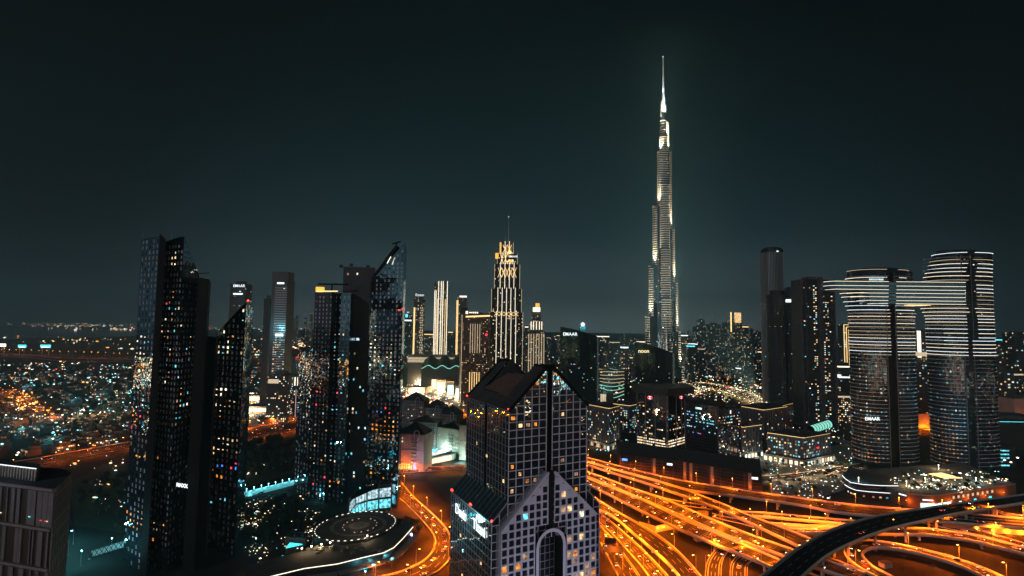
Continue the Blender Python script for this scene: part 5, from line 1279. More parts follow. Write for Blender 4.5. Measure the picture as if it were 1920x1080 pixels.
# cluster beyond the mall
o, (a, b, z, d) = box_tower('blue_lit_tower', 'blue-tinted tower with cyan crown squares just right of the tall dark pair', 757, 771, 590, 2050, 'far_c', dep=30)
m = MB(); m.box((a[0]+14, a[1]-1, z-22), (26, 1, 5)); m.build('crown_light', 'led_cool', o); m = MB(); m.box((a[0]+8, a[1]-1, z-4), (9, 1, 12)); m.build('sign', 'led_teal', o); m = MB(); m.box((a[0]+12, a[1]+4, z+9), (9, 4, 5)); m.build('sign', 'led_pink', o)
o, (a, b, z, d) = box_tower('dotted_light_tower', 'tall tower with dotted gold light columns and small name, nearest the blue-lit tower', 774, 792, 556, 1950, 'far_d', dep=34)
txt(o, 'Emaar', (a[0]+5, a[1]-2, z+2), 0, 9, 'sign_white'); vlines(o, a, b, 20, z-40, (.04, .12), 'led_gold', 2.2)
for cx_ in (.72, .9):
    m = MB(); p = lerp2(a, b, cx_)
    for k in range(int((z-60)/9)): m.box((p[0]+(k % 2)*2.4, p[1]-1, 30+k*9), (3.2, 1, 5))
    m.build('light_dots', 'led_dim', o)
o, (a, b, z, d) = box_tower('gold_striped_tower', 'tallest of three pale gold towers, striped top to bottom with vertical light lines', 812, 837, 530, 1950, 'far_d', dep=40)
vlines(o, a, b, 20, z-30, (.04, .14), 'led', 2.0); vlines(o, a, b, 20, z+6, (.32, .52, .66, .98), 'led', 2.2); vlines(o, a, b, 20, z-60, (.24, .84), 'led_gold', 1.5)
o, (a, b, z, d) = box_tower('dotted_light_tower', 'tall tower with gold left edge and dotted columns, right of the gold-striped tower', 854, 873, 558, 1950, 'far_d', dep=34)
vlines(o, a, b, 20, z-10, (.06, .16), 'led_gold', 2.4); m = MB(); m.box(((a[0]+b[0])/2+6, a[1]-1, z+4), (26, 1, 6)); m.build('sign', 'led', o)
m = MB(); p = lerp2(a, b, .85)
for k in range(int((z-60)/9)): m.box((p[0]+(k % 2)*2.6, p[1]-1, 30+k*9), (3.2, 1, 5))
m.build('light_dots', 'led_dim', o)
o, _ = box_tower('gold_roof_block', 'squat block with wide glowing gold roof between the dotted and striped towers', 790, 812, 626, 2100, 'far_d', crown='led_gold')
o, _ = box_tower('gold_roof_block', 'squat dark block with gold roof line right of the striped tower', 838, 848, 622, 2150, 'far_c', crown='led_gold')
o, (a, b, z, d) = box_tower('tiered_silver_hotel_tower', 'silver-lit stepped tower with bright crown and thin mast, right of gold hotel tower', 990, 1021, 582, 1700, 'far_d', steps=2, dep=50)
vlines(o, a, b, 20, z*.66, (.04, .18, .34, .5, .66, .82, .96), 'led_dim', 2.0)
w_ = b[0]-a[0]; c_ = (a[0]+b[0])/2; a3, b3 = (c_-w_*.36, a[1]+4), (c_+w_*.36, a[1]+4); vlines(o, a3, b3, z*.72, z*.84, (.05, .25, .5, .75, .95), 'led', 2.2)
m = MB(); m.box((c_, a[1]+8, z+3), (w_*.44, 12, 14)); m.build('crown_light', 'led', o); m = MB(); m.box((c_+3, a[1]+10, z+17), (w_*.24, 10, 12)); m.build('crown_light', 'flood_gold', o)
m = MB(); m.cyl((c_-3, a[1]+8, z+10), (c_-3, a[1]+8, ZT(1004, 540, 1700)), 1.4, .5); m.build('mast', 'steel', o)
box_tower('silver_annex_tower', 'low silver-lit wing attached left of the tiered silver tower', 984, 990, 612, 1700, 'far_d', crown='led')
o, (a, b, z, d) = box_tower('globe_topped_tower', 'far slender tower crowned by a glowing cyan globe behind the wedge tower', 1087, 1098, 612, 2400, 'far_c')
m = MB(); cx_ = (a[0]+b[0])/2; m.cyl((cx_, a[1], z), (cx_, a[1], z+10), 6, 10, 12); m.cyl((cx_, a[1], z+10), (cx_, a[1], z+18), 10, 4, 12); m.build('globe', 'sign_white', o)
light(o, (cx_, a[1]-14, z+6), (.1, .85, .95), 200000, 'POINT', rad=3)
# right of the spire
def cyl_tower(kind, label, x0, x1, ytop, Y, wall, vert, n=24, ztop_in=0.0, cat='tower', dome=0):
    a, b = XY(x0, 650, Y+18), XY(x1, 650, Y+18); r = (b[0]-a[0])/2; cx = (a[0]+b[0])/2; z = ZT((x0+x1)/2, ytop, Y)
    root = empty(kind, (cx, Y+r, 0), label, cat); pl = [(cx+r*math.cos(t), Y+r+r*math.sin(t)) for t in [2*math.pi*k/n for k in range(n)]]
    mb = MB(); mb.prism(pl, 0, z, 0, 1)
    zz, rr = z, r
    for k in range(dome):
        r2 = r*math.cos((k+1)/dome*1.2); z2 = z+r*.55*math.sin((k+1)/dome*1.2)
        p2 = [(cx+rr*math.cos(2*math.pi*i/n), Y+r+rr*math.sin(2*math.pi*i/n)) for i in range(n)]; mb.prism(p2, zz, z2, 1, 1); zz, rr = z2, r2
    mb.build('tower_body', [wall, 'wall_dark'], root)
    g = MB()
    if vert:
        for i in range(0, n):
            if facing(pl[i], pl[(i+1) % n]):
                for s in (0, .5): p = lerp2(pl[i], pl[(i+1) % n], s); o_ = out_(pl[i], pl[(i+1) % n], .5); g.box((p[0]+o_[0], p[1]+o_[1], z/2), (1.1, 1.1, z), fang(pl[i], pl[(i+1) % n]))
        g.build('fins', 'steel', root)
    else:
        q_ = 6
        while q_ < z: arc_line(g, pl, q_, 1.0, None, .6); q_ += 4.6
        g.build('floor_bands', 'wall_grey', root)
    return root, (cx, r, z, pl)
o, (cx, r, z, pl) = cyl_tower('rounded_fin_tower', 'tallest dark round tower with pale vertical fins and domed top, right of centre', 1433, 1473, 472, 1200, 'wall_dark', True, dome=4)
m = MB(); m.box((cx, 1200-2, z+1), (4, 1.2, 2.4)); m.build('crown_light', 'sign_white', o); light(o, (cx+20, 1160, 150), (.5, .9, 1), 60000, 'POINT', rad=3)
W = []; 
for i in range(24):
    if facing(pl[i], pl[(i+1) % 24]): facade(W, pl[i], pl[(i+1) % 24], 10, z-80, z-80, 3.5, 4.6, 1.8, 1.6, .05, PAL_C, RF, off=1.2)
put_windows(o, W, 30)
for x0, x1, yt, Y, lab in ((1441, 1478, 552, 1100, 'dark banded round tower with rows of horizontal balconies, left of its lower twin'), (1476, 1503, 569, 1085, 'lower dark banded round tower touching the plum-edged slab tower')):
    o, (cx, r, z, pl) = cyl_tower('banded_round_tower', lab, x0, x1, yt, Y, 'wall_dark', False)
    m = MB(); m.prism([(cx+(p[0]-cx)*.7, Y+r+(p[1]-Y-r)*.7) for p in pl], z, z+9); m.build('penthouse', 'wall_dark', o)
    W = []
    for i in range(24):
        if facing(pl[i], pl[(i+1) % 24]): facade(W, pl[i], pl[(i+1) % 24], 4, z, z, 3.5, 4.6, 2.2, 1.3, 0, PAL_W, RF, off=.9, fn=lambda t, zz, i=i: .35 if (i in (20, 21) and x0 < 1450) or zz < 14 else .03)
    put_windows(o, W, 50)
box_tower('bright_sign_tower', 'tower showing a cyan-white square sign above the banded round pair', 1477, 1500, 540, 1500, 'far_c')
m = MB(); p = XY(1479, 563, 1080); m.box((p[0], p[1], ZT(1479, 564, 1080)), (12, 2, 6)); m.build('sign', 'sign_white', o)
o, (a, b, z, d) = box_tower('plum_edged_slab_tower', 'wide dark slab tower with plum vertical bands and many lit flats', 1504, 1567, 524, 950, 'wall_dark', dep=34)
for t, w2 in ((.02, 3), (.13, 2), (.57, 8), (.98, 3)): p = lerp2(a, b, t); m = MB(); m.box((p[0], p[1]-1, z/2), (w2, 2.4, z)); m.build('pilaster', 'wall_plum', o)
W = []; facade(W, a, b, 4, z-6, z-6, 3.4, 3.7, 2.4, 1.6, 0, [('w_warm', 3), ('w_white', 3), ('w_cool', 2), ('w_teal', 1.5), ('w_dim', 2)], RF, fn=lambda t, zz: .42 if .34 < t < .5 else (.28 if .66 < t < .85 else (.07 if t < .3 else .03)), off=.2); put_windows(o, W, 100)
g = MB(); grid_lines(g, a, b, 4, z, z, 1e9, 3.7, .5, .5, vt=False); g.build('floor_bands', 'wall_grey', o)
m = MB()
for k in range(7): m.cyl((a[0]+20+k*4, a[1]+6, z), (a[0]+20+k*4, a[1]+6, z+5+(k % 3)*2), .4)
m.build('roof_masts', 'steel', o)
o, (a, b, z, d) = box_tower('gold_framed_block', 'block drawn in nested gold light frames left of the twin towers', 1582, 1604, 609, 1400, 'far_e')
for k in range(4):
    t = .04+k*.2; m = MB(); p = lerp2(a, b, t); m.beam((p[0], p[1]-1, 60), (p[0], p[1]-1, z-k*6), 1.2); m.beam((p[0], p[1]-1, z-k*6), (b[0], b[1]-1, z-k*6), 1.2); m.build('light_frame', 'led_gold', o)
o, (a, b, z, d) = box_tower('pink_gold_tower', 'pale tower with pink-gold lit edges framed in the gap between the twin towers', 1719, 1747, 622, 1250, 'far_b', dep=30)
vlines(o, a, b, z-60, z+2, (.08, .2), 'led', 3); vlines(o, a, b, z-50, z-4, (.86,), 'led_pink', 2)
m = MB(); m.box(((a[0]+b[0])/2, a[1]-3, ZT(1733, 664, 1250)), (44, 8, 9)); m.build('lit_terrace', 'led_dim', o)
box_tower('dark_slab_tower', 'dark slab in the gap below the pink-gold tower', 1712, 1744, 682, 1100, 'far_c', dep=30)
o, (a, b, z, d) = box_tower('cornice_lit_block', 'pale block with brightly lit cornice between slab tower and twin towers', 1571, 1602, 686, 1200, 'far_b', crown='led')
box_tower('cream_low_block', 'cream low block with glowing ground floor left of the twin towers', 1570, 1600, 742, 1000, 'near_d', rowy=770, crown='led_dim')
o, _ = box_tower('teal_sign_tower', 'far dark tower with bright teal roof sign right of the twin towers', 1866, 1888, 636, 1500, 'far_c', crown='led_teal')
box_tower('edge_tower', 'dark tower with red beacon cut by the right edge', 1901, 1930, 624, 1300, 'far_c')
for x0, x1, yt, Y, wl, lb in ((1864, 1884, 660, 1250, 'far_a', 'grey tower with teal and yellow lights just right of the twin towers'), (1886, 1906, 668, 1350, 'far_e', 'dim tower second from the right edge'), (1868, 1884, 690, 1150, 'far_d', 'low bright flats at the foot of the towers at far right')): box_tower('residential_tower', lb, x0, x1, yt, Y, wl)
o, (a, b, z, d) = box_tower('teal_windowed_office', 'low office with teal ribbon windows at the right of the twin towers', 1868, 1905, 838, 690, 'wall_dark', rowy=860, dep=60)
W = []; facade(W, a, b, 2, z, z, 4, 4.6, 3.9, 1.7, 0, [('w_teal', 1)], RF, fn=lambda t, zz: .9 if t < .75 else 0); put_windows(o, W)
o, (a, b, z, d) = box_tower('long_dark_hall', 'long dark hall with thin cyan roof light at far right', 1862, 2000, 790, 800, 'wall_dark', rowy=820, dep=70); strip_on(o, (a[0]+10, a[1]-.6), (b[0], b[1]-.6), z-1, z-1, 'led_teal', .5)
for x0, x1, yt, Y, lb in ((1866, 1905, 752, 960, 'orange-lit sandstone block left half at far right'), (1902, 1960, 748, 930, 'orange-lit sandstone block cut by the right edge'), (1722, 1746, 776, 960, 'orange-lit sandstone block seen between the twin towers')):
    o, (a, b, z, d) = box_tower('sandstone_block', lb, x0, x1, yt, Y, 'stone', rowy=780, dep=40); light(o, ((a[0]+b[0])/2, a[1]-14, 4), ORANGE, 45000, 'POINT', rad=1)
# skyline of individually placed mid-rise and high-rise blocks
EXP = [(1121, 1142, 630, 2000, 'c', 'led'), (1145, 1162, 641, 2200, 'a', 'led_dim'), (1163, 1181, 634, 2500, 'e', None), (1181, 1197, 632, 2600, 'c', None), (1196, 1210, 640, 2000, 'b', 'led'), (1276, 1290, 628, 1800, 'b', 'led_cool'), (1290, 1303, 648, 1650, 'c', 'led_teal'),
       (1305, 1328, 612, 2100, 'c', None), (1310, 1322, 600, 2500, 'a', None), (1330, 1352, 608, 2300, 'e', None), (1356, 1368, 606, 2400, 'c', None), (1396, 1404, 612, 1900, 'd', 'led_gold'), (1416, 1428, 622, 2400, 'e', None), (1344, 1360, 632, 2000, 'a', None), (1412, 1430, 642, 1900, 'a', None), (1395, 1412, 655, 1700, 'b', None), (1370, 1392, 600, 1800, 'd', None), (1386, 1409, 640, 1800, 'a', None)]
FARS = []
for i, (x0, x1, yt, Y, k, cr_) in enumerate(EXP):
    o, (a, b, z, d) = box_tower('skyline_tower', None, x0, x1, yt, Y, 'far_'+k, crown=cr_, steps=RF.choice((0, 0, 1))); FARS.append(o)
    if x0 in (1310, 1330, 1396, 1416, 1163):
        m = MB(); m.cyl(((a[0]+b[0])/2, a[1]+d/2, z), ((a[0]+b[0])/2, a[1]+d/2, z+34), 3, .4, 6); m.build('mast', 'steel', o)
    if x0 == 1370:
        m = MB(); m.box(((a[0]+b[0])/2+5, a[1]-1, z+8), (20, 6, 34)); m.build('crown_light', 'w_warm', o); m = MB(); m.beam((a[0]+2, a[1]-1, z-40), (a[0]+2, a[1]-1, z+26), 3); m.build('light_line', 'led_gold', o)
for x0, x1, ya, yb, n, Y0, Y1 in ((1278, 1432, 640, 692, 52, 1750, 2300), (1120, 1210, 650, 700, 22, 1350, 2300), (1275, 1440, 618, 640, 16, 2200, 3200), (1568, 1600, 690, 740, 5, 1050, 1500), (1862, 1925, 680, 735, 9, 1000, 1500), (1716, 1745, 700, 745, 5, 1000, 1400), (1000, 1052, 640, 690, 8, 1500, 2400), (880, 1060, 625, 640, 8, 2500, 3500), (760, 870, 640, 662, 8, 2200, 3200), (1030, 1130, 700, 740, 8, 1250, 1600), (460, 600, 650, 700, 10, 1500, 3000), (540, 600, 580, 598, 6, 3500, 5000)):
    for i in range(n):
        x = x0+(x1-x0)*(i+RF.random())/n; Y = RF.uniform(Y0, Y1); wpx = RF.uniform(14, 34)/Y*1000*RF.uniform(.7, 1.1); yt = RF.uniform(ya, yb)
        if x+wpx > x1: x = x1-wpx
        o, _ = box_tower('skyline_tower', None, x, x+wpx, yt, Y, 'far_'+RF.choice('aabccde'), crown=RF.choice((None, None, None, None, 'led_dim', 'led_gold', 'led_cool')) if RF.random() < .5 else None, steps=RF.choice((0, 0, 0, 1, 2)), skew=RF.uniform(-6, 6)); FARS.append(o)
for o in FARS: tag(o, None, 'tower', 'hazy towers of the distant skyline')
number(FARS, '# dim skyline tower from the left among the distant blocks')

# ------------------------------------------------------------------ mall, old-town quarter
ml = empty('mall_hall', (*XY(815, 690, 1500), 0), 'long mall hall with dark wave roof and lattice-lit upper wall below three gold towers', 'shopping mall')
a, b = XY(764, 690, 1500), XY(868, 690, 1500); z1, z0 = ZT(815, 668, 1500), ZT(815, 680, 1500)
m = MB(); m.prism([(a[0], a[1]+2), (b[0], b[1]+2), (b[0], b[1]+90), (a[0], a[1]+90)], 0, z1); m.build('hall', 'wall_grey', ml)
n = 44
for i in range(n):
    if i % 11 == 0: m = MB()
    for s in (0, 1):
        p, q_ = lerp2(a, b, (i+s)/n), lerp2(a, b, (i+1-s)/n); m.beam((p[0], p[1], z0), (q_[0], q_[1], z1-3), 1.3)
    if i % 11 == 10: m.build('lattice', 'led_dim', ml)
m = MB(); N_ = 30; zz = [ZT(815, 688+3*math.cos(i/N_*6*math.pi), 1440) for i in range(N_+1)]
for i in range(N_):
    p, q_ = lerp2(XY(790, 690, 1440), XY(868, 690, 1440), i/N_), lerp2(XY(790, 690, 1440), XY(868, 690, 1440), (i+1)/N_)
    m.poly([(p[0], p[1], zz[i]), (q_[0], q_[1], zz[i+1]), (q_[0], q_[1]+60, zz[i+1]+22), (p[0], p[1]+60, zz[i]+22)]); m.poly([(p[0], p[1], 0), (q_[0], q_[1], 0), (q_[0], q_[1], zz[i+1]), (p[0], p[1], zz[i])])
m.build('wave_roof', 'wall_dark', ml)
m = MB()
for i in range(N_):
    p, q_ = lerp2(XY(790, 690, 1439), XY(868, 690, 1439), i/N_), lerp2(XY(790, 690, 1439), XY(868, 690, 1439), (i+1)/N_); m.beam((p[0], p[1], zz[i]), (q_[0], q_[1], zz[i+1]), 1.6)
m.build('roof_edge_light', 'led_mint', ml)
MB_ = []
def low(kind, label, x0, x1, yt, yb, wall, face=None, fm='shop', skew=0.0, cat='shop building', f=(.1, .9, .1, .8), dep=40, roofm=None, glow=None, crown=None):
    Y = G((x0+x1)/2, yb).y; a, b = XY(x0, yb, Y), XY(x1, yb, Y+skew); z = ZT((x0+x1)/2, yt, Y); pl = [a, b, (b[0]+dep*.2, b[1]+dep), (a[0]+dep*.2, a[1]+dep)]
    o = empty(kind, cen(pl), label, cat); m = MB(); m.prism(pl, 0, z, 0, 1); m.build('facade', [wall, roofm or 'roof'], o); z = max(z, 3)
    if face:
        p, q_ = lerp2(a, b, f[0]), lerp2(a, b, f[1]); mm = lerp2(p, q_, .5); oo = out_(a, b, .4)
        m = MB(); m.box((mm[0]+oo[0], mm[1]+oo[1], z*(f[2]+f[3])/2), (math.hypot(q_[0]-p[0], q_[1]-p[1]), .5, z*(f[3]-f[2])), fang(a, b)); s_ = m.build('shop_front', fm, o)
        g = MB(); n_ = max(2, int(math.hypot(q_[0]-p[0], q_[1]-p[1])/4)); oo = out_(a, b, .8)
        for i in range(n_+1): r = lerp2(p, q_, i/n_); g.box((r[0]+oo[0], r[1]+oo[1], z*(f[2]+f[3])/2), (.5, .4, z*(f[3]-f[2])), fang(a, b))
        g.build('shop_front_bars', 'wall_grey', s_)
    if crown: strip_on(o, a, b, z+.3, z+.3, crown, 1.2)
    if glow: oo = out_(a, b, 14); p = lerp2(a, b, .5); light(o, (p[0]+oo[0], p[1]+oo[1], 6), glow[0], glow[1], 'POINT', rad=1)
    return o, pl, z
low('mall_wing', 'brightly lit mall wing with long cream facade at the left end of the mall', 768, 806, 702, 722, 'stone', True, 'shop', glow=(WARM, 200000), crown='led')
low('mall_wing', 'dark-roofed mall wing behind the cream shop boxes', 800, 868, 700, 716, 'wall_grey', None, dep=60, crown='led_mint')
low('shop_box', 'orange-topped shop box with white glowing front, left of three', 808, 820, 706, 728, 'stone', True, 'shop', f=(.1, .9, .05, .75), glow=(WARM, 40000), crown='screen_orange')
low('shop_box', 'wide cream shop box with glowing front, middle of three', 817, 836, 712, 735, 'stone', True, 'shop', glow=(WARM, 150000))
low('shop_box', 'shop box with tall pale green glass front and orange roof band', 838, 851, 716, 741, 'stone', True, 'shop_cool', f=(.05, .95, .05, .75), glow=((.8, 1, .9), 30000), crown='screen_orange')
low('shop_box', 'shop box with white glowing gable front beside the bronze block', 853, 865, 723, 750, 'stone', True, 'screen_white', glow=(WARM, 30000))
low('shop_row', 'row of warm lit shopfronts below the mall hall beside the tall dark tower', 762, 800, 726, 738, 'stone', True, 'shop', glow=(WARM, 160000))
low('cinema_sign_block', 'small dark block with cyan screen at left end of the mall', 757, 766, 674, 690, 'wall_grey', True, 'screen_teal')
low('boulevard_block', 'low block with gold striped front below the teal banded tower', 452, 500, 762, 776, 'stone', True, 'led', f=(0, 1, .3, .75), glow=(WARM, 40000))
low('boulevard_block', 'low bright block at left of the banded tower, behind the gold striped front', 455, 492, 742, 752, 'stone', True, 'shop', glow=(WARM, 50000))
low('car_showroom', 'pale lit showroom box with dark logo panel left of the emblem block', 1125, 1150, 737, 757, 'stone', True, 'led_dim', f=(.02, .45, .1, .9), cat='showroom')
wv = empty('wave_balcony_block', (*XY(1145, 720, 1250), 0), 'low block with mint-lit wave-shaped balconies between the two wedge towers', 'building')
for k in range(8):
    m = MB(); y = 697+k*6; nn = 16
    pts = []
    for i in range(nn+1):
        t = i/nn; x = 1125+45*t; bend = 8*math.sin(t*math.pi)*(k/8); Yv = 1250-14*math.sin(math.pi*t); p = XY(x, 700, Yv); pts.append((p[0], p[1], ZT(x, y+bend, Yv)))
    for i in range(nn): m.beam(pts[i], pts[i+1], 1.5, 1.0)
    m.build('balcony_light', ('led_dim', 'led_dim', 'led_dim', 'led_dim', 'led_mint', 'led_mint', 'led_dim', 'led_mint')[k], wv)
a, b = XY(1125, 700, 1256), XY(1170, 700, 1256); m = MB(); m.prism([a, b, (b[0], b[1]+40), (a[0], a[1]+40)], 0, ZT(1147, 694, 1250)); m.build('facade', 'far_c', wv)
def manor(label, x0, x1, ye, yb, wall, lit, pal, arch=True, skew=-8, roofh=9, glow=None, dep=None):
    Y = G((x0+x1)/2, yb).y; a, b = XY(x0, yb, Y), XY(x1, yb, Y+skew); z = ZT((x0+x1)/2, ye, Y); d = dep or 26; n_ = Vector((-(b[1]-a[1]), b[0]-a[0])).normalized()*d
    pl = [a, b, (b[0]+n_.x, b[1]+n_.y), (a[0]+n_.x, a[1]+n_.y)]; o = empty('old_town_block', cen(pl), label, 'apartment block')
    m = MB(); m.prism(pl, 0, z); m.build('wall', wall, o)
    c = cen(pl); cx, cy = c[0], c[1]; ov = [((p[0]-cx)*1.06+cx, (p[1]-cy)*1.06+cy, z) for p in pl]; tp = [((p[0]-cx)*.35+cx, (p[1]-cy)*.35+cy, z+roofh) for p in pl]
    m = MB()
    for i in range(4): j = (i+1) % 4; m.poly([ov[i], ov[j], tp[j], tp[i]])
    m.poly(tp); ap_ = (cx, cy, z+roofh+4)
    for i in range(4): m.poly([tp[i], tp[(i+1) % 4], ap_])
    m.poly(ov[::-1]); m.build('roof', 'wall_dark', o)
    W = []; L_ = math.hypot(b[0]-a[0], b[1]-a[1])
    facade(W, a, b, 6, z-2, z-2, 3.2, 3.6, 1.4, 1.9, 0, pal, RF, fn=lambda t, zz: lit)
    W2_ = []; facade(W2_, a, b, 6, z-2, z-2, 3.2, 3.6, 1.3, 1.8, 1, [('w_glass', 1)], RF, off=.05); W2_ = [w for w in W2_ if RF.random() < .8]
    put_windows(o, W, 60); put_windows(o, W2_, 60, 'window')
    g = MB()
    for zz in (5.4, z*.55, z-1.5):
        oo = out_(a, b, .4); g.beam((a[0]+oo[0], a[1]+oo[1], zz), (b[0]+oo[0], b[1]+oo[1], zz), .8, .6)
    g.build('string_course', 'stone', o)
    for k in range(int(z/5)):
        p = lerp2(a, b, .62); oo = out_(a, b, 1.0); m = MB(); m.box((p[0]+oo[0], p[1]+oo[1], 7+k*4.2), (L_*.2, 2, .9), fang(a, b)); m.build('balcony', 'stone', o) if 7+k*4.2 < z-6 else None
    if arch:
        p = lerp2(a, b, .72); an_ = fang(a, b); m = MB(); R = L_*.10
        pr = None
        for k in range(13):
            t = math.pi*k/12; x = R*math.cos(t); zz = z+R*math.sin(t)*1.3; oo = out_(a, b, 1.0); q_ = (p[0]+oo[0]+x*math.cos(an_), p[1]+oo[1]+x*math.sin(an_), zz)
            if pr: m.beam(pr, q_, .8)
            pr = q_
        for s in (-1, 1): x = R*s; oo = out_(a, b, 1.0); m.beam((p[0]+oo[0]+x*math.cos(an_), p[1]+oo[1]+x*math.sin(an_), z-10), (p[0]+oo[0]+x*math.cos(an_), p[1]+oo[1]+x*math.sin(an_), z), .8)
        m.build('arch', 'lilac', o)
    if glow: oo = out_(a, b, 12); p = lerp2(a, b, glow[2] if len(glow) > 2 else .5); light(o, (p[0]+oo[0], p[1]+oo[1], 4), glow[0], glow[1], 'POINT', rad=1)
    return o, pl, z
o, pl, z = manor('tall beige old-town block with roof arch and orange-lit arcade beside the tall dark tower', 746, 794, 812, 880, 'stone', .05, PAL_C, glow=(ORANGE, 22000, .25))
for i in range(6):
    p = lerp2(pl[0], pl[1], .08+i*.09); oo = out_(pl[0], pl[1], .3); m = MB(); m.box((p[0]+oo[0], p[1]+oo[1], 4.2), (1.9, .3, 6), fang(pl[0], pl[1])); m.build('arcade_light', 'screen_orange' if i < 4 else 'led_gold', o)
m = MB(); p = lerp2(pl[0], pl[1], .66); m.box((p[0], p[1]-.5, 5), (3, .4, 7)); m.build('entrance', 'screen_blue', o)
light(o, (pl[1][0]-4, pl[1][1]-16, 14), (.8, .7, 1), 9000, 'POINT', rad=1)
manor('dark hip-roofed old-town block at the back left of the old-town quarter', 753, 794, 750, 800, 'concrete_dark', .12, PAL_W)
manor('dark pointed-roof old-town block with arch, middle of the old-town quarter', 796, 828, 764, 812, 'concrete_dark', .14, PAL_W)
manor('reddish old-town block behind the crescent of teal-lit flats', 826, 856, 776, 815, 'brown', .15, PAL_M)
manor('long grey old-town block between the hip-roofed pair', 766, 816, 790, 845, 'concrete_dark', .14, PAL_W, arch=False, roofh=4)
manor('teal-lit old-town crescent block facing the bright pool terrace', 818, 862, 800, 846, 'stone', .12, PAL_W, arch=False, roofh=4, skew=-18, glow=((.45, 1, .85), 60000))
manor('slim teal-lit old-town block with roof arch next to the gabled hotel', 860, 884, 796, 862, 'stone', .1, PAL_W, skew=-6, glow=((.5, 1, .9), 26000))
pt = empty('pool_terrace', tuple(G(825, 848)), 'raised bright white pool terrace with teal pool in the old-town quarter', 'pool terrace')
P_ = [tuple(G(x, y, 4)) for x, y in ((793, 853), (805, 858), (856, 842), (826, 832), (795, 838))]
m = MB(); m.prism([(p[0], p[1]) for p in P_], 0, 4.0); m.build('terrace', 'wall_white', pt)
P2_ = [tuple(G(x, y, 4.05)) for x, y in ((795, 845), (812, 848), (822, 840), (798, 839))]; m = MB(); m.poly(P2_); m.build('pool', 'led_teal', pt)
for x, y in ((800, 846), (815, 850), (835, 843), (822, 836)): p = G(x, y, 4); m = MB(); m.cyl(tuple(p), (p.x, p.y, 11), .15); m.box((p.x, p.y, 11.1), (1, 1, .3)); m.build('light_mast', 'steel', pt); light(pt, (p.x, p.y, 10.8), (1, 1, .92), 9000, 'POINT', rad=.4)
low('shop_row', 'row of glaring white shopfronts under the pool terrace', 803, 850, 860, 872, 'stone', True, 'shop', skew=26, glow=(WARM, 12000), dep=10)
# ------------------------------------------------------------------ podium of the twin towers
pd = empty('tower_podium', tuple(G(1740, 940)), 'curved brown podium building with glowing glass entrance below the twin towers', 'podium')
bl = [z8(*p) for p in ((858, 490), (960, 520), (1062, 534), (1180, 541), (1320, 520), (1500, 490), (1740, 450), (1840, 435))]
fr = [tuple(G(*p))[:2] for p in bl]; ZP = 12.5; pl = fr+[(fr[-1][0]+20, fr[-1][1]+90), (fr[0][0]+10, fr[0][1]+75)]
m = MB(); m.prism(pl, 0, ZP, 0, 1); m.build('facade', ['brown', 'rooflight'], pd)
m = MB()
for i in range(len(fr)-1): m.beam((*fr[i], ZP+.5), (*fr[i+1], ZP+.5), .5, 1.0); 
m.build('parapet', 'stone', pd)
def onfront(x, z, w_, h_, mk, name, off=.4):
    for i in range(len(bl)-1):
        if bl[i][0] <= x < bl[i+1][0]:
            t = (x-bl[i][0])/(bl[i+1][0]-bl[i][0]); p = lerp2(fr[i], fr[i+1], t); o = out_(fr[i], fr[i+1], off); m = MB(); m.box((p[0]+o[0], p[1]+o[1], z), (w_, .4, h_), fang(fr[i], fr[i+1])); m.build(name, mk, pd); return p
for x in (1732, 1742, 1752, 1762, 1772, 1779): onfront(x, 3.2, 5.6, 4.6, 'shop_cool', 'shop_front')
for x in (1735, 1745): onfront(x, 8.6, 4.6, 1.0, 'led_cool', 'light_line')
for x in (1690, 1697): onfront(x, 10.5, 3.4, 1.0, 'led_cool', 'light_line')
for x in range(1788, 1862, 9): onfront(x, 9, 2.4, 2.6, 'led_dim', 'window')
for x in (1800, 1828, 1856): onfront(x, 3, 3.2, 3.0, 'screen_teal' if x > 1820 else 'shop_cool', 'shop_front')
for x in (1815, 1847, 1882, 1700, 1750, 1784): 
    p = onfront(x, 6.2, .8, .6, 'led_gold', 'wall_lamp')
    if p: light(pd, (p[0], p[1]-4, 6), ORANGE, 3500, 'POINT', rad=.3)
cf = empty('curved_pavilion', tuple(G(1640, 930)), 'black two-storey curved pavilion outlined by two white light lines', 'pavilion')
for (pts, zt_, zb_, nm) in (([(430, 262), (455, 290), (500, 320), (600, 336), (740, 345), (880, 347)], 13, 8, 'upper_floor'), ([(450, 337), (490, 362), (540, 382), (640, 394), (750, 402), (860, 409)], 7.5, 0, 'lower_floor')):
    f_ = [tuple(G(*z8(*p), zt_))[:2] for p in pts]; pl = f_+[(f_[-1][0]+12, f_[-1][1]+34), (f_[0][0]+30, f_[0][1]+34)]
    m = MB(); m.prism(pl, zb_, zt_, 0, 1, bottom=True); s_ = m.build(nm, ['glass_plum', 'roof'], cf)
    m = MB()
    for i in range(len(f_)-1): o = out_(f_[i], f_[i+1], .3); m.beam((f_[i][0]+o[0], f_[i][1]+o[1], zt_-.3), (f_[i+1][0]+o[0], f_[i+1][1]+o[1], zt_-.3), .45)
    m.build('light_line', 'led_cool', s_)
    W = []
    for i in range(len(f_)-1): facade(W, f_[i], f_[i+1], zb_+.5, zt_-.5, zt_-.5, 2.6, 3.2, 2.0, 1.5, .35, [('w_white', 2), ('w_warm', 3), ('w_teal', 1), ('w_dim', 3)], RF)
    put_windows(cf, W, 40, parent=s_)
o, _, _ = low('roof_canopy_pavilion', 'flat gold-lit canopy roof on the podium terrace between the twin towers', 1743, 1800, 892, 900, 'wall_grey', None, cat='canopy', dep=4)
gc = empty('gold_canopy', tuple(G(1775, 895, ZP)), 'pale gold glowing flat canopy over the terrace between the twin towers', 'canopy')
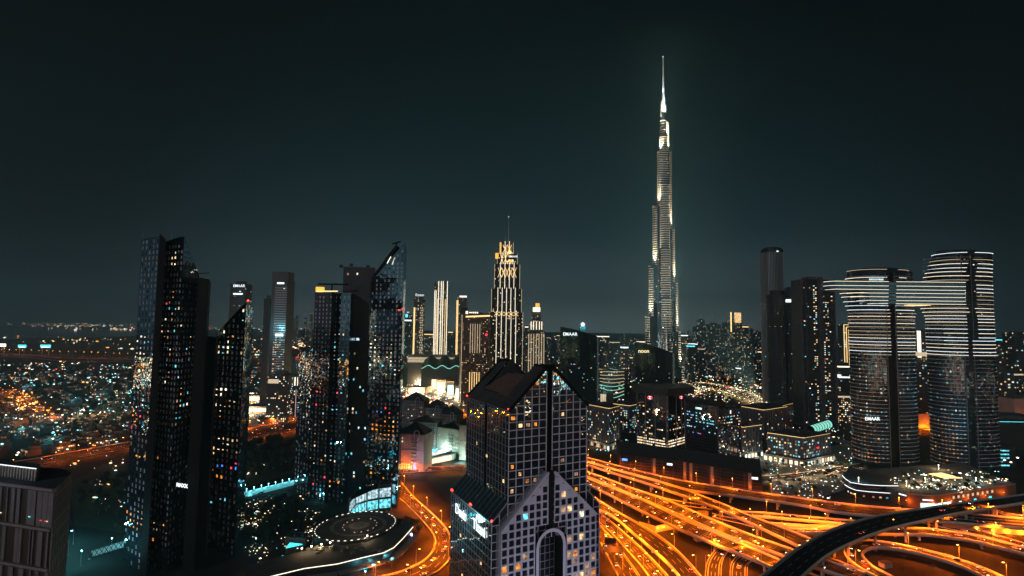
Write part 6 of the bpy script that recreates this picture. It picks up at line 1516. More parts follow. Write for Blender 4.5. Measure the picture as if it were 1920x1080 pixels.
P_ = [tuple(G(x, y, 19)) for x, y in ((1741, 888), (1770, 896), (1804, 896), (1765, 886))]; m = MB(); m.prism([(p[0], p[1]) for p in P_], 18.4, 19, bottom=True); m.build('canopy_roof', 'led_gold', gc)
m = MB()
for p in P_: m.cyl((p[0], p[1], ZP), (p[0], p[1], 18.4), .3)
m.build('canopy_posts', 'steel', gc)
bpy.data.objects.remove(o.children[0]); bpy.data.objects.remove(o)
for x, y, c, pw in ((1735, 905, WARM, 12000), (1700, 912, WARM, 7000), (1760, 880, WARM, 7000), (1830, 905, (.8, 1, .8), 6000), (1610, 905, TEAL, 2500)):
    p = G(x, y, ZP); m = MB(); m.cyl((p.x, p.y, ZP-.2), (p.x, p.y, ZP+5), .1); m.cyl((p.x, p.y, ZP+5), (p.x, p.y, ZP+5.5), .35); o = m.build('garden_lamp', ['lamp_white'], pd); light(pd, (p.x, p.y, ZP+6.2), c, pw, 'POINT', rad=.3)
# ribbed glass footbridge tube
ft = empty('glass_footbridge', tuple(G(1450, 840)), 'ribbed glass footbridge tube lit teal-white rising left of the twin towers', 'footbridge')
p0, p1 = A(1520, 806, 770), A(1554, 795, 790); m = MB(); m.cyl(tuple(p0), tuple(p1), 5.5, 5.5, 14); m.build('tube', 'led_mint', ft)
m = MB()
for k in range(8): c = p0.lerp(p1, k/7); dv = (p1-p0).normalized()*.35; m.cyl(tuple(c-dv), tuple(c+dv), 5.9, 5.9, 14)
m.build('ribs', 'dark', ft)
m = MB(); q0, q1 = A(1552, 822, 765), A(1602, 832, 740); m.beam(tuple(q0), tuple(q1), 5, 4); m.build('bridge_span', 'wall_grey', ft); m = MB(); m.beam(tuple(q0+Vector((0, -3, .3))), tuple(q1+Vector((0, -3, .3))), .8, 1.4); m.build('light_line', 'led_mint', ft)
for q_ in (p0, p1, q0, q1): m = MB(); m.cyl((q_.x, q_.y+1, 0), (q_.x, q_.y+1, q_.z-2), 1); m.build('column', 'concrete', ft)

# ------------------------------------------------------------------ foreground podium with ring roof, left
rp = empty('ring_roof_podium', tuple(G(670, 1010)), 'low dark podium with an oval ring of warm roof lights left of the winding road', 'podium')
ZR_ = 12.0
c_ = G(668, 985, ZR_); rx_, ry_ = 31, 33
rim = [(c_.x+rx_*math.cos(t)+4*math.sin(t), c_.y+ry_*math.sin(t)) for t in [2*math.pi*k/40 for k in range(40)]]
m = MB(); m.prism(rim, 0, ZR_, 0, 1); m.build('drum', ['wall_dark', 'roof'], rp)
for k in range(40):
    if k % 10 == 7: continue
    t = 2*math.pi*k/40; x, y = c_.x+(rx_-1.5)*math.cos(t)+4*math.sin(t), c_.y+(ry_-1.5)*math.sin(t); m = MB(); m.box((x, y, ZR_+.25), (1.7, .35, .3), t+math.pi/2); m.build('roof_light', 'led', rp)
for k in range(16):
    if k in (4, 11): continue
    t = 2*math.pi*k/16; x, y = c_.x+3+13*math.cos(t), c_.y+15*math.sin(t); m = MB(); m.box((x, y, ZR_+.25), (1.1, .35, .3), t+math.pi/2); m.build('roof_light', 'led_dim', rp)
lb = [z5(*p) for p in ((150, 1090), (400, 1030), (620, 1000), (800, 955), (930, 925), (1000, 890), (1060, 830), (1130, 750))]
f_ = [tuple(G(*p, 11))[:2] for p in lb]; back = [tuple(G(*z5(*p), 11))[:2] for p in ((1090, 700), (960, 790), (820, 850), (560, 880), (300, 930), (0, 1010))]
pwb = empty('curving_podium_wing', (f_[4][0], f_[4][1], 0), 'long curving podium wing edged by a warm white light line at bottom left of centre', 'podium')
m = MB(); m.prism(f_+back, 0, 11, 0, 1); m.build('wing', ['wall_dark', 'roof'], pwb)
m = MB()
for i in range(len(f_)-1): o = out_(f_[i], f_[i+1], .3); m.beam((f_[i][0]+o[0], f_[i][1]+o[1], 11.2), (f_[i+1][0]+o[0], f_[i+1][1]+o[1], 11.2), .4)
m.build('light_line', 'led', pwb)
m = MB()
for i in range(len(f_)-1): o = out_(f_[i], f_[i+1], 3); m.beam((f_[i][0]+o[0], f_[i][1]+o[1], 6), (f_[i+1][0]+o[0], f_[i+1][1]+o[1], 6), 6, .6)
m.build('canopy_slab', 'wall_grey', pwb)
W = []
for i in range(len(f_)-1): facade(W, f_[i], f_[i+1], .3, 5.5, 5.5, 4, 4.5, 2.6, 2.6, .35, [('w_teal', 3), ('w_cool', 1), ('w_warm', 1)], RF)
put_windows(pwb, W, 40)
for x, y, c, pw in ((380, 925, WARM, 1), (445, 912, WARM, 1), (512, 898, WARM, 1.3), (572, 886, WARM, .8), (822, 840, WARM, 1.5)):
    p = G(*z5(x, y), 11); m = MB(); m.cyl((p.x, p.y, 10.9), (p.x, p.y, 14), .1); o = m.build('roof_lamp', 'steel', pwb); m = MB(); m.cyl((p.x, p.y, 14), (p.x, p.y, 14.7), .45, .45, 8); m.build('lamp_globe', 'lamp_white', o); light(pwb, (p.x, p.y-1.2, 14.6), c, 1200*pw, 'POINT', rad=.3)
gl = empty('glass_lobby', tuple(G(695, 950)), 'curved white-lit glass lobby at the foot of the tallest dark tower', 'lobby')
pts = [(698, 655), (740, 590), (820, 560), (900, 545), (985, 535)]; f_ = [tuple(G(*z5(x, y+95)))[:2] for x, y in pts]; zt_ = 22
for i in range(len(f_)-1):
    a, b = f_[i], f_[i+1]
    m = MB(); m.poly([(*a, 2), (*b, 2), (*b, 10), (*a, 10)]); m.build('glazing', 'screen_teal' if i == 0 else 'w_teal', gl); m = MB(); m.poly([(*a, 12), (*b, 12), (*b, zt_-2), (*a, zt_-2)]); m.build('glazing', 'w_cool', gl)
    m = MB(); grid_lines(m, a, b, 0, zt_, zt_, 3.5, 1e9, .2, .3, hz=False); m.build('mullions', 'wall_grey', gl)
    m = MB(); m.beam((*a, 11), (*b, 11), 1.5, 1.4); m.beam((*a, zt_-.5), (*b, zt_-.5), 2, 1.5); m.build('floor_edge', 'wall_dark', gl)
for p in f_: m = MB(); m.box((p[0], p[1]-1, 12), (1.2, 1.2, 26)); m.build('column', 'wall_grey', gl)
m = MB(); m.prism(f_+[(f_[-1][0]+2, f_[-1][1]+25), (f_[0][0], f_[0][1]+25)], zt_, zt_+1.5, bottom=True); m.build('roof', 'roof', gl)
light(gl, ((f_[1][0]+f_[3][0])/2, f_[2][1]-12, 8), (.5, 1, .95), 6000, 'POINT', rad=1)
RR = random.Random(4)
for k in range(26):                  # plant, vents and planters on the dark roofs
    t = RR.random(); s_ = RR.randrange(len(f_)-1)
    p = G(*z5(RR.uniform(380, 900), 0) if False else z5(RR.uniform(420, 960), RR.uniform(890, 930)-0), 11)
    m = MB(); w_, d_, h_ = RR.uniform(1.2, 4), RR.uniform(1, 3), RR.uniform(.6, 1.8); m.box((p.x, p.y, 11+h_/2), (w_, d_, h_), RR.uniform(0, 3)); m.build('roof_unit', RR.choice(('wall_grey', 'rooflight', 'concrete_dark')), pwb)
for r_, mk in ((22, 'paving'), (8, 'rooflight')):
    m = MB()
    for k in range(36):
        t0, t1 = 2*math.pi*k/36, 2*math.pi*(k+1)/36; m.poly([(c_.x+2+r_*math.cos(t0), c_.y+r_*math.sin(t0), ZR_+.03), (c_.x+2+r_*math.cos(t1), c_.y+r_*math.sin(t1), ZR_+.03), (c_.x+2+(r_-3)*math.cos(t1), c_.y+(r_-3)*math.sin(t1), ZR_+.03), (c_.x+2+(r_-3)*math.cos(t0), c_.y+(r_-3)*math.sin(t0), ZR_+.03)])
    m.build('roof_path', mk, rp)
light(rp, (c_.x, c_.y, ZR_+9), (1, .8, .5), 1500, 'POINT', rad=3)
# pool terrace strip, skylights, footbridge, teal entrance
def glowbox(kind, label, px, z, h, mk, cat, wall='wall_grey'):
    P_ = [tuple(G(x, y, z))[:2] for x, y in px]; o = empty(kind, cen(P_), label, cat); m = MB(); m.prism(P_, 0, z); m.build('base', wall, o)
    cc = cen(P_); m = MB(); m.prism([((p[0]-cc[0])*.94+cc[0], (p[1]-cc[1])*.94+cc[1]) for p in P_], z, z+h); m.build('glowing_roof', mk, o); return o
glowbox('skylight_kiosk', 'small teal glowing triangular skylight nearer the ring roof', [z5(*p) for p in ((270, 895), (390, 868), (300, 858))], 4, .5, 'screen_teal', 'skylight')
glowbox('skylight_kiosk', 'small teal glowing triangular skylight nearest the bottom edge', [z5(*p) for p in ((190, 975), (285, 985), (325, 938), (250, 945))], 4, .5, 'screen_teal', 'skylight')
glowbox('glass_canopy', 'dim teal glass canopy in the garden left of the ring roof', [z5(*p) for p in ((270, 820), (405, 828), (430, 792), (300, 784))], 6, .3, 'led_mint' if False else 'glass', 'canopy')
wl = empty('lit_garden_wall', tuple(G(505, 925)), 'long teal-lit garden wall with lamps on top, left of the second dark tower', 'garden wall')
a, b = G(440, 938), G(560, 908); m = MB(); m.beam((a.x, a.y, 3), (b.x, b.y, 3), .6, 6); m.build('wall', 'wall_white', wl)
m = MB(); m.beam((a.x, a.y-7, .1), (b.x, b.y-7, .1), 9, .2); m.build('pool', 'water', wl)
for k in range(9):
    p = a.lerp(b, (k+.5)/9); m = MB(); m.cyl((p.x, p.y, 6), (p.x, p.y, 8), .08); m.cyl((p.x, p.y, 8), (p.x, p.y, 8.5), .35); m.build('wall_lamp', 'lamp_teal', wl); light(wl, (p.x, p.y-5, 5), TEAL, 900, 'POINT', rad=.3)
tb_ = empty('truss_footbridge', tuple(G(205, 1035)), 'teal-lit steel truss footbridge meeting the left dark tower low down', 'footbridge')
a, b = A(168, 1040, 400), A(240, 1018, 402)
for zz in (-2.6, 2.6): m = MB(); m.beam(tuple(a+Vector((0, 0, zz))), tuple(b+Vector((0, 0, zz))), .5); m.build('chord', 'dark', tb_)
m = MB()
for k in range(8): p, q_ = a.lerp(b, k/8), a.lerp(b, (k+1)/8); m.beam(tuple(p+Vector((0, 0, -2.6))), tuple(q_+Vector((0, 0, 2.6))), .3); m.beam(tuple(p+Vector((0, 0, 2.6))), tuple(q_+Vector((0, 0, -2.6))), .3)
m.build('lattice', 'dark', tb_); m = MB(); m.beam(tuple(a+Vector((0, 2, 0))), tuple(b+Vector((0, 2, 0))), .2, 4.6); m.build('back_panel', 'wall_white', tb_); light(tb_, tuple(b+Vector((-8, -4, 1))), TEAL, 2200, 'POINT', rad=.5)
for p_ in (a, b): m = MB(); m.cyl((p_.x, p_.y, 0), (p_.x, p_.y, p_.z-2.6), .8); m.build('column', 'concrete', tb_)
o, pl, z = low('blue_awning_kiosk', 'small kiosk with blue screen at foot of the left twin tower', 1692, 1706, 878, 888, 'wall_dark', True, 'screen_blue', dep=8)
# ------------------------------------------------------------------ trees
RV = random.Random(31)
def crown_mesh(mb, n, r, h, z0, rng, leaf=.8, lobes=6):
    cs = [(rng.uniform(-.45, .45)*r, rng.uniform(-.45, .45)*r, z0+h*rng.uniform(.3, .75), r*rng.uniform(.4, .65)) for _ in range(lobes)]
    for i in range(n):
        cx, cy, cz, cr_ = rng.choice(cs); v = Vector((rng.gauss(0, 1), rng.gauss(0, 1), rng.gauss(0, 1))).normalized()*cr_*rng.uniform(.65, 1.1)
        p = Vector((cx+v.x, cy+v.y, cz+v.z*.8)); a = Vector((rng.gauss(0, 1), rng.gauss(0, 1), rng.gauss(0, .6))).normalized(); b = a.cross(Vector((rng.gauss(0, 1), rng.gauss(0, 1), rng.gauss(0, 1)))).normalized()
        s = leaf*rng.uniform(.6, 1.3); mb.poly([p-a*s, p-b*s*.6, p+a*s, p+b*s*.6], rng.randrange(2))
def make_tree(kind):
    root = empty('palm_tree' if kind == 2 else 'garden_tree', (0, 0, 0)); t = MB(); c = MB()
    if kind == 2:
        t.cyl((0, 0, 0), (.2, 0, 4), .22, .17, 7); t.cyl((.2, 0, 4), (.3, .1, 8), .17, .15, 7)
        for k in range(16):
            a = 2*math.pi*k/16+RV.uniform(-.1, .1); up = RV.uniform(.2, 1.0); pr = Vector((.3, .1, 8))
            for j in range(4):
                q_ = Vector((.3+math.cos(a)*(j+1)*.8, .1+math.sin(a)*(j+1)*.8, 8+up*(j+1)*.5-.16*(j+1)**2)); s = Vector((-math.sin(a), math.cos(a), 0))*(.45-.08*j); c.poly([pr-s, q_-s*.8, q_+s*.8, pr+s], k % 2); pr = q_
    else:
        hh = (3.2, 2.4)[kind]; t.cyl((0, 0, 0), (0, 0, hh), .28, .2, 7)
        for k in range(5): a = k*1.26; t.cyl((0, 0, hh-.3), (math.cos(a)*1.6, math.sin(a)*1.6, hh+2), .12, .05, 5)
        crown_mesh(c, (420, 320)[kind], (3.6, 2.8)[kind], (6, 4.5)[kind], hh-1, RV, (.55, .5)[kind])
    t.build('trunk', 'bark', root); c.build('crown' if kind < 2 else 'fronds', ['leaf', 'leaf2'], root); return root
TP = {}; TREES = []
def in_poly(x, y, P):
    c = False; n = len(P)
    for i in range(n):
        x0, y0 = P[i]; x1, y1 = P[i-1]
        if (y0 > y) != (y1 > y) and x < (x1-x0)*(y-y0)/(y1-y0)+x0: c = not c
    return c
def scatter(px, n, rng, z=0.0, mind=4.0):
    P = [tuple(G(*p, z))[:2] for p in px]; xs = [p[0] for p in P]; ys = [p[1] for p in P]; r = []
    for _ in range(n*40):
        if len(r) >= n: break
        x, y = rng.uniform(min(xs), max(xs)), rng.uniform(min(ys), max(ys))
        if in_poly(x, y, P) and all((x-a)**2+(y-b)**2 > mind**2 for a, b in r): r.append((x, y))
    return r
def trees(px, n, kinds, lab, z=0.0, smin=.7, smax=1.4, mind=4.0):
    L_ = []
    for x, y in scatter(px, n, RV, z, mind):
        k = RV.choice(kinds)
        if k not in TP: TP[k] = make_tree(k); o = TP[k]
        else: o = copy_tree(TP[k])
        o.location = (x, y, z); o.rotation_euler = (0, 0, RV.uniform(0, 6.28)); s = RV.uniform(smin, smax); o.scale = (s, s, s*RV.uniform(.9, 1.1)); ORI[o.name] = (x, y, z); tag(o, None, 'tree', lab); L_.append(o)
    number(L_, '# tree from the left '+lab); return L_
trees([(452, 838), (556, 836), (566, 868), (556, 896), (455, 905)], 46, (0, 0, 1), 'in the dark park between the two tower pairs', 0, 1.4, 2.4, 8)
trees([(455, 945), (560, 925), (600, 960), (585, 1000), (470, 1050), (450, 990)], 60, (0, 1, 2, 2), 'in the garden left of the ring roof', 0, .7, 1.3)
trees([(742, 962), (775, 985), (790, 1000), (770, 1015), (740, 990)], 14, (0, 1), 'between the ring roof and the winding road', 0, .8, 1.2)
trees([(140, 915), (232, 880), (232, 1000), (150, 1000)], 26, (0, 1), 'in the dark park left of the left towers', 0, .9, 1.5, 7)
trees([(1445, 900), (1580, 885), (1590, 935), (1500, 950), (1430, 930)], 34, (1, 2, 2), 'on the lit plaza before the twin towers', 0, .7, 1.1)
trees([(1395, 870), (1440, 868), (1560, 872), (1600, 860), (1600, 880), (1440, 892)], 20, (1, 2), 'around the wide cornice-lit office block', 0, .7, 1.1)
trees([(1660, 905), (1730, 922), (1800, 925), (1880, 905), (1870, 885), (1800, 900), (1700, 895)], 42, (0, 1, 1, 2), 'on the roof garden under the twin towers', 12.3, .6, 1.1, 4)
trees([(1590, 893), (1660, 893), (1665, 905), (1600, 906)], 12, (1, 2), 'behind the curved black pavilion', 0, .9, 1.4)
trees([(0, 690), (250, 690), (250, 800), (90, 800), (0, 740)], 60, (0, 1), 'among the villas of the left district', 0, 1.2, 2.2, 12)
trees([(100, 800), (235, 770), (240, 825), (110, 848)], 30, (0, 1), 'along the far left boulevard', 0, 1, 1.7, 9)
for px in ([(1185, 950), (1225, 955), (1240, 970), (1200, 975)], [(1640, 1050), (1740, 1050), (1800, 1075), (1650, 1080)]): trees(px, 4, (2, 2), 'on the dark ground inside the interchange loops near row '+('one' if px[0][0] < 1300 else 'two'), 0, .5, .8, 9)

# ------------------------------------------------------------------ garden and district lights
def octa(mb, p, r, mi, sx=1.0):
    x, y, z = p; v = [(x+r*sx, y, z), (x, y+r*sx, z), (x-r*sx, y, z), (x, y-r*sx, z), (x, y, z+r), (x, y, z-r)]
    for i in range(4): j = (i+1) % 4; mb.poly([v[i], v[j], v[4]], mi); mb.poly([v[j], v[i], v[5]], mi)
em('l_warm', (1, .72, .38), 3.2); em('l_white', (1, .93, .8), 3.2); em('l_teal', (.25, .9, .9), 2.4); em('l_orange', (1, .38, .06), 3.2); em('l_red', (1, .05, .05), 2.5); em('l_dim', (1, .7, .45), 1.0); em('l_cool', (.7, .95, 1), 2.2)
LK = ['l_warm', 'l_white', 'l_teal', 'l_orange', 'l_red', 'l_dim', 'l_cool']
def field(name, label, px, n, wts, rng, z=5.0, size=.0007, smin=.25, smax=2.0, cluster=0, kind='stuff', zr_=0.0):
    mb = MB(); P = [tuple(p) for p in px]; xs = [p[0] for p in P]; ys = [p[1] for p in P]; k = 0; cs = []
    while k < n:
        x, y = rng.uniform(min(xs), max(xs)), rng.uniform(min(ys), max(ys))
        if cluster and rng.random() < .75:
            if len(cs) < cluster: cs.append((x, y, rng.choice(range(len(LK))) if False else None))
            c = rng.choice(cs); x, y = rng.gauss(c[0], (max(xs)-min(xs))/14), rng.gauss(c[1], (max(ys)-min(ys))/22)
        if not in_poly(x, y, P): 
            k += .2; continue
        zz = z+rng.uniform(0, zr_); g = G(x, y, zz); D = g.length
        r = min(smax, max(smin, D*size))*rng.choice((.6, .8, 1, 1, 1.4)); octa(mb, g, r, rng.choices(range(len(LK)), wts)[0], rng.choice((1, 1, 2, 3)))  # lamp size grows with distance, bloom put into the shape
        k += 1
    return tag(mb.build(name, LK), label, 'lights', None, 'stuff')
RL = random.Random(55)
#                                                                                       warm white teal orange red dim cool
field('distant_city_lights', 'scattered tiny lights along the far left horizon', [(-20, 604), (300, 608), (520, 612), (620, 612), (620, 622), (400, 620), (260, 622), (-20, 612)], 420, (5, 5, 1, 2, 1, 6, 1), RL, 8, .0007, 1, 8, 16)
field('distant_city_lights', 'sparse lamps on the dark flats beyond the left highway', [(-20, 628), (250, 636), (420, 640), (420, 662), (250, 655), (-20, 645)], 90, (4, 2, 1, 6, 0, 4, 1), RL, 8, .0008, 1, 3.2, 8)
field('district_lights', 'dense mixed lights of the villa district at far left', [(-20, 675), (250, 680), (250, 720), (-20, 715)], 220, (4, 5, 5, 3, 1, 6, 3), RL, 4, .0006, .4, 1.4, 14)
field('district_lights', 'teal and white lights of the villa district at left', [(-20, 700), (250, 700), (250, 830), (110, 845), (-20, 800)], 330, (2, 5, 9, .5, .3, 4, 5), RL, 3.5, .0006, .3, 1.2, 30)
field('district_lights', 'orange street glow lights at far left', [(0, 735), (70, 735), (110, 780), (80, 790), (20, 760)], 70, (4, 1, 0, 9, 0, 1, 0), RL, 6, .0008, .4, 2)
field('district_lights', 'mixed lights between the left tower pairs', [(455, 625), (585, 618), (585, 680), (455, 730)], 330, (6, 4, 1, 7, 1, 6, 1), RL, 5, .0007, .5, 3, 16)
field('boulevard_lights', 'white and gold lights along the avenue between the dark towers', [(455, 735), (560, 740), (560, 785), (455, 790)], 200, (7, 7, 1, 3, 1, 4, 1), RL, 5, .0008, .4, 2, 12)
field('mall_lights', 'crowded lamps and shopfront glints in front of the mall', [(757, 715), (870, 735), (885, 765), (800, 765), (757, 748)], 600, (8, 7, 1, 4, 1.5, 4, 1), RL, 3, .0007, .4, 1.4, 16, zr_=8)
field('skyline_lights', 'tiny lights at the feet of the distant skyline left of the spire tower', [(870, 635), (1050, 630), (1210, 655), (1200, 735), (1120, 740), (1040, 680)], 420, (6, 6, 2, 4, 1, 8, 2), RL, 6, .0006, .5, 2.4, 18, zr_=20)
field('skyline_lights', 'tiny lights at the feet of the distant skyline right of the spire tower', [(1272, 668), (1432, 672), (1440, 760), (1400, 760), (1272, 740)], 520, (8, 6, 2, 4, 1, 8, 2), RL, 4, .0006, .4, 2, 18, zr_=6)
field('plaza_lights', 'dotted lamps between the office blocks and the twin towers', [(1395, 770), (1600, 760), (1600, 930), (1490, 945), (1400, 880)], 420, (4, 8, 3, 1, .6, 8, 4), RL, 3, .0006, .25, .8, 22)
field('garden_lights', 'fairy lights dotted over the roof garden of the twin tower podium', [(1660, 905), (1730, 920), (1800, 925), (1890, 900), (1870, 880), (1700, 880)], 230, (5, 8, 2, 0, 0, 6, 3), RL, 15, .0006, .2, .6, 14)
field('garden_lights', 'warm path lights in the garden left of the ring roof', [(455, 940), (560, 925), (600, 960), (585, 1020), (470, 1060), (450, 990)], 170, (7, 5, 1, 0, 0, 8, 1), RL, 2.5, .0006, .15, .5, 14)
field('street_lights', 'small lights in the dark ground left of the left towers', [(130, 860), (235, 850), (235, 960), (140, 930)], 36, (5, 6, 2, 1, 0, 3, 2), RL, 3, .0006, .2, .6, 5)
field('park_lights', 'few lamps in the dark park between the tower pairs', [(455, 850), (560, 840), (560, 900), (455, 910)], 16, (6, 4, 0, 0, 0, 2, 0), RL, 3, .0006, .2, .6, 4)
field('skyline_lights', 'tiny lights beyond the twin towers at far right', [(1862, 690), (1925, 690), (1925, 760), (1862, 750)], 110, (5, 5, 2, 5, 1, 5, 1), RL, 5, .0006, .4, 2, 8, zr_=10)
field('street_lights', 'small lights behind the emblem block and wedge towers', [(1100, 745), (1195, 745), (1190, 835), (1165, 850), (1105, 845)], 110, (6, 5, 3, 2, 1, 6, 2), RL, 3, .0006, .3, .8, 10)
# the city behind the viewpoint, which the glass towers mirror
BK = []
for k_, c_ in zip(LK, ((1, .72, .38), (1, .93, .8), (.25, .9, .9), (1, .3, .03), (1, .05, .05), (1, .7, .45), (.7, .95, 1))): em(k_+'_strong', c_, 5.0); BK.append(k_+'_strong')
mb = MB()
cl = [(RL.uniform(-1600, 1600), -RL.uniform(120, 2600), RL.choice(((9, 3, 0, 2, 0, 4, 1), (1, 3, 9, 0, 0, 2, 4), (2, 0, 0, 9, 1, 3, 0), (1, 3, 2, 1, 5, 3, 2)))) for _ in range(90)]
for k in range(9000):
    c = RL.choice(cl); x, y = RL.gauss(c[0], 70), RL.gauss(c[1], 60)
    if y > -90: continue
    D = math.hypot(x, y); octa(mb, (x, y, RL.choice((4, 6, 10, 20, 40, 80))*RL.random()), max(.8, (D+500)*.0013)*RL.choice((.6, 1, 1.5)), RL.choices(range(7), c[2])[0], RL.choice((1, 2, 3)))
for sx, sy, ex, ey, mi in ((-1500, -260, -100, -180, 3), (-900, -420, 500, -330, 3), (-1300, -620, 300, -560, 2), (-1600, -330, -500, -520, 3), (0, -240, 1400, -380, 3), (100, -520, 1600, -700, 1), (-300, -150, 300, -170, 3), (-700, -180, -420, -900, 3), (500, -160, 900, -900, 3), (-1200, -900, 1200, -1000, 0), (-200, -700, 900, -650, 4)):
    L_ = math.hypot(ex-sx, ey-sy); k_ = int(L_/9)
    for i in range(k_):
        for w_ in (-7, 0, 7): t = (i+RL.random())/k_; octa(mb, (sx+(ex-sx)*t, sy+(ey-sy)*t+w_, RL.uniform(1, 10)), 1.5, mi if RL.random() < .85 else 0, 2)
tag(mb.build('city_lights_behind', BK), 'city lights behind the viewpoint mirrored in the glass towers', 'lights', None, 'stuff')
for side in (-1, 1):
    mb = MB()
    for k in range(900):
        x = side*RL.uniform(500, 2600); y = RL.uniform(-100, 700); octa(mb, (x, y, RL.uniform(3, 30)), abs(x)*.0014, RL.choices(range(7), (5, 3, 2, 5, .5, 4, 1))[0], 2)
    if side < 0: tag(mb.build('city_lights_behind', BK), 'city lights beyond the left edge mirrored in the glass towers', 'lights', None, 'stuff')
    else: tag(mb.build('city_lights_behind', BK), 'city lights beyond the right edge mirrored in the glass towers', 'lights', None, 'stuff')

# ------------------------------------------------------------------ villas of the district at left
RH = random.Random(66); HS = []
VM = {}
for vk, (wl_, lit_) in enumerate((('wall_grey', 'w_cool'), ('concrete_dark', 'w_warm'), ('brown', 'w_dim'))):
    m = MB(); m.prism([(-8, -6), (8, -6), (8, 6), (-8, 6)], 0, 7, 0, 1); m.prism([(-3, -8.5), (3, -8.5), (3, -6), (-3, -6)], 0, 3.6, 0, 1); m.prism([(-2, -2), (6, -2), (6, 5), (-2, 5)], 7, 10, 0, 1)
    for x in (-6, -3, 3, 6): m.box((x, -6.05, 5.2), (1.4, .12, 1.5), 0, 2); m.box((x, -6.05, 2), (1.4, .12, 1.6), 0, 3 if x != 3 else 2)
    o = m.build('villa', [wl_, 'roof', lit_, 'car_glass']); VM[vk] = o.data; bpy.data.objects.remove(o)
for px, n, md in (([(-20, 700), (250, 700), (250, 770), (-20, 745)], 60, 34), ([(-20, 745), (100, 775), (250, 765), (250, 825), (100, 850), (-20, 860)], 60, 26), ([(455, 690), (490, 690), (490, 745), (455, 745)], 8, 30)):
    for x, y in scatter(px, n, RH, 0, md):
        o = bpy.data.objects.new('villa', VM[RH.randrange(3)]); COL.objects.link(o); o.location = (x, y, 0); o.rotation_euler = (0, 0, RH.choice((0, .3, -.5, 1.2))); s = RH.uniform(.8, 1.6); o.scale = (s, s, RH.uniform(.8, 1.3)); tag(o, None, 'villa', 'villas of the dark district at left'); HS.append(o)
number(HS, '# flat-roofed villa from the left in the dark district')
# far billboards and district lamps, the lone ones added to light the ground
for i, (x0, x1, y, mk, lb) in enumerate(((-12, 11, 647, 'screen_white', 'white glowing far billboard cut by the left edge'), (34, 49, 649, 'screen_teal', 'smaller teal glowing billboard on the far left flats'), (76, 95, 649, 'screen_teal', 'wider teal and white glowing billboard on the far left flats'))):
    Y = 2500; a, b = XY(x0, y, Y), XY(x1, y, Y); z = ZT(x0, y, Y); o = empty('billboard', (*a, 0), lb, 'billboard'); m = MB(); m.box(((a[0]+b[0])/2, Y, z), (b[0]-a[0], 2, 14)); m.build('panel', mk, o)
    m = MB(); m.box(((a[0]+b[0])/2, Y-1.4, z-4), (b[0]-a[0]-8, .6, 3)); m.build('panel_stripe', 'screen_white', o); m = MB(); m.cyl((a[0]+8, Y+1, 0), (a[0]+8, Y+1, z-7), 1); m.cyl((b[0]-8, Y+1, 0), (b[0]-8, Y+1, z-7), 1); m.build('posts', 'steel', o)
FLmp = []
def tall_lamps(pts, kind, power, lab, hgt=11):
    L_ = []
    for x, y in pts:
        g = G(x, y, 12); o = place_lamp(Vector((g.x, g.y, 0)), RL.uniform(0, 6.28), kind, False); s = max(1, min(2.0, g.length/900)); o.scale = (s, s, s)
        tag(o, None, 'street lamp', 'street lamps along the roads'); L_.append(o)
        if power: light(None, (g.x, g.y, 11*s+1), LCOL[kind], power, 'POINT', rad=.5).name = 'lamp_light'
    number(L_, '# '+lab)
tall_lamps([(x, 659+(x/250)*8+RL.uniform(-.6, .6)) for x in range(2, 250, 14)], 'orange', 30000, 'lamp from the left on the distant orange highway')
tall_lamps([(124, 646), (168, 648), (214, 648), (43, 644), (83, 645)], 'orange', 20000, 'large lamp from the left on the far flats')
tall_lamps([(8+k*18, 782-0.5*k+8*math.sin(k)) for k in range(4)]+[(120+k*16, 781-k*1.2) for k in range(8)], 'white', 9000, 'pale lamp from the left in the villa district')
tall_lamps([(115+k*17, 838-k*2.6) for k in range(8)], 'orange', 9000, 'lamp from the left along the far left boulevard')
tall_lamps([(30, 757), (55, 762), (68, 772), (80, 781), (50, 749)], 'orange', 12000, 'lamp from the left on the orange district street')
for pts, lb in (([(139, 991), (129, 1011), (153, 1029), (113, 1066)], 'dazzling teal-white lamp from the left beside the panelled office block'),):
    tall_lamps(pts, 'teal', 9000, lb)
LONE = []
for x, y, c, p in ((60, 720, TEAL, 14000), (140, 745, TEAL, 14000), (200, 765, TEAL, 22000), (40, 800, TEAL, 18000), (100, 815, TEAL, 16000), (170, 720, WARM, 9000), (215, 735, TEAL, 22000), (110, 695, WARM, 9000), (175, 690, ORANGE, 14000), (480, 665, ORANGE, 80000), (560, 650, ORANGE, 120000), (520, 690, ORANGE, 60000)):
    g = G(x, y, 12); o = place_lamp(Vector((g.x, g.y, 0)), 0, 'teal' if c is TEAL else 'white' if c is WARM else 'orange'); tag(o, None, 'street lamp', 'street lamps along the roads'); LONE.append(o)
    light(None, (g.x, g.y, 14), c, p, 'POINT', rad=1).name = 'lamp_light'  # lamp added for the pool of light it throws
number(LONE, '# lone tall lamp from the left between the low district houses')
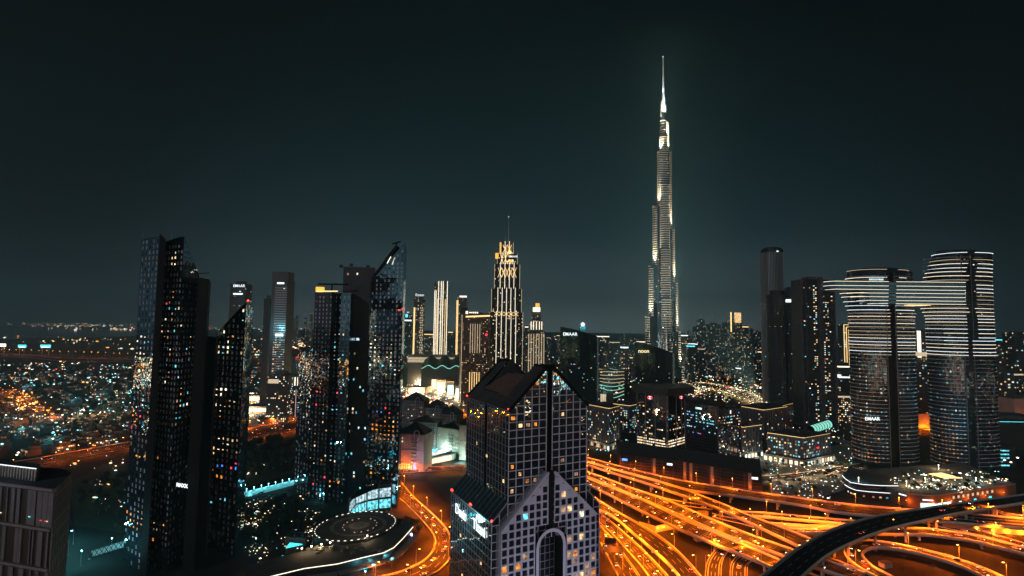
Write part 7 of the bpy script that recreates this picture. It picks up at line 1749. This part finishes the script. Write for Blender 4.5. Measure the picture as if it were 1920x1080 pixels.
for x, y, c, p in ((700, 1062, TEAL, 2500), (735, 1050, TEAL, 2500), (745, 1020, (.5, .3, 1), 4000), (772, 1005, (.6, .5, 1), 3000), (685, 1072, TEAL, 2500), (480, 1010, TEAL, 1500), (600, 930, TEAL, 2500), (210, 1010, TEAL, 5000), (470, 1070, WARM, 1500)):
    g = G(x, y, 5); m = MB(); m.cyl((g.x, g.y, 0), (g.x, g.y, 5), .1); m.cyl((g.x, g.y, 5), (g.x, g.y, 5.7), .4, .35, 8, 1); o = m.build('path_lamp', ['steel', 'lamp_teal' if c is not WARM else 'lamp_white'], None, (g.x, g.y, 0)); FLmp.append(o); tag(o, None, 'path lamp', 'short path lamps around the ring roof podium')
    light(None, (g.x, g.y, 6.4), c, p, 'POINT', rad=.4).name = 'lamp_light'
number(FLmp, '# short path lamp from the left around the ring roof podium')

# ------------------------------------------------------------------ sign gantries and underpass walls of the interchange
g0 = G(*z7(250, 545)); ga = empty('sign_gantry', tuple(g0), 'orange-lit sign gantry with curved arm beside the descending ramp', 'sign gantry')
a, b = A(*z7(335, 575), 395), A(*z7(215, 520), 400); m = MB(); m.cyl((a.x, a.y, 0), (a.x, a.y, 12), .35, .3, 8); m.cyl((a.x, a.y, 12), (a.x-2, a.y, 14.5), .3, .3, 8); m.cyl((a.x-2, a.y, 14.5), (b.x, b.y, 15), .3, .25, 8); m.build('post', 'steel', ga)
m = MB(); m.box(((a.x*.35+b.x*.65), a.y-.6, 14.5), (14, .4, 4.2)); m.build('sign_board', 'concrete', ga); light(ga, ((a.x*.35+b.x*.65), a.y-5, 14), ORANGE, 2500, 'POINT', rad=.3)
ga = empty('sign_gantry', tuple(G(*z7(240, 880))), 'dark lattice sign gantry spanning the service road beside the gabled tower', 'sign gantry')
a, b = G(*z7(175, 905)), G(*z7(300, 900)); m = MB()
for p in (a, b): m.cyl((p.x, p.y, 0), (p.x, p.y, 8), .3, .3, 8)
for zz in (7, 9): m.beam((a.x, a.y, zz), (b.x, b.y, zz), .25)
for k in range(10): p, q_ = a.lerp(b, k/10), a.lerp(b, (k+1)/10); m.beam((p.x, p.y, 7), (q_.x, q_.y, 9), .15)
m.build('truss', 'wall_grey', ga); m = MB(); mm = (a+b)/2; m.box((mm.x, mm.y+.8, 9.5), ((b-a).length*.7, .3, 4), math.atan2(b.y-a.y, b.x-a.x)); m.build('sign_board', 'wall_grey', ga)
ab_ = empty('underpass_wall', tuple(G(*z7(640, 720))), 'yellow-lit underpass wall with four small lamps below the wide highway decks', 'retaining wall')
a, b = G(*z7(600, 728)), G(*z7(785, 690)); m = MB(); m.beam((a.x, a.y, 2.6), (b.x, b.y, 2.6), .8, 5.2); m.build('wall', 'barrier', ab_)
c = G(*z7(470, 690)); m = MB(); m.beam((a.x, a.y, 2.6), (c.x, c.y, 2.6), .8, 5.2); m.build('wing_wall', 'barrier', ab_)
for k in range(4):
    p = a.lerp(b, (k+.4)/4); m = MB(); m.box((p.x, p.y-.8, 3.6), (.9, .5, .5)); m.build('wall_lamp', 'lamp_orange', ab_); light(ab_, (p.x, p.y-4, 3.6), ORANGE, 1800, 'POINT', rad=.3)
for i, ((x, y), lb) in enumerate(((z7(955, 790), 'small pale concrete kiosk on the grass under the wide decks'), (z8(780, 1005), 'small pale concrete kiosk inside the oval loop ramp'), (z7(985, 585), 'small flat-roofed plant room between the flyovers'))):
    g = G(x, y); o = empty('plant_kiosk', tuple(g), lb, 'kiosk'); m = MB(); m.box((g.x, g.y, 1.6), (8, 5, 3.2), .3); m.build('walls', 'concrete', o); m = MB(); m.box((g.x, g.y, 3.35), (8.6, 5.6, .3), .3); m.build('roof', 'rooflight', o)

WLs = []
for x, y in [z8(x, y) for x, y in ((1270, 672), (1390, 694), (1520, 718), (1650, 735), (1780, 748), (1890, 756))]+[z7(x, y) for x, y in ((1480, 690), (1600, 700), (1720, 706), (1840, 712))]:
    g = G(x, y, 0); m = MB(); m.cyl((g.x, g.y, 0), (g.x, g.y, 1.6), .12); m.box((g.x, g.y, 1.8), (.6, .5, .4), 0, 1); o = m.build('wall_washer_lamp', ['steel', 'lamp_orange'], None, (g.x, g.y, 0)); tag(o, None, 'floodlight', 'low orange floodlights in front of the retaining walls'); WLs.append(o)
    light(None, (g.x, g.y, 2.6), ORANGE, 12000, 'POINT', rad=.3).name = 'lamp_light'  # added low lamps, lighting wall faces the street lamps miss
number(WLs, '# low orange floodlight from the left before the long retaining walls')
# ------------------------------------------------------------------ haze
mb = MB(); mb.prism([(-12500, -3200), (12500, -3200), (12500, 12500), (-12500, 12500)], -1, 900, bottom=True)
hm = bpy.data.materials.new('haze'); hm.use_nodes = True; n = hm.node_tree.nodes; n.clear()
o_ = n.new('ShaderNodeOutputMaterial'); pv = n.new('ShaderNodeVolumePrincipled'); pv.inputs['Color'].default_value = (.42, .86, 1, 1); pv.inputs['Density'].default_value = .00013; pv.inputs['Anisotropy'].default_value = .3
hm.node_tree.links.new(pv.outputs[0], o_.inputs['Volume'])
tag(mb.build('haze', hm), 'thin night haze over the whole city', 'haze', None, 'stuff')
